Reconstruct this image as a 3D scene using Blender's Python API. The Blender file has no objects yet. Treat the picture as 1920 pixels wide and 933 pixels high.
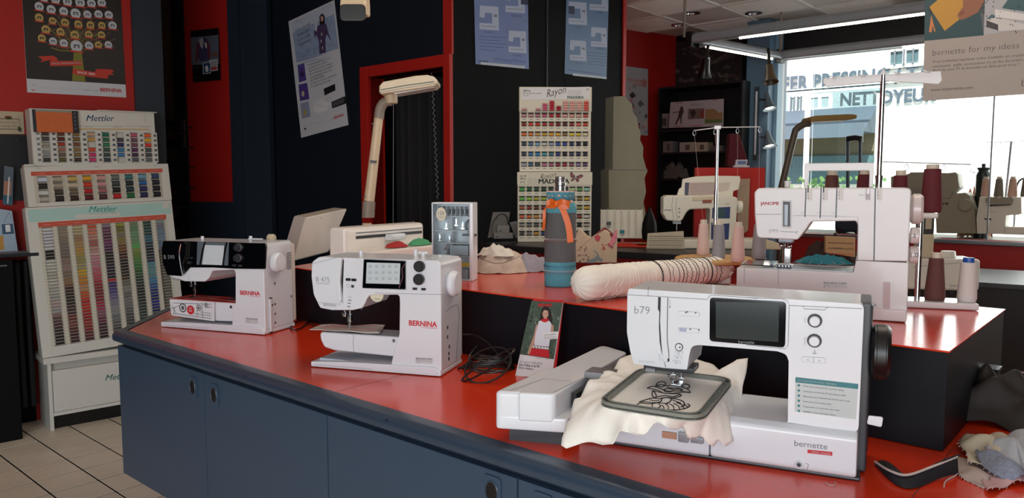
import bpy, bmesh, math, random
from math import sin, cos, tan, pi, radians, atan, atan2, hypot
from mathutils import Vector, Matrix, noise

# ------------------------------------------------------------------ camera, world, lights, exposure
SC = bpy.context.scene
COL = SC.collection
PITCH = atan(124 / 1425); FPX = 1425.0; CAM = Vector((0, 0, 1.45))
cd = bpy.data.cameras.new('camera'); cam = bpy.data.objects.new('camera', cd); COL.objects.link(cam)
cam.location = CAM; cam.rotation_euler = (pi / 2 - PITCH, 0, 0)
cd.sensor_width = 36; cd.lens = FPX * 36 / 1920; cd.clip_start = .05; cd.clip_end = 200
SC.camera = cam
vs = SC.view_settings
vs.view_transform = 'Standard'; vs.look = 'None'; vs.gamma = 1; vs.use_curve_mapping = False
vs.exposure = 0.35
W = bpy.data.worlds.new('world'); SC.world = W; W.use_nodes = True
wn = W.node_tree.nodes; wl = W.node_tree.links
bgn = wn['Background']
sky = wn.new('ShaderNodeTexSky'); sky.sky_type = 'NISHITA'; sky.sun_disc = False
sky.sun_elevation = radians(50); sky.sun_rotation = radians(200); sky.air_density = 1.0; sky.dust_density = 2
wl.new(sky.outputs[0], bgn.inputs[0]); bgn.inputs[1].default_value = .22
def area(name, loc, target, sx, sy, power, col):
    l = bpy.data.lights.new(name, 'AREA'); l.shape = 'RECTANGLE'; l.size = sx; l.size_y = sy; l.energy = power; l.color = col
    o = bpy.data.objects.new(name, l); COL.objects.link(o); o.location = loc
    o.rotation_euler = (Vector(target) - Vector(loc)).to_track_quat('-Z', 'Y').to_euler()
    return o
sl = bpy.data.lights.new('sun', 'SUN'); sl.energy = 7.0; sl.angle = radians(.6); sl.color = (1, .97, .92)
so = bpy.data.objects.new('sun', sl); COL.objects.link(so); so.rotation_euler = Vector((.35, .8, -1.0)).to_track_quat('-Z', 'Y').to_euler()
# daylight that falls through the shop's street windows: the big one behind the photographer, the display window ahead
area('daylight_shopfront', (-1.3, -2.85, 1.45), (-.8, 3, .7), 3.6, 1.9, 96, (.86, .93, 1.0))
area('daylight_display_window', (5.35, 6.0, 2.0), (1.2, 2.6, 1.0), 4.2, 1.5, 38, (.95, .98, 1.0))
# the warm ceiling luminaire over the counter
area('ceiling_light', (.6, 2.6, 2.93), (.6, 2.6, 0), 2.0, 1.2, 17, (1.0, .88, .74))

# ------------------------------------------------------------------ geometry helpers
def camray(px, py):
    u = (px - 960) / FPX; v = -(py - 466.5) / FPX; c = cos(PITCH); s = sin(PITCH)
    return Vector((u, c + v * s, -s + v * c))
def Pz(px, py, z):
    d = camray(px, py); return CAM + d * ((z - CAM.z) / d.z)
def PY(px, py, Y):
    d = camray(px, py); return CAM + d * (Y / d.y)
class Fr:
    """a thing's own frame: x to its right, y to its back, z up"""
    def __init__(s, o, az=0, lean=0, roll=0):
        s.o = Vector(o)
        s.R = Matrix.Rotation(radians(az), 3, 'Z') @ Matrix.Rotation(radians(-lean), 3, 'X') @ Matrix.Rotation(radians(roll), 3, 'Y')
        s.M = Matrix.Translation(s.o) @ s.R.to_4x4(); s.T = s.R.transposed()
    def w(s, x, y, z): return s.o + s.R @ Vector((x, y, z))
    def hit(s, px, py, ax, v):
        d = s.T @ camray(px, py); c = s.T @ (CAM - s.o); return c + d * ((v - c[ax]) / d[ax])
    def f(s, px, py, y=0): p = s.hit(px, py, 1, y); return (p.x, p.z)
    def g(s, px, py, z=0): p = s.hit(px, py, 2, z); return (p.x, p.y)
    def sd(s, px, py, x=0): p = s.hit(px, py, 0, x); return (p.y, p.z)
    def F(s, pts, y=0): return [s.f(a, b, y) for a, b in pts]
    def G(s, pts, z=0): return [s.g(a, b, z) for a, b in pts]
class V:
    def __init__(s, ox, oy, k): s.a = (ox, oy, k)
    def __call__(s, *p):
        if len(p) == 2: return (s.a[0] + p[0] * s.a[2], s.a[1] + p[1] * s.a[2])
        return [s(*q) for q in p[0]]
A1=V(0,0,.25);A2=V(0,190,.2787);A3=V(0,370,.3324);A4=V(0,600,.3569);A5=V(280,380,.3002);A6=V(500,340,.4074)
B1=V(440,0,.4288);B2=V(860,0,.375);B3=V(900,300,.2786);B4=V(1180,0,.3215);B5=V(1440,60,.3002);B6=V(1160,240,.343);B7=V(1360,290,.3431);B8=V(1640,260,.3857)
C1=V(900,500,.4072);C2=V(1400,520,.4426);C3=V(840,480,.3001);C4=V(560,600,.3569);C5=V(1440,480,.3002);C6=V(1720,0,.2144)
D1=V(1220,40,.2143);D2=V(1440,170,.2036);D3=V(1160,520,.2143);D4=V(1140,620,.2359);D5=V(1780,640,.3139);D6=V(220,0,.4288);D7=V(1690,260,.2144);D8=V(0,190,.3537)
PX=V(0,0,1)

# ------------------------------------------------------------------ materials
def lin(h):
    h = h.lstrip('#'); c = [int(h[i:i+2], 16) / 255 for i in (0, 2, 4)]
    return tuple(x / 12.92 if x <= .04045 else ((x + .055) / 1.055) ** 2.4 for x in c)
MATS = {}
def mat(name, hexc, rough=.5, metal=0, var=.06, scale=30, bump=0, bscale=200, emit=0, alpha=1, trans=0, coat=0, spec=.5, sheen=0, stretch=None):
    if name in MATS: return MATS[name]
    m = bpy.data.materials.new(name); m.use_nodes = True; nt = m.node_tree; n = nt.nodes; L = nt.links
    b = n['Principled BSDF']; c = lin(hexc)
    b.inputs['Roughness'].default_value = rough; b.inputs['Metallic'].default_value = metal
    b.inputs['Specular IOR Level'].default_value = spec
    b.inputs['Coat Weight'].default_value = coat; b.inputs['Coat Roughness'].default_value = .08
    b.inputs['Sheen Weight'].default_value = sheen
    if trans: b.inputs['Transmission Weight'].default_value = trans
    if alpha < 1: b.inputs['Alpha'].default_value = alpha
    tc = n.new('ShaderNodeTexCoord')
    src = tc.outputs['Object']
    if stretch:
        mp = n.new('ShaderNodeMapping'); mp.inputs['Scale'].default_value = stretch; L.new(src, mp.inputs[0]); src = mp.outputs[0]
    nz = n.new('ShaderNodeTexNoise'); nz.inputs['Scale'].default_value = scale; nz.inputs['Detail'].default_value = 2
    L.new(src, nz.inputs['Vector'])
    mx = n.new('ShaderNodeMix'); mx.data_type = 'RGBA'
    mx.inputs[6].default_value = tuple(x * (1 - var) for x in c) + (1,); mx.inputs[7].default_value = tuple(min(1, x * (1 + var)) for x in c) + (1,)
    L.new(nz.outputs['Fac'], mx.inputs[0]); L.new(mx.outputs[2], b.inputs['Base Color'])
    if emit:
        b.inputs['Emission Color'].default_value = c + (1,); b.inputs['Emission Strength'].default_value = emit
    if bump:
        nb = n.new('ShaderNodeTexNoise'); nb.inputs['Scale'].default_value = bscale; nb.inputs['Detail'].default_value = 1
        L.new(src, nb.inputs['Vector']); bp = n.new('ShaderNodeBump'); bp.inputs['Strength'].default_value = bump; bp.inputs['Distance'].default_value = .002
        L.new(nb.outputs['Fac'], bp.inputs['Height']); L.new(bp.outputs[0], b.inputs['Normal'])
    m.diffuse_color = c + (1,)
    MATS[name] = m; return m
def col(h, rough=.55): return mat('paint_' + h.strip('#') + ('_%d' % int(rough * 100)), h, rough, var=.03)
WH = mat('white_plastic', '#DADCE2', .28, var=.01, coat=.3)
WH2 = mat('cream_plastic', '#D9D3C4', .4, var=.02)
WARMWH = mat('warm_white_plastic', '#E2DAD2', .33, var=.02, coat=.2)
BEIGE = mat('beige_plastic', '#CBBBA0', .42, var=.03)
DARKP = mat('dark_grey_plastic', '#2B2D33', .35, var=.04)
BLK = mat('black_plastic', '#0B0B0D', .35, var=.04)
GLOSS = mat('gloss_black', '#06070A', .07, var=.02, coat=.6)
SCR = mat('screen_glass', '#0A0F10', .08, var=.05)
CHROME = mat('chrome', '#C9CCD0', .15, metal=1, var=.02)
STEEL = mat('brushed_steel', '#8F9196', .35, metal=1, var=.05)
SEAM = mat('seam_grey', '#55575E', .6, var=.02)
REDT = mat('red_print', '#C3202B', .5, var=.02)
INK = mat('black_ink', '#17171A', .6, var=.02)
GREYINK = mat('grey_ink', '#77797F', .6, var=.02)
PAPER = mat('white_paper', '#DCDCDD', .6, var=.02)
PAPERW = mat('cream_card', '#D8D2C0', .65, var=.03)
RED = mat('red_laminate', '#D23615', .16, var=.05, scale=3, bump=.12, bscale=420, coat=.15)
REDW = mat('red_wall_paint', '#A8150B', .55, var=.04, scale=4, bump=.05, bscale=90)
NAVY = mat('navy_lacquer', '#34465A', .4, var=.07, scale=6, bump=.08, bscale=260)
NAVYE = mat('navy_edging', '#303F50', .28, var=.12, scale=14, bump=.05)
BOXB = mat('black_riser_lacquer', '#0D1016', .42, spec=.25, var=.08, scale=5, bump=.06)
WALLD = mat('dark_blue_wallcover', '#101823', .7, spec=.2, var=.12, scale=60, bump=.4, bscale=60, stretch=(1, 1, .06))
WALLB = mat('charcoal_wallcover', '#0B0C0E', .75, spec=.15, var=.12, scale=60, bump=.4, bscale=60, stretch=(1, 1, .06))
CARD = mat('greyboard', '#8F8B78', .8, var=.08, scale=8)
LAMPB = mat('lamp_beige', '#C9B497', .4, var=.04)
WOODB = mat('black_bench', '#1A1A1D', .35, var=.1, scale=10)

# ------------------------------------------------------------------ mesh builder
def rnd(pts, r, n=4):
    """round the corners of a closed 2-D polygon"""
    if not r: return list(pts)
    out = []; N = len(pts)
    for i in range(N):
        p = Vector(pts[i]); a = Vector(pts[i - 1]) - p; b = Vector(pts[(i + 1) % N]) - p
        rr = r[min(i, len(r) - 1)] if isinstance(r, (list, tuple)) else r
        la, lb = a.length, b.length
        if rr <= 0 or la < 1e-6 or lb < 1e-6: out.append(tuple(p)); continue
        ang = a.angle(b)
        if ang > 3.0: out.append(tuple(p)); continue
        d = min(rr / max(tan(ang / 2), .05), la * .48, lb * .48)
        s = p + a.normalized() * d; e = p + b.normalized() * d
        for k in range(n + 1):
            t = k / n; out.append(tuple((1 - t) ** 2 * s + 2 * t * (1 - t) * p + t * t * e))
    return out
def smooth_line(pts, n=6, closed=False):
    P = [Vector(p) for p in pts]; N = len(P)
    if N < 3: return P
    out = []
    rng = range(N) if closed else range(N - 1)
    for i in rng:
        if closed: a, b, c, d = P[i - 1], P[i], P[(i + 1) % N], P[(i + 2) % N]
        else: a, b, c, d = P[max(i - 1, 0)], P[i], P[i + 1], P[min(i + 2, N - 1)]
        for k in range(n):
            t = k / n
            out.append(.5 * ((2 * b) + (-a + c) * t + (2 * a - 5 * b + 4 * c - d) * t * t + (-a + 3 * b - 3 * c + d) * t ** 3))
    if not closed: out.append(P[-1])
    return out
TXT = {}
def text_geo(s, bold=0, shear=0):
    k = (s, bold, shear)
    if k not in TXT:
        c = bpy.data.curves.new('t', 'FONT'); c.body = s; c.size = 1; c.offset = bold; c.shear = shear; c.resolution_u = 2 if len(s) < 26 else 1
        o = bpy.data.objects.new('t', c); COL.objects.link(o)
        dg = bpy.context.evaluated_depsgraph_get(); me = bpy.data.meshes.new_from_object(o.evaluated_get(dg))
        vs_ = [tuple(v.co) for v in me.vertices]; fs = [tuple(p.vertices) for p in me.polygons]
        bpy.data.objects.remove(o); bpy.data.curves.remove(c); bpy.data.meshes.remove(me)
        x0 = min([v[0] for v in vs_] or [0]); x1 = max([v[0] for v in vs_] or [1])
        TXT[k] = (vs_, fs, x0, x1)
    return TXT[k]
class MB:
    def __init__(s): s.v = []; s.f = []; s.mi = []; s.mats = []
    def idx(s, m):
        if m not in s.mats: s.mats.append(m)
        return s.mats.index(m)
    def add(s, vs_, fs, m, M=None):
        o = len(s.v); i = s.idx(m)
        s.v += [tuple(M @ Vector(v)) for v in vs_] if M is not None else [tuple(v) for v in vs_]
        s.f += [tuple(o + k for k in f) for f in fs]; s.mi += [i] * len(fs); return s
    def bm(s, b, m, M=None):
        b.verts.index_update(); s.add([v.co.copy() for v in b.verts], [[v.index for v in f.verts] for f in b.faces], m, M); b.free(); return s
    def box(s, x0, x1, y0, y1, z0, z1, m, bev=0, seg=2, M=None):
        b = bmesh.new(); bmesh.ops.create_cube(b, size=1)
        for v in b.verts: v.co = Vector(((x0 + x1) / 2 + v.co.x * (x1 - x0), (y0 + y1) / 2 + v.co.y * (y1 - y0), (z0 + z1) / 2 + v.co.z * (z1 - z0)))
        if bev: bmesh.ops.bevel(b, geom=b.edges[:], offset=bev, segments=seg, profile=.5, affect='EDGES')
        return s.bm(b, m, M)
    def poly(s, pts3, off, m, bev=0, seg=2):
        """extrude a planar 3-D polygon along the vector off"""
        off = Vector(off); b = bmesh.new(); A = [b.verts.new(p) for p in pts3]; B = [b.verts.new(Vector(p) + off) for p in pts3]; n = len(A)
        f1 = b.faces.new(A); f2 = b.faces.new(B[::-1])
        for i in range(n): b.faces.new((A[i], B[i], B[(i + 1) % n], A[(i + 1) % n]))
        bmesh.ops.recalc_face_normals(b, faces=b.faces[:])
        if bev:
            es = set(f1.edges) | set(f2.edges)
            bmesh.ops.bevel(b, geom=list(es), offset=bev, segments=seg, profile=.5, affect='EDGES', clamp_overlap=True)
        return s.bm(b, m)
    def px(s, pts, y0, y1, m, bev=0, r=0, seg=2, n=4):
        return s.poly([(x, y0, z) for x, z in rnd(pts, r, n)], (0, y1 - y0, 0), m, bev, seg)
    def pz(s, pts, z0, z1, m, bev=0, r=0, seg=2, n=4):
        return s.poly([(x, y, z0) for x, y in rnd(pts, r, n)], (0, 0, z1 - z0), m, bev, seg)
    def pside(s, pts, x0, x1, m, bev=0, r=0, seg=2, n=4):
        return s.poly([(x0, y, z) for y, z in rnd(pts, r, n)], (x1 - x0, 0, 0), m, bev, seg)
    def flat(s, pts, y, m, r=0):
        """thin printed shape on a face that looks to -y"""
        p = rnd(pts, r); a = sum(p[i][0] * p[(i + 1) % len(p)][1] - p[(i + 1) % len(p)][0] * p[i][1] for i in range(len(p)))
        if a < 0: p = p[::-1]
        return s.add([(x, y, z) for x, z in p], [tuple(range(len(p)))], m)
    def disc(s, cx, cz, rx, rz, y, m, n=16, a0=0):
        return s.flat([(cx + rx * cos(2 * pi * k / n + a0), cz + rz * sin(2 * pi * k / n + a0)) for k in range(n)], y, m)
    def stroke(s, pts, w, y, m):
        """printed line of width w on a face that looks to -y"""
        P = [Vector(p) for p in pts]; vs_ = []; 
        for i, p in enumerate(P):
            d = (P[min(i + 1, len(P) - 1)] - P[max(i - 1, 0)]); d = d.normalized() if d.length > 1e-9 else Vector((1, 0)); nrm = Vector((-d.y, d.x)) * w / 2
            vs_ += [(p.x - nrm.x, y, p.y - nrm.y), (p.x + nrm.x, y, p.y + nrm.y)]
        return s.add(vs_, [(2 * i, 2 * i + 2, 2 * i + 3, 2 * i + 1) for i in range(len(P) - 1)], m)
    def lathe(s, prof, m, c=(0, 0, 0), n=20, M=None, capb=True, capt=True):
        vs_ = []; fs = []; k = len(prof)
        for r, h in prof:
            for j in range(n): a = 2 * pi * j / n; vs_.append((c[0] + r * cos(a), c[1] + r * sin(a), c[2] + h))
        for i in range(k - 1):
            for j in range(n): fs.append((i * n + j, i * n + (j + 1) % n, (i + 1) * n + (j + 1) % n, (i + 1) * n + j))
        if capb: fs.append(tuple(range(n))[::-1])
        if capt: fs.append(tuple((k - 1) * n + j for j in range(n)))
        return s.add(vs_, fs, m, M)
    def cyl(s, p0, p1, r0, m, r1=None, n=16, bev=0):
        p0 = Vector(p0); p1 = Vector(p1); d = p1 - p0; L = d.length; r1 = r0 if r1 is None else r1
        M = Matrix.Translation(p0) @ d.to_track_quat('Z', 'Y').to_matrix().to_4x4()
        pr = [(r0, 0), (r1, L)] if not bev else [(r0 - bev, 0), (r0, bev), (r1, L - bev), (r1 - bev, L)]
        return s.lathe(pr, m, n=n, M=M)
    def tube(s, pts, r, m, n=8, sm=0, closed=False, taper=None):
        P = smooth_line(pts, sm, closed) if sm else [Vector(p) for p in pts]
        N = len(P); vs_ = []; fs = []; up = None
        for i, p in enumerate(P):
            t = (P[(i + 1) % N] - P[i - 1]) if closed else (P[min(i + 1, N - 1)] - P[max(i - 1, 0)])
            t = t.normalized() if t.length > 1e-9 else Vector((0, 0, 1))
            if up is None: up = t.orthogonal().normalized()
            up = (up - t * up.dot(t)); up = up.normalized() if up.length > 1e-6 else t.orthogonal().normalized()
            sd_ = t.cross(up); rr = r if taper is None else r + (taper - r) * i / max(N - 1, 1)
            for j in range(n): a = 2 * pi * j / n; vs_.append(p + up * cos(a) * rr + sd_ * sin(a) * rr)
        for i in range(N if closed else N - 1):
            for j in range(n): a = i * n; b = ((i + 1) % N) * n; fs.append((a + j, a + (j + 1) % n, b + (j + 1) % n, b + j))
        if not closed: fs += [tuple(range(n))[::-1], tuple((N - 1) * n + j for j in range(n))]
        return s.add(vs_, fs, m)
    def ball(s, c, rx, ry, rz, m, n=14):
        k = n // 2; pr = []
        vs_ = []; fs = []
        for i in range(1, k):
            a = pi * i / k
            for j in range(n): b = 2 * pi * j / n; vs_.append((c[0] + rx * sin(a) * cos(b), c[1] + ry * sin(a) * sin(b), c[2] - rz * cos(a)))
        for i in range(k - 2):
            for j in range(n): fs.append((i * n + j, i * n + (j + 1) % n, (i + 1) * n + (j + 1) % n, (i + 1) * n + j))
        o = len(vs_); vs_ += [(c[0], c[1], c[2] - rz), (c[0], c[1], c[2] + rz)]
        for j in range(n): fs.append((o, (j + 1) % n, j)); fs.append((o + 1, (k - 2) * n + j, (k - 2) * n + (j + 1) % n))
        return s.add(vs_, fs, m)
    def surf(s, fn, nu, nv, m, closed_u=False):
        vs_ = [fn(i / (nu if closed_u else nu - 1), j / (nv - 1)) for j in range(nv) for i in range(nu)]; fs = []
        for j in range(nv - 1):
            for i in range(nu if closed_u else nu - 1):
                a = j * nu + i; b = j * nu + (i + 1) % nu; fs.append((a, b, b + nu, a + nu))
        return s.add(vs_, fs, m)
    def text(s, t, a, b, m, y, bold=0, shear=0, hs=1.0, width=True):
        """lettering on a face looking to -y, baseline from a to b (x,z)"""
        fb = bold if bold > 0 and any(c in t for c in 'MWw') else 0
        vs_, fs, x0, x1 = text_geo(t, 0 if fb else bold, shear)
        if x1 - x0 < 1e-6: return s
        a = Vector(a); b = Vector(b); d = b - a; k = d.length / (x1 - x0); ux = d.normalized(); uz = Vector((-ux.y, ux.x))
        out = [((a + ux * (v[0] - x0) * k + uz * v[1] * k * hs)) for v in vs_]
        for q in ((0,) if not fb else (-1, 1, 0)):
            h = Vector(ux) * k * fb * .9 * q; s.add([(p.x + h.x, y, p.y + h.y) for p in out], fs, m)
        return s
    def build(s, name, parent=None, frame=None, wn_=True, solid=0, angle=40, origin=None):
        me = bpy.data.meshes.new(name); me.from_pydata(s.v, [], s.f)
        for m in s.mats: me.materials.append(m)
        me.polygons.foreach_set('material_index', s.mi); me.polygons.foreach_set('use_smooth', [True] * len(s.f))
        me.update(); me.set_sharp_from_angle(angle=radians(angle))
        o = bpy.data.objects.new(name, me); COL.objects.link(o)
        if parent is not None: o.parent = parent
        elif frame is not None: o.matrix_world = frame.M
        if solid: md = o.modifiers.new('thick', 'SOLIDIFY'); md.thickness = solid; md.offset = 0
        if wn_ and len(s.f) > 20: md = o.modifiers.new('wn', 'WEIGHTED_NORMAL'); md.keep_sharp = True
        return o
def tag(o, label=None, cat=None, group=None, kind=None):
    if label: o['label'] = label
    if cat: o['category'] = cat
    if group: o['group'] = group
    if kind: o['kind'] = kind
    return o
def thing(name, fr, label, cat, group=None):
    o = bpy.data.objects.new(name, None); COL.objects.link(o); o.empty_display_size = .05
    o.matrix_world = fr.M; return tag(o, label, cat, group)
def one(name, mb, fr, label, cat, group=None, **k): return tag(mb.build(name, frame=fr, **k), label, cat, group)
def struct(name, mb, fr=None, **k): return tag(mb.build(name, frame=fr, **k), kind='structure')
def rect(x0, x1, z0, z1): return [(x0, z0), (x1, z0), (x1, z1), (x0, z1)]
def wob(x, y, z, s=1.0): return noise.noise(Vector((x, y, z)) * s)
RNG = random.Random(5)
def copy_tree(o, M=None):
    c = o.copy(); COL.objects.link(c)
    if M is not None: c.matrix_world = M
    for ch in [x for x in COL.objects if x.parent == o]:
        d = ch.copy(); COL.objects.link(d); d.parent = c
        for g in [x for x in COL.objects if x.parent == ch]: e = g.copy(); COL.objects.link(e); e.parent = d
    return c
# ------------------------------------------------------------------ the room
CEIL = 3.0
K = Vector((-.36, 4.7, 0))
WL = Fr((-2.905, 4.57, 0), 42)         # red wall on the left
DW = Fr(K, -40.9)                      # dark wall with the red doorway, x runs left (negative) from its corner
CW = Fr(K, 42)                         # charcoal wall with cupboard doors
RW = Fr((1.76, 8.3, 0), 34)            # far red wall
WW = Fr((1.76, 8.3, 0), -40.9)         # window wall
TILEM = mat('floor_tile', '#E9DAC4', .4, var=.12, scale=5)
GROUT = mat('grout', '#17120F', .95, spec=.1)
mb = MB(); mb.box(-7, 8, -4, 11, -.08, -.0018, GROUT); 
fl = Fr((-2.346, 3.893, 0), -41.3)
tw, th = .2125, .2125
pts0 = [fl.g(*p) for p in ((0, 740), (330, 790), (330, 933), (0, 933))]
for i in range(-14, 14):
    for j in range(-14, 14):
        x0 = i * tw; y0 = j * th
        c = fl.w(x0 + tw / 2, y0 + th / 2, 0)
        if c.y < 1.2 or c.x < -4.6 or c.x > -.6: continue
        A = fl.w(x0, y0, 0)
        M = Matrix.Translation(A) @ Matrix.Rotation(radians(-41.3), 4, 'Z')
        mb.box(.0045, tw - .0045, .0045, th - .0045, -.03, 0, TILEM, M=M)
mb.box(-.6, 7.5, -3.5, 9.5, -.03, -.0008, TILEM); mb.box(-6.9, -.6, -3.5, 1.2, -.03, -.001, TILEM)
struct('floor', mb)
# ceiling of alternating grille and plain tiles on white bars
CT1 = mat('ceiling_tile_plain', '#DAD5CE', .8, var=.03); CT2 = mat('ceiling_tile_grille', '#F8F6F0', .7, var=.02); CT3 = mat('ceiling_bar', '#E5E2DB', .5)
mb = MB(); e_ = WW.w(7.2, .1, 0); g_ = WW.w(0, .1, 0); mb.pz([(-7, -4), (e_.x + .1, -4), (e_.x + .1, e_.y), (g_.x, g_.y + .1), (0, 7.6), (-7, 8)], CEIL + .03, CEIL + .12, CT1)
cf = Fr((.2, 5.9, CEIL), -40.9)
for i in range(-2, 9):
    for j in range(-4, 6):
        c = cf.w(i * .6 + .3, j * .6 + .3, 0)
        if c.x < -.4 or c.x > 5.5 or c.y < 3.2: continue
        x0, y0 = i * .6, j * .6
        gr = (i + j) % 2 == 0
        M = cf.M
        mb.box(x0 + .012, x0 + .588, y0 + .012, y0 + .588, .012, .028, CT2 if gr else CT1, M=M)
        if gr:
            for k in range(19): mb.box(x0 + .012, x0 + .588, y0 + .02 + k * .03, y0 + .026 + k * .03, .0, .013, CT2, M=M)
for i in range(-2, 10): mb.box(i * .6 - .011, i * .6 + .011, -2.4, 3.6, -.004, .012, CT3, M=cf.M)
for j in range(-4, 7): mb.box(-1.2, 5.4, j * .6 - .011, j * .6 + .011, -.0035, .012, CT3, M=cf.M)
struct('ceiling', mb)
mb = MB(); mb.box(-4.6, .62, 0, .1, 0, CEIL + .03, REDW, M=WL.M); struct('wall_left', mb)
mb = MB(); mb.box(-4.6, -.02, -.012, 0, 0, .98, mat('baseboard_and_shade', '#14100F', .7, spec=.2), M=WL.M); struct('baseboard_left', mb)  # dark baseboard, carried up to the ledge to paint the shade there
mb = MB()
hx0, hx1 = DW.f(697, 300)[0], DW.f(838, 300)[0]; hz = DW.f(760, 136)[1]; 
xl = -2.52
mb.box(xl, hx0, 0, .1, 0, CEIL + .03, WALLD, M=DW.M); mb.box(hx1, 0, 0, .1, 0, CEIL + .03, WALLD, M=DW.M); mb.box(hx0, hx1, 0, .1, hz, CEIL + .03, WALLD, M=DW.M)
struct('wall_doorway', mb)
L_ = 1.66
for px in range(1): pass
ce = CW.f(1170, 200)[0]
mb = MB(); mb.box(0, ce, .0, .1, 0, CEIL + .03, WALLB, M=CW.M); mb.box(ce - .1, ce, .1, 2.2, 0, CEIL + .03, REDW, M=CW.M); struct('wall_cupboard', mb)
mb = MB(); mb.box(-2.6, 0, 0, .1, 0, CEIL + .03, REDW, M=RW.M); struct('wall_far', mb)
# window wall with the big display window
wx0 = WW.f(1455, 250)[0]; wx1 = 6.2; wz1 = WW.f(1455, 112)[1]; wz0 = WW.f(1755, 447)[1]
WDARK = mat('dark_fascia', '#131417', .5)
mb = MB(); mb.box(0, wx0, 0, .12, 0, CEIL + .03, WALLB, M=WW.M); mb.box(wx0, wx1, 0, .12, wz1, CEIL + .03, WDARK, M=WW.M)
mb.box(wx0, wx1, 0, .12, 0, wz0, REDW, M=WW.M); mb.box(wx1, 7.2, 0, .12, 0, CEIL + .03, WALLB, M=WW.M); struct('wall_window', mb)
mb = MB(); mb.box(-6.6, -6.5, -3.1, 2.0, 0, CEIL + .03, WALLB); struct('wall_side', mb)
mb = MB(); e = WW.w(7.2, 0, 0); mb.box(e.x, e.x + .1, -3.1, e.y, 0, CEIL + .03, mat('pale_wall', '#A9A59C', .7)); struct('wall_right', mb)
mb = MB()
mb.box(-6.6, -3.0, -3.1, -3.0, 0, CEIL + .03, WALLB); mb.box(1.8, e.x + .1, -3.1, -3.0, 0, CEIL + .03, WALLB); mb.box(-3.0, 1.8, -3.1, -3.0, 2.45, CEIL + .03, WALLB); mb.box(-3.0, 1.8, -3.1, -3.0, 0, .45, WALLB)
struct('wall_front', mb)
# hall behind the ajar door
mb = MB(); HB = mat('hall_wall', '#7A6C5C', .8, var=.2, scale=2)
A = Vector((-3.6, 6.0, 0)); h = Fr((-3.4, 6.6, 0), 0)
mb.box(0, 2.2, 0, .1, 0, CEIL + .03, HB, M=h.M); mb.box(-.1, 0, -2.0, .1, 0, CEIL + .03, HB, M=h.M); struct('wall_hall', mb)
# dark room behind the red doorway
mb = MB(); VB = mat('back_room_dark', '#08080A', .9)
mb.box(hx0 - .4, 0, 1.5, 1.6, 0, CEIL + .03, VB, M=DW.M); mb.box(hx0 - .5, hx0 - .4, .1, 1.6, 0, CEIL + .03, VB, M=DW.M); struct('wall_back_room', mb)
# window frame, mullions, sill
ALU = mat('white_window_metal', '#C9CDD2', .35, var=.02)
mb = MB()
for px_, w in ((1513, .055),):
    pass
zh = WW.f(1500, 176)[1]
x3 = WW.f(1645, 250)[0]
mb.box(wx0, wx1, -.03, .02, wz0 - .035, wz0, STEEL, bev=.004, M=WW.M)
mb.box(wx0 - .02, wx0 + .02, .0, .12, wz0, wz1, ALU, M=WW.M)
struct('window_1', mb)
mb = MB(); x = WW.f(1858, 300)[0]; mb.box(x - .006, x + .006, .0, .02, wz0, wz1, STEEL, M=WW.M); struct('trim_1', mb)
GLASS = mat('shop_glass', '#F0FAF8', .0, var=0, trans=1.0, spec=.3)
nt = GLASS.node_tree; 
for l in list(nt.links):
    if l.to_node.type == 'OUTPUT_MATERIAL': nt.links.remove(l)
tr = nt.nodes.new('ShaderNodeBsdfTransparent'); tr.inputs[0].default_value = (.9, .96, .95, 1); gl = nt.nodes.new('ShaderNodeBsdfGlossy'); gl.inputs['Roughness'].default_value = .02
fz = nt.nodes.new('ShaderNodeFresnel'); fz.inputs[0].default_value = 1.35; ms = nt.nodes.new('ShaderNodeMixShader')
nt.links.new(fz.outputs[0], ms.inputs[0]); nt.links.new(tr.outputs[0], ms.inputs[1]); nt.links.new(gl.outputs[0], ms.inputs[2]); nt.links.new(ms.outputs[0], nt.nodes['Material Output'].inputs[0])
mb = MB(); mb.box(wx0, wx1, 1.0, 1.008, wz0 - .1, wz1, GLASS, M=WW.M); struct('window_2', mb)
# display platform in the window
mb = MB(); PLAT = mat('platform_top', '#8B8378', .5); mb.box(wx0 - .3, wx1, .12, 1.0, 0, wz0 - .02, PLAT, M=WW.M)
mb.box(wx0 - .4, wx0 - .3, .12, 1.0, 0, CEIL, mat('blue_grey_reveal', '#6F8798', .5), M=WW.M); mb.box(wx0 - .4, wx1, .12, 1.05, wz1 + .15, wz1 + .25, PLAT, M=WW.M)

struct('trim_2', mb)
# blue-grey pillar at the left of the window
PIL = mat('blue_grey_pillar', '#5D7C93', .5, var=.03, scale=2)
mb = MB(); pa = WW.f(1398, 200, -.25)[0]; pb = WW.f(1440, 200, -.25)[0]
mb.box(pa, pb, -.25, -.002, 0, CEIL, PIL, M=WW.M); mb.box(pb + .0, WW.f(1457, 200, -.12)[0], -.12, -.002, 0, CEIL, mat('pale_blue_trim', '#8FB0C6', .45), M=WW.M); struct('trim_3', mb)
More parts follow.
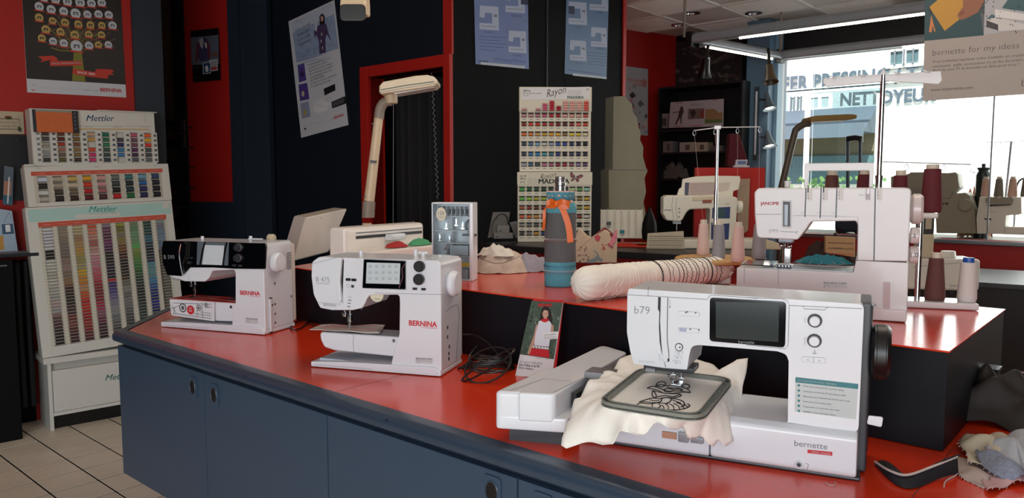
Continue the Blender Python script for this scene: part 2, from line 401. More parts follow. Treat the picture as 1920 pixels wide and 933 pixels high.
# red doorway trim
mb = MB(); ox0, ox1 = DW.f(683, 300)[0], DW.f(855, 300)[0]; oz = DW.f(700, 124)[1]
mb.box(ox0, hx0, -.03, .12, 0, oz, REDW, bev=.004, M=DW.M); mb.box(hx1, min(ox1, .0), -.03, .12, 0, oz, REDW, bev=.004, M=DW.M); mb.box(hx0, hx1, -.03, .12, hz, oz, REDW, bev=.004, M=DW.M)
struct('door_1', mb)
mb = MB(); mb.box(-.07, .004, -.012, .004, oz, CEIL, REDW, M=DW.M); struct('trim_4', mb)
mb = MB()
for p in (473, 486, 500):
    x = DW.f(p, 200)[0]; mb.box(x - .012, x + .012, -.012, 0, 0, CEIL, mat('dark_joint', '#0C1118', .5), M=DW.M)
struct('trim_5', mb)
mb = MB(); x = CW.f(1025, 200)[0]; mb.box(x - .006, x + .006, -.004, 0, 0, CEIL, mat('dark_joint', '#0C1118', .5), M=CW.M)
mb.box(ce - .03, ce + .003, -.012, .0, 0, CEIL, REDW, M=CW.M); struct('trim_6', mb)
# jamb between the left wall and the hall
mb = MB(); mb.box(.62, .80, -.02, .1, 0, CEIL, mat('navy_jamb', '#1C2836', .5), M=WL.M); struct('trim_7', mb)
# ajar door with a red infill panel
DL = Fr((-2.1, 6.0, 0), -21)
mb = MB(); NJ = mat('navy_jamb', '#1C2836', .5)
dx0 = DL.f(330, 200)[0]; px0, px1 = DL.f(353, 250)[0], DL.f(436, 250)[0]; pz0 = DL.f(400, 378)[1]
mb.box(dx0, px0, -.02, .03, 0, 2.96, mat('door_stile_black', '#0E141C', .5)); mb.box(px1, .0, -.02, .03, 0, 2.96, NJ); mb.box(px0, px1, -.02, .03, 0, pz0, NJ); mb.box(px0, px1, .0, .02, pz0, 2.96, REDW)
d = mb.build('door_2', frame=DL); tag(d, kind='structure')
hb = MB(); hx, hz_ = DL.f(348, 250)
hb.box(hx - .018, hx + .018, -.028, -.02, hz_ - .11, hz_ + .11, STEEL, bev=.003); hb.tube([(hx, -.03, hz_), (hx, -.07, hz_), (hx + .1, -.07, hz_ - .005)], .008, STEEL); hb.build('door_handle', parent=d)
mb = MB(); mb.box(-.02, .25, .0, .05, 0, CEIL, NJ, M=DL.M); struct('trim_8', mb)

# ------------------------------------------------------------------ street outside
SF = Fr(WW.w(0, 8.5, 0), -40.9)
FAC = mat('sunlit_render', '#F3F1EA', .8, var=.03, scale=3); BRK = mat('sunlit_brick', '#E9DFD2', .8, var=.05)
mb = MB(); mb.box(-8, 30, 0, .4, -.2, 9, FAC, M=SF.M)
for i in range(16):
    z = 4.0 + i * .14
    mb.box(-2, 9, -.006, 0, z, z + .012, mat('brick_joint', '#A8947A', .8), M=SF.M)
struct('wall_street', mb)
mb = MB(); mb.box(-12, 34, -7.4, 1, -.25, -.12, mat('street_asphalt', '#B5B3AE', .8), M=SF.M); struct('ground_1', mb)
# shopfront opposite
SFW = mat('street_window_glass', '#4C666A', .2, var=.3, scale=2); SFF = mat('street_window_frame', '#EDEDEA', .5)
def street_window(pts, nb, label):
    (x0, z1), (x1, z0) = SF.F(pts); r = thing('street_window', Fr(SF.w(0, 0, 0), -40.9), label, 'window')
    f = MB(); w = .07
    for a in (rect(x0, x1, z0, z0 + w), rect(x0, x1, z1 - w, z1), rect(x0, x0 + w, z0, z1), rect(x1 - w, x1, z0, z1), rect((x0 + x1) / 2 - .03, (x0 + x1) / 2 + .03, z0, z1)): f.px(a, -.07, 0, SFF)
    f.build('window_frame', parent=r); g = MB(); g.box(x0, x1, -.025, -.005, z0, z1, SFW); g.build('pane', parent=r)
    if nb:
        g = MB()
        for k in range(nb): xx = x0 + (x1 - x0) * (k + 1) / (nb + 1); g.box(xx - .015, xx + .015, -.1, -.075, z0 + .05, z1 - .05, mat('grey_bar', '#5C666B', .5))
        g.build('bar', parent=r)
a_ = SF.f(1513, 250, -1.05)[0]; mb = MB(); mb.box(a_ - .035, a_ + .035, -1.1, -1.0, -.1, SF.f(1510, 176, -1)[1], SFF); b_ = SF.f(1646, 250, -1.05)[0]; mb.box(b_ - .03, b_ + .03, -1.1, -1.0, -.1, SF.f(1645, 176, -1)[1], SFF); mb.box(a_ - 1, b_ + .05, -1.1, -1.0, SF.f(1510, 176, -1)[1], SF.f(1510, 172, -1)[1], SFF); one('shopfront_posts', mb, SF, 'white metal posts and beam of the shopfront across the street', 'frame')
street_window([(1480, 178), (1511, 212)], 4, 'barred window on the building across the street, behind the lamp')
street_window([(1516, 178), (1562, 208)], 0, 'white framed window across the street just right of the barred one')
street_window([(1664, 92), (1731, 124)], 3, 'upper window across the street above the painted lettering')
mb = MB(); (x0, z1), (x1, z0) = SF.F([(1430, 212), (1646, 250)])
mb.pside([(-.9, z0), (0, z0), (0, z1), (-.1, z1)], x0, x1, mat('awning_grey', '#4A5762', .7, var=.15)); mb.box(x0, x1, -.95, -.9, z0 - .1, z0 + .16, mat('awning_grey2', '#56626C', .7))
(x0, z1), (x1, z0) = SF.F([(1430, 176), (1648, 212)]); mb.box(x0, x1, -.05, 0, z0, z1, mat('shop_fascia', '#8C9C9E', .6, var=.2))
one('awning', mb, SF, 'grey blue shop awning across the street', 'awning')
mb = MB(); (x0, z1), (x1, z0) = SF.F([(1430, 250), (1640, 290)])
mb.box(x0, x1, -.06, 0, z0, z1, mat('tan_shutter', '#6E6650', .7, var=.25)); (a0, b1), (a1, b0) = SF.F([(1430, 291), (1648, 345)])
mb.box(x0, x1, -.12, 0, b0, z0, mat('teal_grey_base', '#4E6A6E', .6, var=.3))
one('shop_shutter', mb, SF, 'tan shutter above a teal grey base across the street, under the awning', 'shutter')
SGN = mat('sign_letters', '#4C5863', .6)
mb = MB(); (x0, z0), (x1, _) = SF.F([(1440, 174), (1735, 160)]); mb.box(x0, x1 + 2, -.08, 0, z0, z0 + .02, SFF)
mb.text('FER PRESSING / TA', SF.f(1467, 172, -.05), SF.f(1748, 150, -.05), SGN, -.05, bold=.035, hs=1.25); mb.text('NETTOYEUR', SF.f(1575, 198, -.05), SF.f(1756, 188, -.05), SGN, -.05, bold=.04, hs=1.15)
one('street_sign', mb, SF, 'blue grey lettering FER PRESSING and NETTOYEUR on the building across the street', 'sign')
mb = MB()
LEAF = mat('street_leaves', '#4E7038', .7, var=.3, scale=20)
for px_, n_, sx in ((1500, 150, .5), (1540, 80, .3), (1625, 60, .3)):
    c = SF.w(SF.f(px_, 330, -1.5)[0], -1.5, SF.f(px_, 338, -1.5)[1])
    for i in range(n_):
        p = c + Vector((RNG.gauss(0, sx), RNG.gauss(0, .2), RNG.uniform(-.7, .05))); a = RNG.uniform(0, 6); q = Vector((cos(a) * .09, .02, sin(a) * .09)); r_ = Vector((-sin(a) * .04, .02, cos(a) * .04))
        mb.add([p, p + q * .5 + r_, p + q, p + q * .5 - r_], [(0, 1, 2, 3)], LEAF)
one('roadside_plants', mb, Fr((0, 0, 0)), 'green leafy plants along the street seen through the window', 'plant', wn_=False).__setitem__('kind', 'stuff')
mb = MB(); c = SF.w(SF.f(1820, 350, -1.0)[0], -1.0, SF.f(1820, 360, -1.0)[1])
for i in range(500):
    p = c + (SF.R @ Vector((RNG.uniform(-1.6, 2.6), RNG.uniform(-.2, .2), -.3))); a = RNG.gauss(0, .35); hh = RNG.uniform(.15, .45)
    mb.add([p, p + Vector((.015, 0, 0)), p + Vector((sin(a) * hh, 0, cos(a) * hh))], [(0, 1, 2)], mat('street_grass', '#8CC487', .7, var=.2))
one('street_grass', mb, Fr((0, 0, 0)), 'bright green grass at the foot of the white wall outside', 'grass', wn_=False).__setitem__('kind', 'stuff')
# ------------------------------------------------------------------ the counter, its riser and the benches
T = .89; U = 1.105
CA = Pz(218, 620, T)
CF = Fr((CA.x, CA.y, 0), -40.9)        # counter front, x to the right along it
BL = .335                              # underside of the cabinets
n0 = CF.w(.35, .30, 0)
fr = CF
cab_l = 4.3; DZ = T - .05
lb = fr.g(314, 576, T)                 # back end of the slanted left side
# red plinth
mb = MB(); mb.pz([(.28, .22), (cab_l, .22), (cab_l, 1.2), (.75, 1.2), (.5, .6)], 0, BL, REDW, bev=.003)
one('plinth', mb, fr, 'red plinth the long navy cabinets stand on', 'plinth')
def local(v): p = fr.R.transposed() @ (Vector(v) - fr.o); return (p.x, p.y)
d1x = fr.f(385, 800)[0]; d2x = fr.f(614, 850)[0]; d3x = fr.f(970, 900)[0]
units = [(0, d2x, [(0.004, d1x, 1), (d1x, d2x, 0)], 'wide navy cabinet unit at the left end of the counter, with slanted side'),
         (d2x, d2x + (d2x - 0) * 1.0, [(d2x, d3x, 1), (d3x, 2 * d2x, 0)], 'navy cabinet unit in the middle of the counter front'),
         (2 * d2x, cab_l, [(2 * d2x, 2 * d2x + .55, 1), (2 * d2x + .55, cab_l, 0)], 'navy cabinet unit under the right end of the counter')]
for k, (x0, x1, doors, lab) in enumerate(units):
    r = thing('counter_cabinet', fr, lab, 'cabinet', 'navy counter cabinets')
    b = MB()
    if k == 0: b.pz([(0, .022), (x1 - .001, .022), (x1 - .001, 1.33), (.95, 1.33), (lb[0] + .012, lb[1])], BL, T - .04, NAVY, bev=.002)
    else: b.box(x0 + .001, x1 - .001, .022, 1.33, BL, T - .04, NAVY, bev=.002)
    b.build('cabinet_body', parent=r)
    for a, c, right in doors:
        d = MB(); d.box(a + .002, c - .002, 0, .02, BL + .002, DZ - .004, NAVY, bev=.002)
        if a < .01: pass
        do = d.build('door', parent=r)
        hx = c - .07 if right else a + .07; hz = fr.f(360, 724)[1] if k == 0 else fr.f(915, 918)[1]
        h = MB(); h.px(rect(hx - .026, hx + .026, hz - .036, hz + .036), -.004, 0, NAVY, bev=.0015, r=.012)
        ring = [(hx + .018 * cos(t * pi / 10), -.004, hz + .024 * sin(t * pi / 10)) for t in range(20)]
        h.tube(ring, .0022, NAVYE, n=6, closed=True); h.disc(hx, hz, .016, .022, -.0045, BLK)
        h.build('handle_recess', parent=do)
# worktop with dark rounded nosing
r = thing('counter_worktop', fr, 'long red laminate worktop with dark rounded edging, carrying the three front machines', 'worktop')
mb = MB(); xs = [0.0]
outer = [(-.012, -.014), (cab_l, -.014), (cab_l, 1.34), (.93, 1.34), (lb[0], lb[1])]
inner = [(.03, .03), (cab_l, .03), (cab_l, 1.339), (.945, 1.339), (lb[0] + .035, lb[1] + .02)]
mb.pz(inner, T - .03, T, RED)
for a, b_ in (((.62, .03), (.62, .62)), ((1.0, .03), (1.0, .62)), ((.0, .035), (.3, .3))):
    pass
s1 = [fr.g(*C4(210, 372), z=T), fr.g(*C4(470, 300), z=T)]
def seamline(p, q):
    p = Vector(p); q = Vector(q); d = (q - p).normalized(); nn = Vector((-d.y, d.x)) * .0007
    mb.add([(p.x - nn.x, p.y - nn.y, T + .0003), (q.x - nn.x, q.y - nn.y, T + .0003), (q.x + nn.x, q.y + nn.y, T + .0003), (p.x + nn.x, p.y + nn.y, T + .0003)], [(0, 1, 2, 3)], INK)
sx = s1[0][0]; seamline((sx, .032), (sx, .6))
s2 = fr.g(*C2(705, 925), z=T); seamline((s2[0], .032), (s2[0], .62)); s3 = fr.g(*A3(790, 745), z=T); seamline((.05, .05), (s3[0] + .2, s3[1] + .05)) 
mb.build('laminate_top', parent=r)
mb = MB()
edge = [(cab_l, 0), (0, 0), (lb[0], lb[1])]
# swept nosing profile along front and slanted side
prof = [(.045, -.040), (-.004, -.040), (-.012, -.034), (-.014, -.024), (-.013, -.012), (-.007, -.004), (.004, .0003), (.034, .0006), (.034, -.02)]
rings = []
nrm = [Vector((0, 1)), None, None]
d1 = Vector((0, 1)); e = (Vector(lb) - Vector((0, 0))).normalized(); d2 = Vector((e.y, -e.x))
mit = (d1 + d2).normalized(); mit = mit / mit.dot(d1)
for pt, dr in (((cab_l, 0), d1), ((0, 0), mit), ((lb[0], lb[1]), d2)):
    rings.append([(pt[0] + dr.x * o, pt[1] + dr.y * o, T + z) for o, z in prof])
vs_ = sum(rings, []); k = len(prof); fs = []
for i in range(2):
    for j in range(k): fs.append((i * k + j, (i + 1) * k + j, (i + 1) * k + (j + 1) % k, i * k + (j + 1) % k))
mb.add(vs_, fs, NAVYE)
for x in (.12, .42, .95, 1.6): mb.box(x - .004, x + .004, -.0146, -.013, T - .012, T - .009, BLK)
mb.build('edge_trim', parent=r)
# riser: black box with red top
rb = [local((-.158, 2.46, 0))]
ry = rb[0][1]
RF = Fr(CF.w(0, ry, 0), -40.9)
xl_, xr_ = RF.f(545, 560)[0], RF.g(1785, 655, U)[0]
depth = RF.g(1897, 580, U)[1]
r = thing('display_riser', RF, 'long black display box with glossy red top standing on the counter', 'riser')
mb = MB(); mb.pz([(xl_, 0), (xr_ - .004, 0), (xr_ - .004, depth), (xl_ - .25, depth), ], T + .001, U - .004, BOXB, bev=.002); mb.build('riser_body', parent=r)
mb = MB(); mb.pz([(xl_ - .003, -.004), (xr_, -.004), (xr_, depth), (xl_ - .25, depth)], U - .004, U, RED, bev=.001); mb.build('riser_top', parent=r)
# socket block on the right face of the riser with cable
fs_ = Fr(RF.w(xr_, 0, 0), -40.9)
mb = MB(); a = fs_.sd(1845, 745); b_ = fs_.sd(1862, 700)
yy, zz = a
mb.box(.0, .018, yy - .02, yy + .045, zz - .03, zz + .07, BLK, bev=.004); mb.box(.018, .06, yy - .01, yy + .03, zz - .012, zz + .035, BLK, bev=.006)
mb.box(-.0, .03, yy - .015, yy + .04, zz + .07, zz + .078, DARKP)
mb.tube([(.058, yy + .01, zz + .012), (.11, yy + .03, zz), (.2, yy + .02, zz - .02), (.34, yy, zz - .045), (.5, yy, zz - .05)], .005, BLK, sm=6)
one('power_plug', mb, fs_, 'black power plug and cable in the socket on the end of the black display box', 'plug')
# rear black bench with the thread racks
RBZ = 1.105
p = Pz(1160, 471, RBZ); RBF = Fr((p.x, p.y, 0), -33)
x0 = RBF.f(912, 470)[0]; x1 = RBF.f(1440, 480)[0]
r = thing('rear_bench', RBF, 'black topped bench along the charcoal wall holding the thread display racks', 'bench')
mb = MB(); mb.pz([(x0 - .15, 0.0), (x1, 0), (x1 - .25, .75), (.15, .75), (x0 + .05, .35)], RBZ - .035, RBZ, WOODB, bev=.003); mb.build('bench_top', parent=r)
mb = MB(); mb.pz([(x0, .05), (x1 - .05, .05), (x1 - .3, .6), (.15, .6)], 0, RBZ - .036, REDW, bev=.002); mb.build('bench_front', parent=r)
# right bench under the display window
p = Pz(1860, 530, .80); RB2 = Fr((p.x, p.y, 0), -36)
r = thing('window_bench', RB2, 'grey black bench below the display window at the right', 'bench')
mb = MB(); mb.box(-1.35, 1.6, 0, .95, .765, .80, mat('bench_grey', '#34353A', .35), bev=.004); mb.build('bench_top', parent=r)
mb = MB(); mb.box(-1.3, 1.55, .06, .9, 0, .764, mat('bench_dark', '#160B0D', .5)); mb.build('bench_front', parent=r)
# ------------------------------------------------------------------ the three machines at the front
def knob(name, parent, x, z, y, R, L, m, cap=None, ring=None):
    b = MB(); b.cyl((x, y, z), (x, y - L, z), R, m, bev=R * .12, n=24)
    if ring: b.cyl((x, y, z), (x, y - L * .35, z), R * 1.36, ring, bev=R * .08, n=24)
    if cap:
        b.cyl((x, y - L, z), (x, y - L - .0008, z), R * .8, cap, n=24)
    else:
        for k in range(18): a = k * pi / 9; b.box(x + R * cos(a) - .0006, x + R * cos(a) + .0006, y - L * .9, y - L * .2, z + R * sin(a) - .0006, z + R * sin(a) + .0006, m)
    return b.build(name, parent=parent)
def needle_unit(parent, x, y, z, zb, s=1.0):
    """presser foot, needle bar and clamp between the head and the bed"""
    b = MB(); b.box(x - .022 * s, x + .02 * s, y - .012, y + .012, z - .006, z + .004, STEEL, bev=.002)
    b.cyl((x - .008, y, z), (x - .008, y, z - .03 * s), .0028 * s, CHROME, n=10); b.cyl((x + .008 * s, y + .004, z), (x + .008 * s, y + .004, z - .036 * s), .0036 * s, CHROME, n=10)
    b.box(x - .013 * s, x - .001, y - .007, y + .006, z - .028 * s, z - .014 * s, CHROME, bev=.0015); b.cyl((x - .018 * s, y, z - .02 * s), (x - .004, y, z - .02 * s), .003, STEEL, n=10)
    b.build('needle_bar', parent=parent)
    b = MB(); b.box(x + .002, x + .014 * s, y - .004, y + .011, z - .045 * s, z - .02 * s, CHROME, bev=.002)
    h = z - .04 * s
    b.poly([(x + .003, y + .004, h), (x + .011, y + .004, h), (x + .01, y - .004, zb + .006), (x + .002, y - .004, zb + .006)], (0, .003, 0), CHROME, bev=.0008)
    b.box(x - .008 * s, x + .012 * s, y - .02 * s, y + .01, zb + .0005, zb + .0035, CHROME, bev=.001); b.build('presser_foot', parent=parent)
def handwheel(parent, x, y, z, R, L, m, ridge=True):
    b = MB(); b.cyl((x, y, z), (x + L, y, z), R, m, bev=.006, n=36)
    if ridge: b.cyl((x + L * .25, y, z), (x + L * .8, y, z), R * 1.02, m, bev=.002, n=36)
    return b.build('handwheel', parent=parent)
def socketrow(b, x, y, z, m=BLK):
    b.box(x - .0005, x + .001, y, y + .012, z, z + .014, m)

# ---- large machine with embroidery unit
M3 = Fr(Pz(1610, 905, T), -25)
r = thing('embroidery_sewing_machine', M3, 'largest white sewing machine, at the right front, with black touch screen and embroidery arm', 'sewing machine', 'white sewing machines on the red counter')
f = M3
Y0 = .02
BZ = .092
# base
mb = MB()
bxl = f.f(*C1(1058, 800))[0]
mb.pside(rnd([(0, .006), (.0, BZ - .008), (.02, BZ + .0), (.178, BZ + .008), (.178, .006)], .012), -.556, bxl - .001, WH, bev=.004)
mb.pside(rnd([(0, .006), (.0, BZ - .008), (.02, BZ + .0), (.178, BZ + .008), (.178, .006)], .012), bxl, -.004, WH, bev=.006)
mb.box(-.552, .002, .006, .182, .0, .0075, DARKP, bev=.003)
mb.text('bernette', f.f(*C2(202, 712), -.0004), f.f(*C2(342, 728), -.0004), GREYINK, -.0008, bold=0, hs=.95)
mb.px(f.F(C2([(258, 728), (363, 738), (363, 754), (258, 742)])), -.0012, .001, REDT); mb.text('SWISS DESIGN', f.f(*C2(275, 741)), f.f(*C2(355, 750)), PAPER, -.0016, bold=.01)
cx, cz = f.f(*C2(222, 790)); mb.cyl((cx, .002, cz), (cx, -.003, cz), .009, WH, bev=.001); mb.cyl((cx, -.001, cz), (cx, -.004, cz), .006, STEEL, n=16); mb.disc(cx, cz, .0035, .0035, -.0045, BLK)
mb.stroke(f.F(C2([(250, 786), (262, 790), (260, 800), (256, 812)])), .001, -.0006, GREYINK)
ra = f.f(*C1(840, 745)); mb.box(ra[0], ra[0] + .03, -.004, .01, ra[1] - .018, ra[1] - .004, mat('copper_tab', '#B98A6E', .4), bev=.001); mb.box(ra[0] + .035, ra[0] + .055, -.008, .01, ra[1] - .02, ra[1] + .0, STEEL, bev=.001); mb.box(ra[0] + .06, ra[0] + .085, -.008, .01, ra[1] - .018, ra[1] - .006, STEEL, bev=.001)
mb.build('machine_base', parent=r)
# body: pillar, arm and head in one C shape
top = .338
out = f.F(D3([(85, 95), (76, 150), (72, 480), (100, 640), (130, 752), (390, 790), (598, 806), (604, 770), (615, 690), (632, 620), (655, 597), (705, 590)]), Y0) + f.F(C2([(130, 312), (168, 325), (178, 355), (174, 610)]), Y0)
x_r = -.003
bo = [(p[0], p[1]) for p in out]
bo = bo + [(bo[-1][0] - .004, BZ + .001), (x_r - .001, BZ - .002), (x_r, top - .003), ]
mb = MB(); mb.px(bo, Y0, .165, WH, bev=.008, r=[.012, .01, .02, .02, .004, .004, .004, .01, .02, .02, .012, .01, .012, .012, .006, .002, .001, .012], seg=4, n=4)
# seams and printed marks on the front
yf = Y0 - .0006
def st(V_, pts, w=.0009, m=SEAM): mb.stroke(f.F(V_(pts), yf), w, yf, m)
st(D3, [(78, 150), (255, 160), (775, 192), (785, 175), (800, 157), (830, 153), (1213, 182)]); st(D3, [(268, 80), (258, 110), (257, 160)])
st(C2, [(0, 85), (150, 90), (172, 98), (180, 118), (488, 132)]); st(C2, [(180, 118), (176, 285), (165, 302), (0, 285)])
st(C2, [(240, 120), (243, 132), (330, 137), (344, 126)])
mb.flat(f.F(D3([(345, 170), (369, 172), (366, 300), (362, 380), (372, 560), (384, 690), (372, 640), (358, 560), (352, 420), (356, 300), (342, 275)]), yf), yf, BLK)
mb.stroke(f.F(D3([(430, 175), (424, 480), (426, 560), (438, 650), (440, 700)]), yf), .0016, yf, DARKP); mb.stroke(f.F(D3([(437, 705), (435, 735)]), yf), .004, yf, BLK)
st(D3, [(375, 700), (395, 735), (440, 735)], .0005); st(D3, [(448, 195), (448, 262)], .0005); mb.flat(f.F(D3([(440, 252), (456, 252), (448, 268)]), yf), yf, GREYINK)
st(D3, [(348, 680), (352, 672), (358, 680), (356, 705), (368, 730)], .0006, GREYINK)
mb.text('b79', f.f(*D3(138, 315), yf), f.f(*D3(272, 321), yf), GREYINK, yf, bold=-.012, hs=1.0)
mb.text('bernette', f.f(*D3(180, 742), yf), f.f(*D3(306, 750), yf), mat('pale_print', '#B9B0B6', .5), yf, bold=-.01)
st(D3, [(400, 742), (412, 785)], .0012, DARKP)
# start/stop pads and small keys
def pad(V_, pts, m=WH, h=.002, line=True):
    q = f.F(V_(pts), Y0); mb.px(q, Y0 - h, Y0 + .003, m, bev=.0008, r=.004)
    if line: mb.stroke(rnd(q, .004) + [rnd(q, .004)[0]], .0006, Y0 - .0003, SEAM)
pad(D3, [(524, 292), (706, 304), (706, 342), (524, 330)]); pad(D3, [(518, 436), (704, 448), (704, 488), (518, 474)])
mb.flat(f.F(D3([(530, 441), (596, 446), (592, 474), (530, 470)]), Y0 - .0022), Y0 - .0024, mat('slider_slot', '#9EA6C2', .4))
for z_, (a_, b_) in {0: ((565, 308), (575, 330)), 1: ((650, 315), (662, 328))}.items(): mb.flat(f.F(D3([(a_, a_ and b_ - 20), (b_ and a_ + 9, b_ - 20), (a_ + 9, b_), (a_, b_)]), Y0 - .0022), Y0 - .0024, DARKP) if False else None
for p_ in ((570, 318), (584, 312), (657, 322), (610, 466), (686, 471)): c = f.f(*D3(*p_)); mb.disc(c[0], c[1], .0016, .0016, Y0 - .0024, DARKP, n=8)
c = f.f(*D3(529, 607), Y0); mb.cyl((c[0], Y0 + .002, c[1]), (c[0], Y0 - .0022, c[1]), .0085, SEAM, bev=.0006); mb.cyl((c[0], Y0, c[1]), (c[0], Y0 - .003, c[1]), .0068, WH, bev=.0008); mb.disc(c[0] + .002, c[1], .0022, .0016, Y0 - .0032, DARKP, n=8)
for a_ in (([(490, 642), (562, 648), (562, 674), (490, 668)]), ([(480, 683), (550, 689), (550, 714), (480, 709)]), ([(470, 722), (540, 729), (540, 754), (470, 749)])):
    pad(D3, a_); q = f.F(D3(a_), Y0); mx_ = sum(p[0] for p in q) / 4; mz_ = sum(p[1] for p in q) / 4; mb.stroke([(mx_ - .003, mz_ + .001), (mx_, mz_ - .001), (mx_ + .003, mz_)], .0009, Y0 - .0023, DARKP)
pad(C2, [(234, 334), (334, 340), (334, 364), (234, 357)])
mb.text('<', f.f(*C2(256, 353), Y0), f.f(*C2(264, 353.5), Y0), DARKP, Y0 - .0023); mb.text('>', f.f(*C2(304, 357), Y0), f.f(*C2(312, 357.5), Y0), DARKP, Y0 - .0023)
q = f.F(C2([(284, 338), (284, 361)]), Y0); mb.stroke(q, .0006, Y0 - .0023, SEAM)
for p_ in ((285, 318), (285, 324)): c = f.f(*C2(*p_)); mb.disc(c[0], c[1], .001, .001, yf, DARKP, n=6)
for p_ in ((280, 330), (285, 330), (290, 330)): c = f.f(*C2(*p_)); mb.disc(c[0], c[1], .0013, .001, yf, GREYINK, n=8)
zg = [(248, 168), (244, 172), (250, 176), (244, 181), (250, 186), (245, 192)]; st(C2, zg, .0006, DARKP); st(C2, [(246, 252), (246, 285)], .0006, DARKP)
# right rear shell, dark
mb.build('machine_body', parent=r)
mb = MB(); mb.box(-.016, .012, .05, .175, .003, top - .004, DARKP, bev=.006); mb.box(-.05, .014, .10, .178, .02, top - .012, DARKP, bev=.008)
mb.build('rear_shell', parent=r, )
# touch screen
mb = MB(); q = f.F(D3([(798, 172)]) + C2([(168, 102), (163, 297)]) + D3([(795, 556)]), Y0); mb.px(q, Y0 - .0016, Y0 + .004, GLOSS, bev=.0008, r=.008)
q = f.F(D3([(850, 210)]) + C2([(138, 108), (135, 272)]) + D3([(852, 526)]), Y0); mb.flat(q, Y0 - .0019, mat('screen_off', '#132020', .15))
mb.text('bernette', f.f(*D3(1050, 572), Y0), f.f(*C2(32, 280), Y0), mat('screen_print', '#8F959B', .4), Y0 - .002, bold=-.005)
mb.build('touch_screen', parent=r)
for p_ in ((288, 185), (286, 270)):
    x, z = f.f(*C2(*p_), Y0 - .008); knob('dial', r, x, z, Y0, .0096, .011, WH, ring=BLK, cap=WH)
# feature sticker
mb = MB(); q = f.F(C2([(207, 421), (473, 450), (463, 600), (203, 566)]), Y0); mb.flat(q, Y0 - .0005, mat('sticker_grey', '#B9C0C0', .4))
mb.flat(f.F(C2([(207, 421), (473, 450), (472, 472), (206, 443)]), Y0), Y0 - .0007, mat('sticker_teal', '#1C6F78', .4))
mb.text('Sewing and Embroidery Highlights', f.f(*C2(216, 436), Y0), f.f(*C2(380, 455), Y0), PAPER, Y0 - .0009, bold=.005)
for i, s_ in enumerate(('5-inch color touch screen for on-screen editing', 'Sewing space of 230 mm (9") and expansion table', 'Embroidery area of 260x160 mm (10"x6") and 3 hoops', 'Dual feed for best sewing results', 'Programmable foot control for easy sewing', 'BERNINA Toolbox embroidery software')):
    yy = 460 + i * 21.6; L_ = (170, 180, 198, 118, 152, 138)[i]
    mb.text(s_, f.f(*C2(240, yy + 1), Y0), f.f(*C2(240 + L_, yy + 1 + L_ * .11), Y0), INK, Y0 - .0007, bold=.012)
    c = f.f(*C2(221, yy - 4), Y0); mb.disc(c[0], c[1], .0025, .0025, Y0 - .0007, mat('sticker_teal', '#1C6F78', .4), n=10)
mb.build('feature_sticker', parent=r)
b = handwheel(r, .012, .06 + .01, f.f(*C2(548, 300), .10)[1], .052, .034, BLK)
mb = MB(); z_ = f.f(*C2(540, 607), .05)[1]; mb.px([(.01, z_ - .008), (.036, z_ - .011), (.038, z_ + .009), (.012, z_ + .009)], .05, .056, WH, bev=.0015, r=.004); mb.build('knee_lift_tab', parent=r)
hx, hz = f.f(*D3(470, 800), .06)
needle_unit(r, hx + .01, .06, .172, .135, 1.1)
mb = MB(); mb.box(hx - .055, hx + .05, .03, .09, .166, .178, DARKP, bev=.002); mb.box(hx - .05, hx - .03, .03, .05, .162, .17, STEEL); mb.tube([(hx + .045, .05, .172), (hx + .052, .03, .178), (hx + .058, .03, .184)], .0015, STEEL); mb.build('head_underside', parent=r)
# embroidery unit
mb = MB()
mb.pz([(-.722, -.083), (-.565, -.046), (-.545, .17), (-.70, .17)], .028, .06, WH, bev=.006, r=.012)
mb.pz([(-.722, -.083), (-.666, -.068), (-.655, .17), (-.70, .17)], .04, .1113, WH, bev=.010, r=.012, seg=4)
mb.pz([(-.668, -.074), (-.592, -.054), (-.588, .06), (-.568, .405), (-.658, .468), (-.690, .06)], .05, .112, WH, bev=.010, r=[.006, .015, .01, .02, .02, .02], seg=4)
mb.pz([(-.695, -.06), (-.58, -.04), (-.565, .15), (-.69, .15)], .0, .03, DARKP)
mb.px([(-.665, .05), (-.594, .05), (-.592, .098), (-.603, .112), (-.665, .112)], -.0705, -.04, WH, bev=.006, r=.01) if False else None
for a_, b_ in ((( -.692, -.07), (-.662, .06)), ((-.662, .06), (-.595, .06)), ((-.6, -.04), (-.585, .1))):
    a_ = Vector(a_ + (.1124,)); b_ = Vector(b_ + (.1124,)); d = (b_ - a_).normalized().cross(Vector((0, 0, 1))) * .0006; mb.add([a_ - d, b_ - d, b_ + d, a_ + d], [(0, 1, 2, 3)], SEAM)
mb.build('embroidery_unit', parent=r)
mb = MB(); mb.box(-.562, -.5, .25, .40, .045, .085, DARKP, bev=.004)
mb.poly([(-.585, .03, .05), (-.55, .43, .05), (-.55, .43, .095), (-.585, .03, .095)], (.012, 0, 0), BLK)
mb.box(-.58, -.46, .10, .155, .112, .128, STEEL, bev=.002); mb.build('hoop_carriage', parent=r)
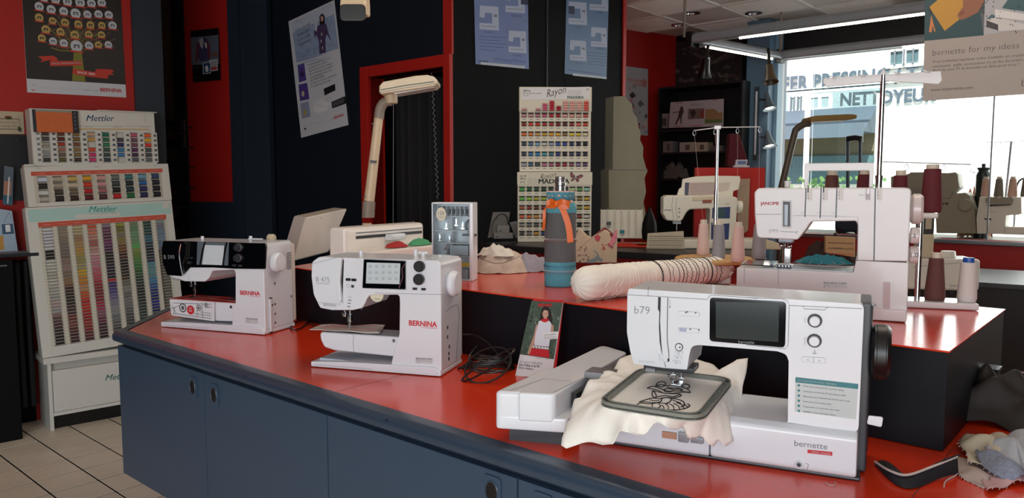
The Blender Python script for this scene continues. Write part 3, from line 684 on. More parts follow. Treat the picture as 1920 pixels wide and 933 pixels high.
# hoop with cloth
HZ = .132
HF = Fr(M3.w(0, 0, HZ), -25)
ho = [f.g(*C1(*p), z=HZ) for p in ((535, 630), (1022, 706), (1170, 520), (740, 468))]
hoop = MB()
cc = rnd(ho, .045, 8)
def ring_(poly, s_):
    cx_ = sum(p[0] for p in ho) / 4; cy_ = sum(p[1] for p in ho) / 4
    out_ = []
    N = len(poly)
    for i in range(N):
        a = Vector(poly[i - 1]); b_ = Vector(poly[(i + 1) % N]); t = (b_ - a).normalized(); nn = Vector((t.y, -t.x)); p = Vector(poly[i])
        if nn.dot(p - Vector((cx_, cy_))) < 0: nn = -nn
        out_.append(tuple(p + nn * s_))
    return out_
HG = mat('hoop_grey', '#7E8078', .4)
def wall_ring(poly, o_out, o_in, z0, z1, m):
    A_ = ring_(poly, o_out); B_ = ring_(poly, o_in); N = len(A_)
    vs_ = [(p[0], p[1], z0) for p in A_] + [(p[0], p[1], z1) for p in A_] + [(p[0], p[1], z1) for p in B_] + [(p[0], p[1], z0) for p in B_]
    fs = []
    for i in range(N):
        j = (i + 1) % N
        for k in range(4): fs.append((k * N + i, k * N + j, ((k + 1) % 4) * N + j, ((k + 1) % 4) * N + i))
    hoop.add(vs_, fs, m)
wall_ring(cc, .0, -.003, -.006, .005, HG); wall_ring(cc, -.0115, -.0145, -.004, .006, HG); wall_ring(cc, -.0, -.013, -.004, -.001, mat('hoop_gap_shade', '#3A3B38', .7))  # darker floor paints the shade between the hoop's ribs
for i in range(4):
    a = Vector(ho[i]); b_ = Vector(ho[(i + 1) % 4]); n_ = int((b_ - a).length / .014); t = (b_ - a).normalized(); nn = Vector((-t.y, t.x))
    for k in range(3, n_ - 2):
        p = a + t * k * .014 + nn * .007
        hoop.box(-.001, .001, -.0055, .0055, -.003, .0045, HG, M=Matrix.Translation((p.x, p.y, 0)) @ Matrix.Rotation(atan2(t.y, t.x), 4, 'Z'))
one('embroidery_hoop', hoop, HF, 'grey plastic embroidery hoop stretched over the white cloth under the needle', 'embroidery hoop')
# cloth: flat in the hoop, falling in folds around it
CLOTH = mat('white_cotton', '#F3EEE6', .85, var=.02, bump=.3, bscale=900, sheen=.2)
outer_px = [((378, 812), .045), ((455, 808), .05), ((520, 818), .05), ((600, 805), .06), ((668, 757), .095), ((738, 766), .085), ((800, 735), .105), ((855, 716), .118), ((930, 760), .085), ((1040, 795), .065), ((1135, 812), .05), ((1165, 797), .05), ((1180, 700), .07), ((1190, 640), .085), ((1205, 590), .10), ((1210, 540), .12), ((1228, 480), .135), ((1228, 425), .155), ((1160, 442), .15), ((1100, 480), .12), ((1040, 440), .13), ((985, 425), .135), ((940, 440), .13), ((850, 425), .125), ((780, 400), .125), ((700, 385), .13), ((660, 430), .125), ((590, 480), .125), ((560, 500), .12), ((540, 515), .12), ((500, 545), .115), ((460, 590), .10), ((430, 640), .085), ((410, 700), .07), ((385, 770), .055)]
outer = [Vector(f.g(*C1(*p), z=z) + (z - HZ,)) for p, z in outer_px]
outer = smooth_line(outer, 4, closed=True)
cen = Vector((sum(p[0] for p in ho) / 4, sum(p[1] for p in ho) / 4, 0))
ins = ring_(cc, -.012); insV = [Vector((p[0], p[1], -.002)) for p in ins]; outV = [Vector((p[0], p[1], -.006)) for p in cc]
def ring_sample(P, ang):
    best = None
    for i in range(len(P)):
        a = P[i - 1] - cen; b_ = P[i] - cen
        u0 = atan2(a.y, a.x); u1 = atan2(b_.y, b_.x); d = (u1 - u0 + pi) % (2 * pi) - pi; e_ = (ang - u0 + pi) % (2 * pi) - pi
        if abs(d) > 1e-6 and 0 <= e_ / d <= 1: best = P[i - 1].lerp(P[i], e_ / d)
    return best or P[0]
NA = 150; NR = 12; rows = []
insR = [ring_sample(insV, 2 * pi * k / NA) for k in range(NA)]
outR = [ring_sample(outV, 2 * pi * k / NA) for k in range(NA)]
# start the outer outline at the matching angle
outerS = [ring_sample([Vector(p) for p in outer], 2 * pi * k / NA) for k in range(NA)]
vs_ = []; fs = []
rings_ = [[cen + (p - cen) * t for p in insR] for t in (.02, .35, .7, .96)]
for R_ in rings_:
    for p in R_: p.z = -.0035
rings_.append(insR); rings_.append([p + Vector((0, 0, -.0005)) for p in outR])
for j in range(1, NR + 1):
    t = j / NR; R_ = []
    for k in range(NA):
        a = outR[k]; b_ = outerS[k]; p = a.lerp(b_, t); L_ = (b_ - a).length
        p.z = a.z + (b_.z - a.z) * t ** 1.3 + sin(k * 2 * pi / NA * 17 + t * 2) * .006 * t + wob(k * .35, t * 2.5, 3, 1.0) * .011 * t + sin(pi * t) * L_ * .06
        R_.append(p)
    rings_.append(R_)
for R_ in rings_: vs_ += R_
for j in range(len(rings_) - 1):
    for k in range(NA): fs.append((j * NA + k, j * NA + (k + 1) % NA, (j + 1) * NA + (k + 1) % NA, (j + 1) * NA + k))
fs.append(tuple(range(NA))[::-1])
mb = MB(); mb.add(vs_, fs, CLOTH)
# stitched motif drawn in black thread
def stz(pts, w, V_=D4):
    q = [Vector(f.g(*V_(*p), z=HZ - .0025)) for p in pts]; q = smooth_line(q, 4); 
    vs2 = []
    for i, p in enumerate(q):
        d = (q[min(i + 1, len(q) - 1)] - q[max(i - 1, 0)]); d = d.normalized() if d.length > 0 else Vector((1, 0)); nn = Vector((-d.y, d.x)) * w / 2; vs2 += [(p.x - nn.x, p.y - nn.y, -.0022), (p.x + nn.x, p.y + nn.y, -.0022)]
    mb.add(vs2, [(2 * i, 2 * i + 2, 2 * i + 3, 2 * i + 1) for i in range(len(q) - 1)], INK)
for pts, w in (([(310, 455), (360, 440), (420, 460), (480, 480), (560, 478), (655, 490)], .002), ([(310, 455), (350, 462), (400, 475), (450, 497), (520, 495), (600, 488), (655, 490), (625, 460), (580, 445)], .0016),
               ([(380, 432), (400, 410), (440, 405), (460, 425), (430, 445), (395, 438)], .0018), ([(590, 440), (610, 425), (640, 428), (648, 448), (620, 458), (595, 450)], .002), ([(370, 445), (420, 425), (470, 440), (500, 430), (560, 440), (600, 450)], .0016),
               ([(440, 470), (470, 458), (510, 466), (500, 485), (460, 484), (440, 470)], .0015), ([(355, 475), (350, 510), (370, 530), (385, 520), (372, 490), (360, 475)], .002), ([(360, 475), (420, 490), (500, 500), (575, 498)], .0014),
               ([(385, 525), (450, 515), (520, 522), (575, 505), (575, 520), (520, 532), (470, 528), (420, 535)], .0022), ([(222, 600), (250, 575), (330, 580), (400, 572), (480, 580)], .002), ([(248, 565), (300, 548), (350, 535), (420, 540), (420, 560), (380, 570), (300, 565), (248, 565)], .002),
               ([(420, 540), (460, 530), (500, 540), (490, 565), (450, 580)], .0018), ([(222, 600), (300, 605), (380, 612), (450, 625), (540, 628), (600, 620), (640, 605), (648, 590), (630, 580)], .0022), ([(500, 535), (560, 545), (600, 565), (605, 590), (580, 605)], .0024),
               ([(460, 585), (480, 600), (478, 624)], .0016), ([(490, 580), (520, 600), (525, 626)], .0018), ([(520, 575), (560, 598), (570, 624)], .0018), ([(545, 570), (590, 590), (605, 618)], .002), ([(400, 580), (420, 595), (400, 612)], .0015), ([(360, 575), (350, 590), (355, 608)], .0015), ([(330, 548), (370, 555), (410, 550)], .0014), ([(610, 585), (625, 600), (640, 604)], .002), ([(505, 545), (540, 560), (580, 575)], .0016), ([(430, 590), (445, 610), (440, 622)], .0015), ([(470, 450), (500, 455), (540, 462), (600, 470)], .0014), ([(520, 470), (560, 455), (590, 470), (560, 480)], .0014)):
    stz(pts, w)
one('embroidered_cloth', mb, HF, 'white cotton cloth with black stitched motif, clamped in the grey hoop and falling in folds', 'cloth', wn_=False, solid=.0012, angle=80)

# ---- middle machine
M2 = Fr(Pz(828, 706, T), -16.7)
f = M2
r = thing('sewing_machine', M2, 'middle white sewing machine with grey screen and fabric swatch on its free arm', 'sewing machine', 'white sewing machines on the red counter')
mb = MB()
o = f.F(A6([(240, 346), (207, 370), (205, 440), (215, 520), (245, 582), (300, 592), (395, 592), (440, 582), (452, 560), (470, 522), (610, 521), (612, 560), (610, 700)])) 
o[0] = (o[0][0], .338)
xr = 0.0
o = [(p[0], p[1]) for p in o] + [(o[-1][0] - .006, .10), (o[-1][0] - .02, .06), (o[-1][0] - .03, .014), (xr, .014), (xr, .338)]
mb.px(o, 0, .165, WH, bev=.009, r=[.02, .02, .03, .03, .012, .004, .006, .015, .02, .02, .01, .01, .01, .01, .01, .004, .008, .018], seg=4)
mb.px([(-.16, .02), (-.004, .02), (-.004, .33), (-.05, .337), (-.16, .337)], .14, .188, WARMWH, bev=.01, r=.01, seg=3)
yf = -.0006
def st(V_, pts, w=.0009, m=SEAM, y=None): mb.stroke(f.F(V_(pts), yf), w, yf, m)
st(A6, [(205, 380), (330, 348)]); st(A6, [(447, 356), (643, 364), (643, 498), (440, 490), (447, 356)], .0012); st(A6, [(500, 512), (620, 516), (816, 520)]); st(A6, [(330, 348), (335, 400), (345, 540), (352, 560)], .0012); st(A6, [(235, 556), (340, 565)], .0007)
mb.flat(f.F(A6([(346, 362), (356, 360), (352, 470), (350, 540), (346, 540), (343, 450)])), yf, BLK)
mb.px(f.F(A6([(330, 348), (356, 350), (352, 362), (345, 460), (352, 545), (340, 558), (332, 540), (326, 440)])), -.012, .0, WH, bev=.003, r=.004)
mb.text('B 475', f.f(*A6(228, 460)), f.f(*A6(290, 462)), GREYINK, yf, bold=-.01); mb.text('QUILTERS EDITION', f.f(*A6(230, 470)), f.f(*A6(288, 473)), GREYINK, yf); mb.text('BERNINA', f.f(*A6(262, 571)), f.f(*A6(320, 576)), GREYINK, yf)
mb.text('BERNINA', f.f(*A6(655, 661)), f.f(*A6(785, 669)), REDT, yf, bold=.035); mb.text('SWISS ENGINEERING', f.f(*A6(713, 674)), f.f(*A6(785, 678)), REDT, yf)
mb.flat(f.F(A6([(686, 808), (765, 812), (764, 840), (685, 835)])), yf, mat('label_grey', '#C4C4C6', .4)); mb.text('BAILLIEUX-CURTI', f.f(*A6(688, 817)), f.f(*A6(762, 821)), DARKP, yf - .0003, bold=.01)
mb.text('MACHINES A COUDRE', f.f(*A6(708, 826)), f.f(*A6(762, 829)), GREYINK, yf - .0003); mb.stroke(f.F(A6([(690, 832), (690, 822), (704, 823), (704, 833), (696, 832)])), .0008, yf - .0003, DARKP)
c = f.f(*A6(730, 861)); mb.cyl((c[0], .001, c[1]), (c[0], -.002, c[1]), .0048, WH); mb.disc(c[0], c[1], .004, .004, -.0025, BLK)
st(A6, [(744, 856), (752, 857), (749, 872)], .0007, GREYINK)
for p_ in ((365, 444), (391, 446)): q = f.F(A6([(p_[0], p_[1]), (p_[0] + 22, p_[1] + 1), (p_[0] + 22, p_[1] + 13), (p_[0], p_[1] + 12)])); mb.px(q, -.002, .001, BLK, r=.002)
for p_ in ((672, 487), (712, 489)): q = f.F(A6([(p_[0], p_[1]), (p_[0] + 21, p_[1] + 1), (p_[0] + 21, p_[1] + 12), (p_[0], p_[1] + 11)])); mb.px(q, -.002, .001, BLK, r=.002)
st(A6, [(368, 474), (395, 476), (395, 487), (368, 484), (368, 474)], .0007); c = f.f(*A6(400, 481)); mb.cyl((c[0], 0, c[1]), (c[0], -.007, c[1]), .0045, CHROME)
c = f.f(*A6(383, 531)); mb.disc(c[0], c[1], .0045, .003, yf, DARKP); mb.disc(c[0], c[1], .0038, .0024, yf - .0003, WH)
for p_ in ((383, 546), (380, 560), (378, 575)): q = f.F(A6([(p_[0] - 7, p_[1] - 3), (p_[0] + 7, p_[1] - 2), (p_[0] + 7, p_[1] + 3), (p_[0] - 7, p_[1] + 2)])); mb.flat(q, yf, GREYINK)
# side marks
for p_ in ((830, 680), (830, 724), (838, 768), (836, 800), (836, 824)):
    y_, z_ = f.sd(*A6(*p_)); mb.box(0, .0008, y_, y_ + .008, z_, z_ + .01, DARKP)
sd_ = [f.sd(*A6(*p)) for p in ((826, 600), (850, 575), (876, 566), (886, 600), (880, 700), (872, 820))]; mb.tube([(.0004, a_, b_) for a_, b_ in sd_], .0006, SEAM, n=4)
mb.build('machine_body', parent=r)
mb = MB(); fl_ = f.F(A6([(243, 692), (610, 706)]), .02); xl2 = fl_[0][0]; xr2 = fl_[1][0]
mb.px([(xl2 - .0, .104), (xl2 + .003, .08), (xl2 + .015, .058), (xl2 + .05, .05), (xr2 - .02, .044), (xr2 + .03, .05), (xr2 + .03, .104)], .02, .12, WH, bev=.005, r=.014, seg=3)
yf2 = .02 - .0006; q = f.F(A6([(400, 706), (397, 740), (402, 794)]), yf2); mb.stroke(q, .0009, yf2, SEAM); c = f.f(*A6(585, 732), .02); mb.disc(c[0], c[1], .0055, .0055, yf2, SEAM); mb.disc(c[0], c[1], .0045, .0045, yf2 - .0003, CHROME); mb.disc(c[0], c[1], .002, .002, yf2 - .0006, DARKP)
mb.box(xl2 + .004, xr2 + .025, .025, .115, .1041, .1046, mat('bed_grey', '#A6A8AE', .35)); mb.box(xl2 + .09, xl2 + .14, .03, .11, .1046, .105, STEEL)
mb.build('free_arm', parent=r)
mb = MB(); mb.px([(-.426, .002), (-.426, .018), (-.30, .024), (-.02, .028), (-.0, .014), (0, .002)], -.006, .17, WH, bev=.003, r=.004)
mb.pz([(-.41, .02), (-.27, .01), (-.235, .11), (-.39, .11)], .0185, .024, mat('base_shade', '#B9C3D0', .3))
mb.stroke([(-.415, .0085), (-.22, .0085)], .0007, -.0066, GREYINK)
for k in range(40): mb.stroke([(-.41 + k * .0048, .0085), (-.41 + k * .0048, .012 if k % 5 == 0 else .0102)], .0005, -.0066, GREYINK)
for x in (-.4, -.02): mb.cyl((x, .02, .003), (x, .02, 0), .008, DARKP); mb.cyl((x, .15, .003), (x, .15, 0), .008, DARKP)
mb.build('base_plate', parent=r)
mb = MB(); q = f.F(A6([(449, 358), (641, 366), (640, 496), (442, 489)])); mb.px(q, -.002, .003, GLOSS, bev=.001, r=.002); q = f.F(A6([(462, 372), (617, 376), (613, 472), (458, 468)])); mb.flat(q, -.0024, mat('screen_paper', '#BFC7CC', .5))
for i in range(3):
    for j in range(5):
        c = f.f(*A6(478 + j * 30, 390 + i * 28)); mb.disc(c[0], c[1], .006, .005, -.0026, mat('screen_icon', '#A9B4BA', .5), n=8)
mb.stroke(f.F(A6([(640, 375), (625, 400), (628, 440), (610, 490)])), .004, -.0028, mat('maroon_painted_reflection', '#4A1F2E', .4)); mb.build('touch_screen', parent=r)  # maroon stroke is a reflection painted onto the screen
for p_ in ((701, 391), (699, 451)): x, z = f.f(*A6(*p_), -.01); knob('dial', r, x, z, 0, .0155, .016, BLK)
handwheel(r, 0, f.sd(*A6(870, 470), .02)[0] + .005, f.sd(*A6(870, 470), .02)[1], .037, .026, WH)
x, z = f.f(*A6(370, 600), .06); needle_unit(r, x - .0, .06, .178, .106)
mb = MB(); mb.box(x - .03, x + .03, .03, .1, .174, .184, DARKP); mb.cyl((x + .055, .05, .186), (x + .055, .05, .176), .004, SEAM); mb.build('head_underside', parent=r)
for px_, h_ in ((427, .008), (680, .016), (715, .01)):
    mb = MB(); x = f.f(*A6(px_, 345), .08)[0]; mb.cyl((x, .09, .334), (x, .09, .344 + h_), .006, WH, bev=.001); mb.build('top_knob', parent=r)
mb = MB()
mb.cyl((f.f(*A6(715, 345), .08)[0] - .015, .09, .35), (f.f(*A6(715, 345), .08)[0] + .015, .09, .35), .0035, WH); mb.build('bobbin_winder', parent=r); mb = MB(); mb.cyl((f.f(*A6(755, 335), .08)[0], .09, .336), (f.f(*A6(755, 335), .08)[0], .09, .348), .002, STEEL); mb.build('spool_pin', parent=r)
mb = MB(); c = f.f(*A6(497, 520), -.003); mb.cyl((c[0], .012, c[1] - .002), (c[0], .010, c[1] - .002), .022, mat('round_tag', '#D9D2BA', .5), n=28); mb.text('YEARS', (c[0] - .01, c[1] - .018), (c[0] + .01, c[1] - .0175), GREYINK, .0095); one('round_tag', mb, M2, 'small round cream tag hanging under the arm of the middle machine', 'tag')
# fabric swatch on the free arm
mb = MB(); sw = [f.g(*A6(*p), z=.107) for p in ((196, 686), (250, 663), (400, 668), (545, 664), (520, 702), (380, 692), (290, 690))]
def sw_surf(mb, poly, z, m, amp=.002, solid=None, n=14):
    """cloth sheet filling a quad [front-left, back-left, back-right, front-right]"""
    a, b_, c, d = [Vector(p) for p in poly]
    mb.surf(lambda u, v: ((a.lerp(d, u)).lerp(b_.lerp(c, u), v).x + wob(u * 4, v * 3, z * 9) * .003, (a.lerp(d, u)).lerp(b_.lerp(c, u), v).y + wob(u * 5, v * 3, 7 + z) * .003, z + wob(u * 3, v * 3, 5) * amp + .5 * amp), n, n, m)
sw_surf(mb, [sw[0], sw[1], sw[3], sw[4]], .108, mat('swatch_cloth', '#DAD0C8', .85), .004)
SWP = mat('swatch_red_print', '#C77A72', .8)
a, d, b_, c = [Vector(p) for p in (sw[0], sw[4], sw[1], sw[3])]
for (u0, u1, v) in ((.1, .5, .3), (.2, .9, .7), (.55, .92, .25), (.15, .4, .55)):
    p = a.lerp(d, u0).lerp(b_.lerp(c, u0), v); q = a.lerp(d, u1).lerp(b_.lerp(c, u1), v); dd = (q - p).normalized(); nn = Vector((-dd.y, dd.x)) * .0009
    mb.add([(p.x - nn.x, p.y - nn.y, .1135), (q.x - nn.x, q.y - nn.y, .1135), (q.x + nn.x, q.y + nn.y, .1135), (p.x + nn.x, p.y + nn.y, .1135)], [(0, 1, 2, 3)], SWP)
one('fabric_swatch', mb, M2, 'cream and pink printed fabric swatch under the presser foot of the middle machine', 'fabric', wn_=False, solid=.0012)

# ---- left machine with glossy black face
M1 = Fr(Pz(498, 628, T), -20)
f = M1
r = thing('sewing_machine', M1, 'left white sewing machine with glossy black face panel and illustrated accessory cover', 'sewing machine', 'white sewing machines on the red counter')
mb = MB()
o = f.F(A5([(95, 232), (82, 290), (95, 400), (120, 456), (220, 490), (345, 492), (372, 470), (392, 425), (530, 418), (537, 440), (537, 625)]))
o[0] = (o[0][0], .338)
o = o + [(o[-1][0] - .006, .10), (o[-1][0] - .015, .07), (o[-1][0] - .02, .014), (0, .014), (0, .34)]
mb.px(o, 0, .17, WH, bev=.009, r=[.01, .02, .03, .01, .01, .006, .015, .015, .012, .008, .008, .01, .01, .004, .008, .018], seg=4)
mb.px([(-.17, .02), (-.004, .02), (-.004, .325), (-.05, .335), (-.17, .337)], .15, .20, WARMWH, bev=.012, r=.012, seg=3)
yf = -.0006
mb.text('BERNINA', f.f(*A5(568, 572)), f.f(*A5(692, 579)), REDT, yf, bold=.035); mb.text('SWISS ENGINEERING', f.f(*A5(628, 586)), f.f(*A5(694, 590)), REDT, yf); mb.text('BERNINA', f.f(*A5(145, 480)), f.f(*A5(200, 486)), GREYINK, yf, bold=.02)
mb.flat(f.F(A5([(602, 716), (680, 722), (679, 756), (601, 750)])), yf, mat('label_grey', '#C4C4C6', .4)); mb.text('BAILLIEUX-CURTI', f.f(*A5(606, 726)), f.f(*A5(676, 731)), DARKP, yf - .0003); mb.stroke(f.F(A5([(606, 748), (606, 736), (622, 737), (622, 749)])), .0008, yf - .0003, DARKP)
c = f.f(*A5(646, 787)); mb.disc(c[0], c[1], .0055, .0055, yf, SEAM); mb.disc(c[0], c[1], .0045, .0045, yf - .0003, DARKP); mb.stroke(f.F(A5([(660, 778), (664, 780), (664, 800)])), .0007, yf, GREYINK)
for p_ in ((250, 428), (250, 448), (247, 464), (244, 478)): c = f.f(*A5(*p_)); mb.disc(c[0], c[1], .003, .002, yf, GREYINK, n=10); mb.disc(c[0], c[1], .0022, .0014, yf - .0003, WH, n=10)
for k in range(11):
    y_, z_ = f.sd(*A5(858, 315 + k * 10)); y2, z2 = f.sd(*A5(886, 310 + k * 10)); mb.poly([(-.0005, y_, z_), (-.0005, y2, z2), (-.0005, y2, z2 + .002), (-.0005, y_, z_ + .002)], (.0012, 0, 0), DARKP)
for p_ in ((765, 645), (782, 640), (784, 700), (784, 755), (780, 510), (884, 590)): y_, z_ = f.sd(*A5(*p_)); mb.box(-.0005, .0008, y_, y_ + .006, z_, z_ + .008, DARKP)
mb.build('machine_body', parent=r)
mb = MB(); q = f.F(A5([(92, 236), (735, 252), (726, 414), (540, 412), (400, 404), (260, 404), (226, 440), (205, 458), (118, 452), (90, 380), (82, 290)])); mb.px(q, -.006, .004, GLOSS, bev=.003, r=[.01, .01, .006, .01, .01, .01, .01, .004, .004, .02, .02])
mb.text('B 590', f.f(*A5(100, 350)), f.f(*A5(165, 350)), mat('screen_print', '#8F959B', .4), -.0064, bold=-.01)
for p_ in ((525, 383), (562, 385)): q = f.F(A5([(p_[0], p_[1]), (p_[0] + 26, p_[1] + 1), (p_[0] + 26, p_[1] + 13), (p_[0], p_[1] + 12)])); mb.px(q, -.008, -.005, DARKP, r=.002)
for p_ in ((232, 336), (262, 337)): q = f.F(A5([(p_[0], p_[1]), (p_[0] + 18, p_[1] + 1), (p_[0] + 18, p_[1] + 12), (p_[0], p_[1] + 11)])); mb.px(q, -.008, -.005, DARKP, r=.002)
c = f.f(*A5(262, 372)); mb.cyl((c[0], -.005, c[1]), (c[0], -.013, c[1]), .006, DARKP)
mb.build('face_panel', parent=r)
mb = MB(); q = f.F(A5([(308, 240), (505, 248), (500, 390), (303, 385)])); mb.flat(q, -.0066, mat('screen_dim', '#5B646C', .3)); q = f.F(A5([(355, 262), (475, 266), (468, 388), (338, 382)])); mb.flat(q, -.007, mat('screen_glow', '#C7CED3', .4))
mb.stroke(f.F(A5([(357, 243), (340, 300), (325, 388)])), .008, -.0074, BLK); mb.stroke(f.F(A5([(492, 248), (480, 300), (468, 390)])), .008, -.0074, BLK); mb.build('touch_screen', parent=r)
for p_ in ((548, 280), (546, 345)): x, z = f.f(*A5(*p_), -.015); knob('dial', r, x, z, -.005, .0115, .018, DARKP, ring=STEEL)
mb = MB(); q = f.F(A5([(212, 238), (236, 250), (232, 330), (218, 380), (218, 440), (205, 455), (190, 400), (180, 320), (190, 262)]), -.012); mb.px(q, -.018, -.005, GLOSS, bev=.004, r=.006)
q = f.F(A5([(196, 258), (186, 320), (196, 400), (208, 452)]), -.02); mb.tube([(a_, -.019, b_) for a_, b_ in q], .0022, CHROME, sm=4); mb.build('take_up_cover', parent=r)
x, z = f.f(*A5(272, 500), .06); mb = MB(); mb.box(x - .03, x + .03, .03, .1, .180, .192, DARKP); mb.build('head_underside', parent=r); needle_unit(r, x, .06, .184, .112)
mb = MB(); fl_ = f.F(A5([(123, 606), (400, 618), (545, 640)]), .01)
mb.px([(fl_[0][0], .108), (fl_[0][0] + .006, .05), (fl_[0][0] + .012, .044), (fl_[1][0], .034), (fl_[1][0] + .004, .108)], .01, .13, mat('engraved_white', '#DAD9DC', .4), bev=.004, r=.004)
# machine drawing on the cover
yg = .0094
for (px_, py_, rr) in ((210, 655, .018), (310, 655, .012), (355, 640, .010)):
    c = f.f(*A5(px_, py_), .01); mb.disc(c[0], c[1], rr, rr * 1.0, yg, SEAM); mb.disc(c[0], c[1], rr * .72, rr * .72, yg - .0003, mat('engraved_white', '#DAD9DC', .4)); mb.disc(c[0], c[1], rr * .45, rr * .45, yg - .0006, SEAM)
for a_, b_ in (((150, 625), (390, 632)), ((140, 640), (170, 690)), ((300, 625), (300, 710)), ((320, 680), (385, 690)), ((150, 690), (390, 722)), ((140, 660), (190, 640)), ((330, 625), (335, 720)), ((350, 655), (392, 650)), ((160, 650), (150, 700)), ((275, 690), (390, 705))):
    mb.stroke([f.f(*A5(*a_), .01), f.f(*A5(*b_), .01)], .0022, yg - .0007, GREYINK)
c = f.f(*A5(259, 668), .01); mb.disc(c[0], c[1], .0175, .0175, yg - .001, REDT, n=24)
for k in range(3): mb.text(('JOUEZ', 'POUR LA', 'VIE')[k], (c[0] - .009, c[1] + .005 - k * .006), (c[0] + .009, c[1] + .005 - k * .006), PAPER, yg - .0013) if k == 1 else mb.text(('BON', '', 'MINI')[k], (c[0] - .007, c[1] + .005 - k * .006), (c[0] + .007, c[1] + .005 - k * .006), PAPER, yg - .0013)
mb.px([(fl_[1][0] + .005, .108), (fl_[1][0] + .005, .036), (fl_[2][0], .04), (fl_[2][0] + .02, .108)], .012, .125, WH, bev=.004, r=.008)
c = f.f(*A5(510, 650), .012); mb.disc(c[0], c[1], .006, .006, .0114, SEAM); mb.disc(c[0], c[1], .0045, .0045, .011, STEEL)
mb.box(fl_[0][0] + .003, fl_[2][0] + .02, .012, .125, .108, .1095, WH); mb.build('free_arm', parent=r)
mb = MB(); q = [f.g(*A5(*p), z=.111) for p in ((122, 600), (190, 578), (530, 555), (533, 590), (400, 614))]
mb.pz([(fl_[0][0], .012), (fl_[2][0], .012), (fl_[2][0], .125), (fl_[0][0] + .004, .125)], .110, .1115, mat('red_leaflet', '#B32A22', .4)); 
for k in range(7): mb.text(('CREATIVE', 'SEWING', 'ACCESSORY', 'KIT', 'LIMITED', 'EDITION', 'SET')[k], (0, 0), (.04, 0), PAPER, 0) if False else None
for k, (x, y, w) in enumerate(((-.40, .03, .10), (-.30, .05, .12), (-.38, .07, .09), (-.25, .09, .10), (-.2, .04, .06), (-.35, .1, .06))): mb.box(x, x + w, y, y + .004, .1116, .1119, mat('pale_red_print', '#D9A09A', .5))
mb.box(-.24, -.16, .06, .12, .1116, .1118, mat('leaflet_dark', '#2A1614', .4)); one('leaflet', mb, M1, 'red printed leaflet lying on the free arm of the left machine', 'leaflet')
mb = MB(); mb.px([(-.488, .002), (-.488, .02), (-.35, .026), (-.02, .03), (0, .014), (0, .002)], -.006, .18, WH, bev=.003, r=.004)
mb.stroke([(-.478, .010), (-.255, .010)], .0007, -.0066, GREYINK)
for k in range(44): mb.stroke([(-.475 + k * .005, .01), (-.475 + k * .005, .0145 if k % 5 == 0 else .0122)], .0005, -.0066, GREYINK)
for x in (-.46, -.02): mb.cyl((x, .02, .003), (x, .02, 0), .008, DARKP); mb.cyl((x, .15, .003), (x, .15, 0), .008, DARKP)
mb.build('base_plate', parent=r)
handwheel(r, 0, f.sd(*A5(800, 370), .02)[0] + .01, f.sd(*A5(815, 370), .02)[1], .036, .028, WH)
for px_, h_ in ((320, .01), (622, .016)): mb = MB(); x = f.f(*A5(px_, 225), .08)[0]; mb.cyl((x, .09, .334), (x, .09, .342 + h_), .006, WH, bev=.001); mb.build('top_knob', parent=r)
mb = MB(); x = f.f(*A5(655, 225), .08)[0]; mb.box(x - .03, x + .03, .08, .095, .345, .35, WH, bev=.002); mb.build('thread_holder', parent=r); mb = MB(); x = f.f(*A5(745, 215), .14)[0]; mb.cyl((x - .015, .16, .345), (x + .01, .16, .345), .017, BEIGE, bev=.003); mb.build('winder_disc', parent=r); mb = MB(); mb.cyl((x + .03, .14, .33), (x + .03, .14, .35), .002, STEEL)
mb.build('spool_pin', parent=r)
mb = MB(); a_ = f.sd(*A5(750, 598)); b_ = f.sd(*A5(748, 805)); mb.box(.001, .006, a_[0] - .004, a_[0] + .006, b_[1], a_[1], WH, bev=.001); mb.box(.001, .007, a_[0] - .004, a_[0] + .006, b_[1] - .004, b_[1], DARKP); mb.box(.001, .007, a_[0] - .004, a_[0] + .006, a_[1], a_[1] + .004, DARKP)
mb.build('touch_pen', parent=r)
# cables behind the machines
mb = MB(); f = M1; 
def CG(pts, z): return [Pz(x, y, T + zz) for (x, y), zz in zip(pts, z)]
mb.tube(CG([(553, 572), (572, 568), (584, 585), (576, 606), (555, 618), (545, 612), (565, 600), (590, 610)], [.06, .06, .03, .008, .006, .006, .008, .006]), .003, BLK, sm=6, n=6)
one('power_cable', mb, Fr((0, 0, 0)), 'thin black cable looping from the back of the left machine', 'cable', wn_=False)
mb = MB()
mb.tube(CG([(868, 627), (890, 628), (912, 640), (935, 665), (955, 690), (930, 698), (890, 695), (880, 670), (895, 648)], [.08, .08, .07, .04, .012, .01, .01, .05, .07]), .003, BLK, sm=6, n=6)
for k in range(5):
    c = Pz(912 + k * 3, 691 - k * 1, T); a0 = k * .5; mb.tube([c + Vector((cos(t * pi / 6 + a0) * (.085 - k * .007), sin(t * pi / 6 + a0) * (.04 - k * .003), .004 + k * .006 + .004 * sin(t))) for t in range(12)], .0032, BLK, sm=3, n=6, closed=True)
for k in range(2): c = Pz(915, 684, T + .045); mb.tube([c + Vector((cos(t * pi / 6) * (.065 + k * .01), sin(t * pi / 6) * .03, .045 * sin(t * pi / 6 + .4 + k))) for t in range(12)], .003, BLK, sm=3, n=6, closed=True)
mb.tube(CG([(940, 682), (960, 670), (975, 660), (985, 650)], [.01, .01, .02, .03]), .003, BLK, sm=6, n=6)
one('coiled_cable', mb, Fr((0, 0, 0)), 'tangled coil of black cable on the counter right of the middle machine', 'cable', wn_=False)
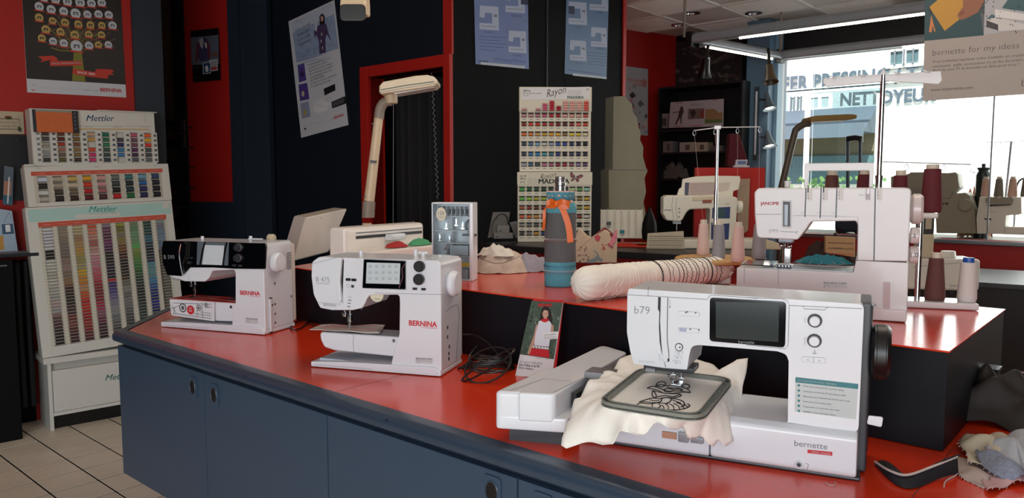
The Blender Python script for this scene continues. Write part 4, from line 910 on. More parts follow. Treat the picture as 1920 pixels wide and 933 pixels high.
# upright brochures leaning on the black box
q = [Pz(965, 700, T + .001), Pz(1045, 712, T + .001)]
d = (q[1] - q[0]); az_ = -34
BF = Fr(Pz(967, 702, T + .002), az_, lean=9, roll=0)
def brochure(fr, mb, printed=True):
    pts = fr.F(C1([(162, 500), (238, 152), (384, 156), (330, 512)]))
    return pts
BF2 = Fr(BF.o + BF.R @ Vector((0, .004, 0)), az_, lean=9)
mb = MB(); pts = BF2.F(C1([(168, 500), (246, 148), (384, 153), (345, 512)])); mb.px(pts, 0, .003, mat('brochure_red', '#C3252A', .4)); one('brochure', mb, BF2, 'red edged brochure just behind the upright brochure with the woman, leaning on the black box', 'brochure', 'upright brochures')
mb = MB(); f = BF; ly = -.0004
mb.px(f.F(C1([(162, 502), (238, 156), (382, 165), (330, 512)])), 0, .002, PAPER)
def fl2(pts, m, k=1, r=0): mb.flat(f.F(C1(pts)), ly * k, m, r)
fl2([(238, 156), (382, 165), (340, 425), (183, 402)], mat('foliage_dark', '#45564A', .5, var=.6, scale=60), 1)
for i in range(40):
    u = RNG.random(); v = RNG.random(); x = 238 + 140 * u - (52 - 10 * u) * v; y = 160 + 235 * v + 12 * u; s_ = RNG.uniform(5, 12)
    if 0: pass
    fl2([(x - s_ * .6, y), (x, y - s_), (x + s_ * .6, y), (x, y + s_)] if False else [(x, y - s_), (x - s_ * .5, y), (x, y + s_), (x + s_ * .5, y)], col(RNG.choice(['#2F4033', '#6C8466', '#98A79B', '#1F2A24', '#58705A'])), 1.5)
fl2([(296, 178), (282, 200), (276, 240), (262, 285), (275, 285), (330, 290), (334, 240), (326, 200), (312, 180)], col('#241C1A'), 2, r=.004)
fl2([(262, 250), (250, 310), (228, 370), (218, 402), (232, 402), (250, 350), (268, 300)], col('#B98F78'), 2.2, r=.003); fl2([(326, 262), (340, 270), (338, 300), (326, 300)], col('#B98F78'), 2.2, r=.003)
fl2([(296, 198), (288, 215), (294, 236), (306, 240), (316, 222), (314, 202)], col('#C9A18B'), 3, r=.004)
fl2([(272, 250), (288, 244), (320, 248), (330, 262), (322, 340), (318, 368), (250, 360), (256, 310)], col('#D5D6E0'), 3, r=.003)
fl2([(284, 240), (318, 238), (316, 250), (300, 256), (284, 250)], REDT, 4, r=.002); fl2([(246, 362), (318, 370), (317, 380), (244, 372)], PAPER, 4); fl2([(240, 374), (318, 382), (322, 418), (228, 406)], REDT, 4)
for k in range(5): fl2([(252 + k * 14, 365), (256 + k * 14, 365), (256 + k * 14, 374), (252 + k * 14, 374)], SEAM, 4.5)
for p_ in ((300, 202),): pass
fl2([(294, 212), (299, 213), (299, 216), (294, 215)], INK, 5); fl2([(305, 213), (311, 213), (311, 216), (305, 216)], INK, 5); fl2([(299, 228), (308, 229), (306, 232), (300, 231)], col('#A04A44'), 5)
fl2([(292, 300), (364, 297), (360, 330), (287, 336)], PAPER, 5)
mb.text('Accessoires BERNINA', f.f(*C1(298, 316)), f.f(*C1(350, 312)), INK, ly * 6, bold=.01)
for k in range(2): mb.stroke(f.F(C1([(294, 323 + k * 6), (352, 320 + k * 6)])), .0008, ly * 6, GREYINK)
mb.text('BERNINA', f.f(*C1(270, 182)), f.f(*C1(336, 182)), REDT, ly * 6, bold=.03)
mb.text('Accessoires BERNINA', f.f(*C1(184, 438)), f.f(*C1(286, 450)), GREYINK, ly, shear=.1); mb.text("De l'idee a la fin", f.f(*C1(180, 455)), f.f(*C1(275, 463)), INK, ly, bold=.015, shear=.1); mb.text('de la creation', f.f(*C1(178, 467)), f.f(*C1(245, 475)), INK, ly, bold=.015, shear=.1)
mb.stroke(f.F(C1([(262, 405), (262, 420), (280, 422), (284, 410)])), .0008, ly * 6, GREYINK); mb.stroke(f.F(C1([(300, 410), (305, 425), (325, 422)])), .0008, ly * 6, GREYINK)
one('brochure', mb, BF, 'upright brochure showing a dark haired woman in white top and red scarf', 'brochure', 'upright brochures')
# ------------------------------------------------------------------ things on the red riser
def heap(mb, cx, cy, z, rx, ry, h, m, seed=0, rot=0, n=36, k=9, amp=.25, edge=.18, flat=.6):
    """crumpled cloth: a lumpy mound with radial folds and an irregular hem"""
    def fn(u, v):
        a = u * 2 * pi; R_ = 1 + edge * wob(cos(a) * 1.7, sin(a) * 1.7, seed) * 1.6
        rr = v * R_; fold = 1 + amp * sin(a * 5 + seed + v * 4) * v * .4
        x = rx * rr * cos(a); y = ry * rr * sin(a)
        hh = h * max(0, (1 - v ** 2.7)) * fold + h * amp * wob(x * k / max(rx, .01) * .4, y * k / max(ry, .01) * .4, seed + 3) * (1 - v * .6) * 1.3
        hh = max(hh, .0008 + .001 * v)
        return (cx + x * cos(rot) - y * sin(rot), cy + x * sin(rot) + y * cos(rot), z + hh)
    mb.surf(fn, n, n // 2, m, closed_u=True)
    return mb
# tilted white box
P = {'0': (549, 490, 3.33), '1': (616, 472, 3.6), '2': (651, 391, 3.78), '3': (573, 408, 3.42), 'a': (551, 400, 3.6), 'b': (634, 384, 3.96), 'c': (534, 455, 3.52)}
P = {k: PY(*v) for k, v in P.items()}
dz = U + .002 - min(P['0'].z, P['1'].z); 
o_ = Fr((P['0'].x, P['0'].y, U))
def lo(p): q = Vector(p) - o_.o; return Vector((q.x, q.y, max(q.z, .001)))
mb = MB()
A0, A1_, A2_, A3_ = lo(P['0']), lo(P['1']), lo(P['2']), lo(P['3']); B3_ = lo(P['a']); off = B3_ - A3_; off.z = .0
b = bmesh.new(); vv = [b.verts.new(p) for p in (A0, A1_, A2_, A3_, A0 + off, A1_ + off, A2_ + off, A3_ + off)]
for f_ in ((0, 1, 2, 3), (7, 6, 5, 4), (0, 4, 5, 1), (1, 5, 6, 2), (2, 6, 7, 3), (3, 7, 4, 0)): b.faces.new([vv[i] for i in f_])
bmesh.ops.recalc_face_normals(b, faces=b.faces[:]); bmesh.ops.bevel(b, geom=b.edges[:], offset=.004, segments=2, affect='EDGES'); mb.bm(b, WARMWH)
for k in range(1, 13):
    t = k / 13; p = A3_.lerp(A2_, t) + Vector((0, 0, .0006)); mb.poly([p + off * .08 - Vector((.0015, 0, 0)), p + off * .92 - Vector((.0015, 0, 0)), p + off * .92 + Vector((.0015, 0, 0)), p + off * .08 + Vector((.0015, 0, 0))], (0, 0, .002), BEIGE)
p = A3_.lerp(A2_, .38).lerp(A0.lerp(A1_, .38), .1); nrm_ = (A1_ - A0).cross(A3_ - A0).normalized(); mb.cyl(p, p + nrm_ * .001, .002, SEAM, n=8)
one('carrying_case', mb, o_, 'tilted white plastic case with ribbed top edge, behind the left machine', 'case')
# second embroidery unit
MF = Fr((PY(657, 440, 2.95).x, 2.95, U), 58)
r = thing('embroidery_module', MF, 'off white embroidery arm unit lying behind the middle machine', 'embroidery module')
mb = MB(); mb.box(-.02, .46, -.125, .0, .001, .085, WARMWH, bev=.008, seg=3); mb.box(.0, .44, -.002, .09, .001, .05, WARMWH, bev=.006); mb.build('module_base', parent=r)
mb = MB(); mb.box(-.03, .46, .0, .092, .05, .172, WARMWH, bev=.018, seg=4); mb.build('module_arm', parent=r)
mb = MB(); mb.poly([(.03, -.0015, .125), (.44, -.0015, .125), (.44, -.0015, .137), (.03, -.0015, .137)], (0, .002, 0), BLK); mb.poly([(.03, -.002, .147), (.44, -.002, .147), (.44, -.002, .150), (.03, -.002, .150)], (0, .002, 0), SEAM); mb.box(.20, .29, -.035, .0, .11, .135, WH, bev=.004); mb.build('carriage_slot', parent=r)
mb = MB(); f2 = Fr(MF.w(.18, -.08, .086), 58); heap(mb, 0, 0, 0, .06, .03, .022, mat('red_cloth', '#A52A2A', .9, var=.1), 3); one('fabric_scrap', mb, f2, 'small crumpled red cloth on the off white embroidery unit', 'fabric', wn_=False, angle=80)
mb = MB(); f2 = Fr(MF.w(.32, -.085, .086), 58); heap(mb, 0, 0, 0, .07, .032, .026, mat('green_cloth', '#4E9A6C', .9, var=.1), 8); one('fabric_scrap', mb, f2, 'small crumpled green cloth on the off white embroidery unit', 'fabric', wn_=False, angle=80)
# accessory box with clear front
p = Pz(883, 527, U); AF = Fr((p.x, p.y, U), -10); f = AF
w0 = f.f(*A6(760, 300))[0]; ht = f.f(*A6(965, 97))[1]
r = thing('accessory_case', AF, 'upright white accessory case with clear front full of presser feet', 'case')
mb = MB(); mb.box(w0, 0, .055, .06, 0, ht, WH, bev=.002); mb.box(w0, w0 + .006, .0, .06, 0, ht, WH, bev=.002); mb.box(-.006, .008, -.0, .075, 0, ht, WH, bev=.003); mb.box(w0, .0, .0, .06, 0, .006, WH, bev=.002); mb.box(w0, .004, .0, .07, ht - .006, ht, WH, bev=.002); mb.build('case_shell', parent=r)
mb = MB(); TR = mat('tray_white', '#D5D7DC', .4)
for k, z in enumerate((.03, .085, .13, .175, .225)):
    mb.box(w0 + .01, -.01, .012, .055, z, z + .003, TR)
for k in range(7): x = w0 + .02 + k * (-w0 - .03) / 7; mb.box(x, x + .0015, .012, .055, .225, .262, TR)
mb.box(w0 * .5, w0 * .5 + .002, .012, .055, .085, .225, TR); mb.box(w0 * .55, -.012, .01, .05, .09, .125, mat('clear_tray', '#AEB9C0', .3)); mb.box(-.075, -.012, .01, .045, .001, .04, mat('clear_tray', '#AEB9C0', .3), bev=.003); mb.build('trays', parent=r)
for k, (a_, b_) in enumerate(((830, 215), (845, 275), (825, 310), (875, 200), (800, 270), (835, 330), (905, 215))):
    mb = MB(); x, z = f.f(*A6(a_, b_), .03); mb.box(x - .006, x + .006, .02, .03, z - .003, z + .001, CHROME); mb.box(x - .002, x + .003, .02, .028, z, z + .022, CHROME); mb.box(x - .005, x + .006, .02, .028, z + .018, z + .024, STEEL); mb.tube([(x, .02, z), (x + .007, .018, z + .01), (x + .003, .02, z + .02)], .001, CHROME, n=5); mb.build('presser_foot', parent=r)
mb = MB(); x, z = f.f(*A6(940, 205), .03); mb.tube([(x + .018 * cos(t), .03, z + .022 * sin(t)) for t in [1 + k * .45 for k in range(10)]], .004, BLK, n=6); mb.box(x - .03, x + .02, .02, .035, z - .035, z - .027, BLK); mb.build('attachment', parent=r)
for k in range(8):
    mb = MB(); x = w0 + .027 + k * .0155; mb.cyl((x, .03, .235), (x, .03, .252), .005, col(('#33343A', '#555A66', '#2B2B30')[k % 3])); mb.build('bobbin', parent=r)
CLR = mat('clear_cover', '#E8F0F2', .05, trans=1.0); CLR.node_tree.nodes['Principled BSDF'].inputs['IOR'].default_value = 1.15
mb = MB(); mb.box(w0 + .004, -.008, -.001, .001, .004, ht - .006, CLR); mb.build('clear_cover', parent=r)
mb = MB(); c = f.f(*A6(803, 150), -.002); mb.disc(c[0], c[1], .018, .024, -.002, mat('round_tag', '#D9D2BA', .5), n=24); mb.text('125', (c[0] - .011, c[1] - .002), (c[0] + .011, c[1] - .002), GREYINK, -.0023, bold=.01); mb.text('YEARS', (c[0] - .009, c[1] - .013), (c[0] + .009, c[1] - .013), GREYINK, -.0023); mb.build('round_label', parent=r)
mb = MB(); x, z = f.f(*A6(910, 385), .01); mb.poly([(x - .02, .008, z - .008), (x + .025, .008, z - .003), (x + .022, .008, z + .01), (x - .018, .008, z + .007)], (0, .006, 0), mat('yellow_card', '#D8B93A', .5)); mb.build('yellow_card', parent=r)
# bundle of floral fabric
p = Pz(*B3(200, 760), U); BFm = Fr((p.x, p.y + .06, U), 5); r = thing('fabric_bundle', BFm, 'floral beige fabric bundle with white cloth on top, left of the dressed bottle', 'fabric')
FLO = mat('beige_floral', '#BFAE9E', .85, var=.3, scale=45); GRYF = mat('lilac_lining', '#8C8793', .6, var=.15)
mb = MB(); heap(mb, -.03, 0, 0, .12, .085, .085, FLO, 2, amp=.2); mb.build('floral_fabric', parent=r, angle=80)
mb = MB(); heap(mb, .075, .02, 0, .095, .07, .062, GRYF, 5, amp=.35, flat=.9); mb.build('lining', parent=r, angle=80)
mb = MB(); q = BFm.F(B3([(10, 560), (105, 543), (200, 655), (150, 670), (105, 600), (10, 640)]), -.0); heap(mb, -.055, -.015, .062, .075, .038, .038, mat('white_cotton2', '#D9D2C6', .85), 7, rot=-.5, amp=.5); mb.build('white_cloth', parent=r, solid=.002, angle=80)
mb = MB(); mb.tube([(-.12, -.07, .06), (-.05, -.09, .04), (.03, -.07, .065)], .001, INK, sm=4, n=5); mb.build('drawstring', parent=r)
# bottle in a sewn cover
p = Pz(*B3(545, 858), U); BO = Fr((p.x, p.y + .052, U), 0); r = thing('dressed_bottle', BO, 'bottle in a blue and grey sewn cover tied with an orange ribbon', 'bottle')
TQ = mat('turquoise_cloth', '#4D90A0', .85, var=.25, scale=25); GC = mat('grey_cloth', '#57585A', .85, var=.08)
def cloth_lathe(mb, prof, m, seed, amp=.002, n=48):
    def fn(u, v):
        i = v * (len(prof) - 1); k = min(int(i), len(prof) - 2); t = i - k; R_ = prof[k][0] * (1 - t) + prof[k + 1][0] * t; h = prof[k][1] * (1 - t) + prof[k + 1][1] * t; a = u * 2 * pi
        rr = R_ + amp * wob(cos(a) * 3, sin(a) * 3, h * 30 + seed) + (prof[k][2] * (1 - t) + prof[k + 1][2] * t) * sin(a * 13 + seed)
        return (rr * cos(a), rr * sin(a), h)
    mb.surf(fn, n, len(prof) * 3, m, closed_u=True); return mb
mb = MB(); cloth_lathe(mb, [(.048, .0, 0), (.0525, .003, 0), (.053, .03, 0), (.053, .083, 0)], TQ, 1); mb.lathe([(.05, .001), (.05, .002)], TQ); mb.build('lower_band', parent=r)
mb = MB(); cloth_lathe(mb, [(.053, .083, 0), (.0525, .15, 0), (.053, .246, 0)], GC, 2); mb.build('grey_band', parent=r)
mb = MB(); cloth_lathe(mb, [(.0532, .246, 0), (.052, .262, .0), (.045, .275, .0025), (.036, .284, .003), (.042, .298, .004), (.046, .314, .003)], TQ, 3, amp=.004); mb.build('ruffled_top', parent=r, solid=.0015, angle=80)
mb = MB(); cloth_lathe(mb, [(.043, .30, .003), (.045, .318, .003)], mat('pink_lining', '#CDB0A8', .85), 3, amp=.003); mb.build('lining', parent=r, solid=.001)
mb = MB(); mb.lathe([(.0165, .27), (.0165, .335), (.0185, .337), (.0185, .345), (.0165, .347), (.0165, .356), (.0178, .358), (.0178, .364), (.015, .366)], mat('foil_silver', '#9A9A9C', .3, metal=.9), n=24); mb.build('bottle_neck', parent=r)
def zig(mb, z0, h, m, R_=.0545, nz=60, w=.0008):
    pts = [(R_ * cos(-pi + k * 2 * pi / nz), R_ * sin(-pi + k * 2 * pi / nz), z0 + (h if k % 2 else 0)) for k in range(nz)]; mb.tube(pts, w, m, n=4, closed=True)
mb = MB(); PT = mat('pale_thread', '#C7B6B2', .8); RT = mat('rust_thread', '#8E5A4E', .8)
zig(mb, .150, .004, RT); zig(mb, .156, .006, PT, nz=80); zig(mb, .045, .003, RT); zig(mb, .052, .004, PT); zig(mb, .066, .006, mat('navy_thread', '#33505E', .8)); mb.build('stitching', parent=r)
ORG = mat('orange_ribbon', '#D9651C', .4, var=.06)
def ribbon(mb, pts, w, m, wd=(0, 0, 1)):
    q = smooth_line(pts, 5); W_ = Vector(wd) * w / 2; vs_ = []
    for i, p in enumerate(q): vs_ += [p - W_, p + W_]
    mb.add(vs_, [(2 * i, 2 * i + 2, 2 * i + 3, 2 * i + 1) for i in range(len(q) - 1)], m)
mb = MB(); ring = [(.041 * cos(t * pi / 12), .041 * sin(t * pi / 12), .281) for t in range(25)]; ribbon(mb, ring, .012, ORG)
ribbon(mb, [(-.018, -.045, .275), (-.045, -.05, .27), (-.055, -.046, .255), (-.056, -.048, .225), (-.058, -.04, .19)], .016, ORG, (.6, 0, .5)); ribbon(mb, [(-.015, -.048, .276), (.0, -.052, .265), (.012, -.056, .24), (.024, -.058, .2), (.03, -.057, .15)], .020, ORG, (1, 0, .15))
ribbon(mb, [(-.018, -.046, .275), (-.035, -.062, .285), (-.05, -.06, .272), (-.018, -.05, .27)], .018, ORG); ribbon(mb, [(-.018, -.046, .275), (.005, -.062, .284), (.026, -.058, .27), (-.01, -.05, .268)], .018, ORG); mb.ball((-.016, -.05, .275), .008, .006, .009, ORG)
mb.build('ribbon', parent=r, solid=.0006, angle=80)
# pointed floral pouch behind
p = Pz(*B3(790, 700), U); GF = Fr((p.x, p.y + .05, U), -8); f = GF
mb = MB(); PCH = mat('cream_floral', '#C3AB92', .85, var=.12, scale=40)
r = thing('fabric_pouch', GF, 'pointed cream fabric pouch with pink flowers and a grey cat, right of the dressed bottle', 'pouch')
q = f.F(B3([(640, 700), (640, 520), (668, 455), (740, 525), (835, 470), (860, 480), (905, 560), (925, 480), (920, 690)])); q = [(x, max(z, .001)) for x, z in q]; mb.px(q, -.012, .03, PCH, bev=.005)
for k in range(26):
    x, z = f.f(*B3(RNG.uniform(660, 735), RNG.uniform(570, 700))); mb.disc(x, max(z, .006), .003, .003, -.0126, col(RNG.choice(['#5B3A4A', '#8E4A58', '#3D3A36'])), n=6)
for k in range(22):
    x, z = f.f(*B3(RNG.uniform(820, 895), RNG.uniform(560, 600))); mb.disc(x, z, .0035, .003, -.0126, col('#B23A48'), n=6)
mb.stroke(f.F(B3([(650, 610), (735, 535), (835, 470)])), .0016, -.0127, col('#8A5A48'))
cat_ = f.F(B3([(690, 700), (720, 680), (760, 660), (790, 640), (780, 620), (760, 610), (775, 606), (795, 625), (805, 650), (830, 668), (820, 680), (795, 672), (770, 690), (740, 700)])); mb.flat([(x, max(z, .001)) for x, z in cat_], -.0127, col('#7C8486')); mb.build('pouch_front', parent=r)
mb = MB(); q = f.F(B3([(740, 525), (835, 450), (850, 455), (905, 500), (900, 560), (850, 490), (760, 540)]), .03); mb.px(q, .02, .026, mat('plum_flap', '#7B3A38', .85), bev=.002); q = f.F(B3([(770, 525), (850, 468), (880, 490), (800, 550)]), .02); mb.px(q, .012, .018, PCH, bev=.001); q = f.F(B3([(770, 515), (795, 500), (812, 520), (800, 550), (778, 540)]), -.013); mb.flat(q, -.0135, col('#B23A48'), r=.004); q = f.F(B3([(870, 560), (905, 480), (922, 460), (920, 520), (890, 580)]), -.0); mb.px(q, -.016, -.01, mat('pink_print_cloth', '#D0788A', .8, var=.3, scale=60), bev=.001); mb.build('pouch_flap', parent=r)
# bolster of stitched samples
a = Vector((0, 0, 0)); pn = Pz(1078, 533, U + .052); pf = Pz(1356, 507, U + .046)
BOf = Fr(pn, math.degrees(atan2(pf.y - pn.y, pf.x - pn.x))); L_ = (pf - pn).length
r = thing('bolster', BOf, 'long white stuffed fabric roll covered with rows of decorative stitching', 'bolster')
FAB = mat('roll_cotton', '#E6DFD4', .85, var=.03, bump=.25, bscale=500)
def rad(t): return .051 * (1 - .12 * t) * min(1, (1 - (1 - min(t / .09, 1)) ** 2.4) ** .5 if t < .09 else 1)
def fn(u, v):
    t = v; a_ = u * 2 * pi; R_ = max(rad(t), .001)
    R_ += .0016 * sin(a_ * 14 + 2) * max(0, 1 - t / .12) + .0022 * wob(cos(a_) * 2, sin(a_) * 2, t * 9) 
    if t > .93: R_ *= 1 - (t - .93) * 3.2
    return (t * L_ - .0, R_ * cos(a_), R_ * sin(a_))
NU, NV = 72, 90
mb = MB(); mb.surf(lambda u, v: fn(u, v ** 1.15), NU, NV, FAB, closed_u=True); mb.build('roll_cover', parent=r, angle=80)
WT = mat('white_thread', '#EDE8DC', .7); BT = mat('black_thread', '#17161A', .7)
def ringline(t, m, w, amp=0, fq=0, slant=0):
    pts = []
    N = 72 if not fq else fq * 4
    for k in range(N):
        a_ = k / N * 2 * pi; tt = t + amp * sin(k / N * 2 * pi * fq) + slant * cos(a_); x, y, z = fn(k / N, min(tt, .99)); s_ = 1.012; pts.append((x, y * s_, z * s_))
    return pts, w, m
mb = MB()
for t in (.27, .29, .31, .325, .36, .39, .42, .44):
    mb.tube(*[ringline(t, WT, .0011, 0, 0, .008)[0], .0011, WT], n=4, closed=True)
for t in (.12, .18, .21): mb.tube(ringline(t, WT, .0008, .01, 9)[0], .0009, WT, n=4, closed=True)
mb.build('white_stitching', parent=r)
for i, (t, amp, fq, w) in enumerate(((.475, .006, 40, .0017), (.525, .0, 0, .0009), (.55, .006, 8, .0008), (.59, .002, 30, .0012), (.62, .0, 0, .0014), (.645, .005, 22, .0012), (.68, .006, 26, .001), (.71, .0, 0, .001), (.73, .004, 30, .0013), (.77, .006, 14, .0013), (.80, .0, 0, .001), (.83, .006, 44, .0017), (.865, .004, 20, .001), (.90, .006, 20, .0012))):
    mb = MB(); mb.tube(ringline(t, BT, w, amp, fq)[0], w, BT, n=4, closed=True); mb.build('stitch_row', parent=r)
mb = MB(); PKF = mat('pink_fringe', '#B9847A', .85, var=.2)
for k in range(18):
    a_ = k / 18 * 2 * pi; R_ = .036; mb.tube([(L_ * .985, R_ * cos(a_), R_ * sin(a_)), (L_ + .012, R_ * .8 * cos(a_), R_ * .8 * sin(a_)), (L_ + RNG.uniform(.02, .04), R_ * .7 * cos(a_ + .3), max(R_ * .6 * sin(a_ + .2), -.04))], .006, PKF if k % 2 else FAB, sm=3, n=6, taper=.001)
mb.build('gathered_end', parent=r)
mb = MB(); mb.tube([Pz(1352, 520, U + .03), Pz(1356, 500, U + .06), Pz(1349, 495, U + .07), Pz(1347, 503, U + .06), Pz(1358, 508, U + .05), Pz(1368, 528, U + .004)], .0022, BLK, sm=5, n=6); one('thin_cable', mb, Fr((0, 0, 0)), 'short dark cord curling at the far end of the white roll', 'cord', wn_=False)
# thread stand with four pastel cones
p = Pz(1352, 536, U); TS = Fr((p.x, p.y + .09, U), -15); f = TS
r = thing('thread_stand', TS, 'thread stand with tan base plate and tall chrome pole behind the white roll', 'thread stand')
pz_ = .072
mb = MB(); mb.lathe([(.0, pz_), (.125, pz_), (.135, pz_ + .004), (.135, pz_ + .012), (.128, pz_ + .016), (.0, pz_ + .016)], mat('tan_plate', '#B58B52', .5, var=.08), n=48, capb=False, capt=False); mb.build('base_plate', parent=r)
mb = MB(); mb.box(-.055, .055, -.05, .05, 0, pz_ - .0005, WARMWH, bev=.008, seg=3); mb.build('stand_foot', parent=r)
tz = f.f(1352, 240, 0)[1]
mb = MB(); mb.cyl((0, -.03, pz_ + .016), (0, -.03, .32), .0065, CHROME); mb.cyl((0, -.03, .32), (0, -.03, tz - .005), .005, CHROME); mb.lathe([(.012, pz_ + .014), (.012, pz_ + .03), (.007, pz_ + .036)], WARMWH, c=(0, -.03, 0)); mb.build('pole', parent=r)
mb = MB(); mb.box(-.011, .011, -.04, -.02, tz - .006, tz + .006, WH, bev=.002)
e0 = f.f(1302, 245, -.03); e1 = f.f(1425, 238, -.03)
mb.tube([(e0[0], -.03, e0[1]), (0, -.03, tz), (e1[0], -.03, e1[1])], .0018, STEEL, n=6)
for px_ in (1302, 1341, 1383, 1425):
    x, z = f.f(px_, 243 - (px_ - 1302) * .05, -.03); mb.tube([(x, -.03, z), (x - .005, -.03, z - .012), (x, -.03, z - .02), (x + .005, -.03, z - .012), (x, -.03, z)], .0012, STEEL, sm=3, n=5)
mb.build('guide_arm', parent=r)
PINKC = mat('pink_thread', '#D3B3AA', .75, stretch=(1, 1, 40), var=.08, bump=.2); GREYC = mat('grey_thread', '#8F8E93', .75, stretch=(1, 1, 40), var=.08)
MARC = mat('maroon_thread', '#591420', .75, stretch=(1, 1, 40), var=.15, bump=.2); BRNC = mat('brown_thread', '#5D3530', .75, stretch=(1, 1, 40), var=.12, bump=.2); WHC = mat('white_cone_thread', '#CFC6C2', .75, stretch=(1, 1, 40), var=.05, bump=.2); CAPC = mat('cone_core', '#C9BDAA', .5)
def cone(world, R0, R1, h, m, label, group='thread cones', core=CAPC, coreh=.014, foot=None):
    fr_ = Fr(world, RNG.uniform(0, 60)); rr = thing('thread_cone', fr_, label, 'thread cone', group)
    b = MB(); b.lathe([(R0 * .9, 0), (R0 * .93, .003), (R0, .009), (R0 * .99, .02), (R1 * 1.03, h - .008), (R1, h - .001), (R1 * .8, h)], m, n=28); b.build('thread', parent=rr)
    b = MB(); b.lathe([(R1 * .78, h - .004), (R1 * .74, h + coreh), (R1 * .6, h + coreh)], core, n=24); b.build('cone_core', parent=rr)
    return rr
for (px_, py_), R0, R1, h, m, lab in (((1318, 478), .0225, .0155, .112, PINKC, 'pale pink thread cone, leftmost on the tan base plate'), ((1347, 484), .0225, .016, .115, GREYC, 'grey thread cone right behind the chrome pole of the tan stand'), ((1383, 490), .0225, .0155, .115, PINKC, 'pale pink thread cone just right of the chrome pole'), ((1422, 484), .0235, .017, .115, GREYC, 'grey thread cone at the right edge of the tan base plate')):
    x, y = f.g(px_, py_, pz_ + .0165); d = hypot(x, y)
    cone(f.w(x, y, pz_ + .0165), R0, R1, h, m, lab)
mb = MB()
tp = [(1302, 252), (1341, 250), (1383, 248), (1425, 244)]; bt = [(1318, 410), (1347, 412), (1383, 414), (1422, 412)]
for a_, b_ in zip(tp, bt):
    A_ = f.f(*a_, -.03); x2, z2 = f.f(*b_, .0); mb.tube([(A_[0], -.03, A_[1]), ((A_[0] + x2) / 2, -.01, (A_[1] + z2) / 2 - .004), (x2, 0, z2)], .0004, PT, n=4, sm=4)
one('threads', mb, TS, 'fine threads running from the pastel cones up to the thin guide arm', 'thread', wn_=False)

# ---- coverstitch machine
J = Fr(Pz(1700, 605, U), -25); f = J
r = thing('coverstitch_machine', J, 'large white and pale pink coverstitch machine with carry handle, standing on the black display box', 'sewing machine')
JW = mat('rosy_white_plastic', '#CFCACA', .3, var=.015, coat=.3); JP = mat('pink_base_plastic', '#CFC0BE', .3, var=.015, coat=.3)
bl = f.F(B7([(65, 612), (68, 705)]))
mb = MB(); mb.px([(-.411, .02), (-.411, .120), (-.002, .120), (-.002, .148), (-.12, .148), (-.125, .12), (-.411, .12)][:0] + [(-.411, .012), (-.411, .118), (-.125, .119), (-.120, .150), (-.001, .150), (0, .012)], 0, .17, JW, bev=.005, r=.004)
mb.px([(-.40, .002), (-.40, .032), (-.002, .032), (-.0, .002)], -.004, .172, JP, bev=.003, r=.006)
yf = -.0006
def st(V_, pts, w=.0009, m=SEAM): mb.stroke(f.F(V_(pts), yf), w, yf, m)
st(B7, [(290, 620), (290, 712)]); st(B7, [(105, 612), (103, 706)], .0007)
q = f.F(B7([(855, 685), (932, 690), (930, 848), (852, 838)])); mb.px(q, -.0015, .001, JW, r=.006); mb.flat(f.F(B7([(862, 692), (902, 695), (900, 842), (860, 836)])), -.0021, mat('recess_pink', '#B9A3A4', .4), r=.004); mb.flat(f.F(B7([(902, 694), (926, 694), (922, 842), (900, 842)])), -.0021, PAPER, r=.003)
mb.flat(f.F(B7([(533, 689), (668, 694), (667, 730), (532, 726)])), yf, mat('label_grey', '#C4C4C6', .4)); mb.text('BAILLIEUX-CURTI', f.f(*B7(538, 704)), f.f(*B7(662, 709)), DARKP, yf - .0003, bold=.01); mb.text('MACHINES A COUDRE', f.f(*B7(575, 719)), f.f(*B7(662, 722)), GREYINK, yf - .0003); mb.stroke(f.F(B7([(541, 727), (541, 712), (566, 713), (566, 727)])), .0009, yf - .0003, DARKP)
mb.text('2000CPX', f.f(*B7(700, 824)), f.f(*B7(830, 832)), GREYINK, yf, bold=-.005)
mb.build('machine_base', parent=r)
mb = MB()
o = f.F(B7([(180, 182), (158, 205), (160, 330), (172, 453), (300, 460), (395, 465), (440, 410), (470, 365), (715, 362), (722, 385), (718, 578)])) + [(-.002, .152), (-.003, .333)]
mb.px(o, .0, .15, JW, bev=.008, r=[.012, .012, .004, .012, .004, .01, .015, .012, .01, .008, .004, .004, .012], seg=4)
st(B7, [(160, 325), (305, 325)]); st(B7, [(370, 332), (440, 332), (610, 335), (725, 340), (722, 580)], .0007)
for x_, y0_, y1_ in ((438, 175, 340), (521, 172, 345), (607, 175, 345)): mb.stroke(f.F(B7([(x_ + 3, y0_ + 6), (x_ - 3, y1_)]), yf), .003, yf, DARKP)
mb.stroke(f.F(B7([(820, 180), (812, 580)]), yf), .003, yf, DARKP)
for x_ in (450, 535, 620, 832):
    q = f.F(B7([(x_, 185), (x_ + 25, 185), (x_ + 23, 247), (x_ - 3, 245)])); mb.px(q, -.003, .001, mat('dial_window', '#CFC9C6', .4), r=.001)
    for k in range(3): c = f.f(*B7(x_ + 3, 200 + k * 18)); mb.text(str(k + 1 + (x_ > 600)), (c[0] - .0015, c[1] - .003), (c[0] + .001, c[1] - .003), INK, -.0035)
q = f.F(B7([(768, 185), (792, 185), (792, 246), (766, 246)])); mb.px(q, -.002, .001, mat('tight_slot', '#A9A3A6', .4)); q = f.F(B7([(770, 183), (790, 183), (790, 216), (770, 216)])); mb.px(q, -.006, .001, JW, bev=.001); mb.text('TIGHT', f.f(*B7(728, 222)), f.f(*B7(762, 224)), GREYINK, yf)
mb.text('JANOME', f.f(*B7(192, 274)), f.f(*B7(294, 274)), REDT, yf, bold=.035)
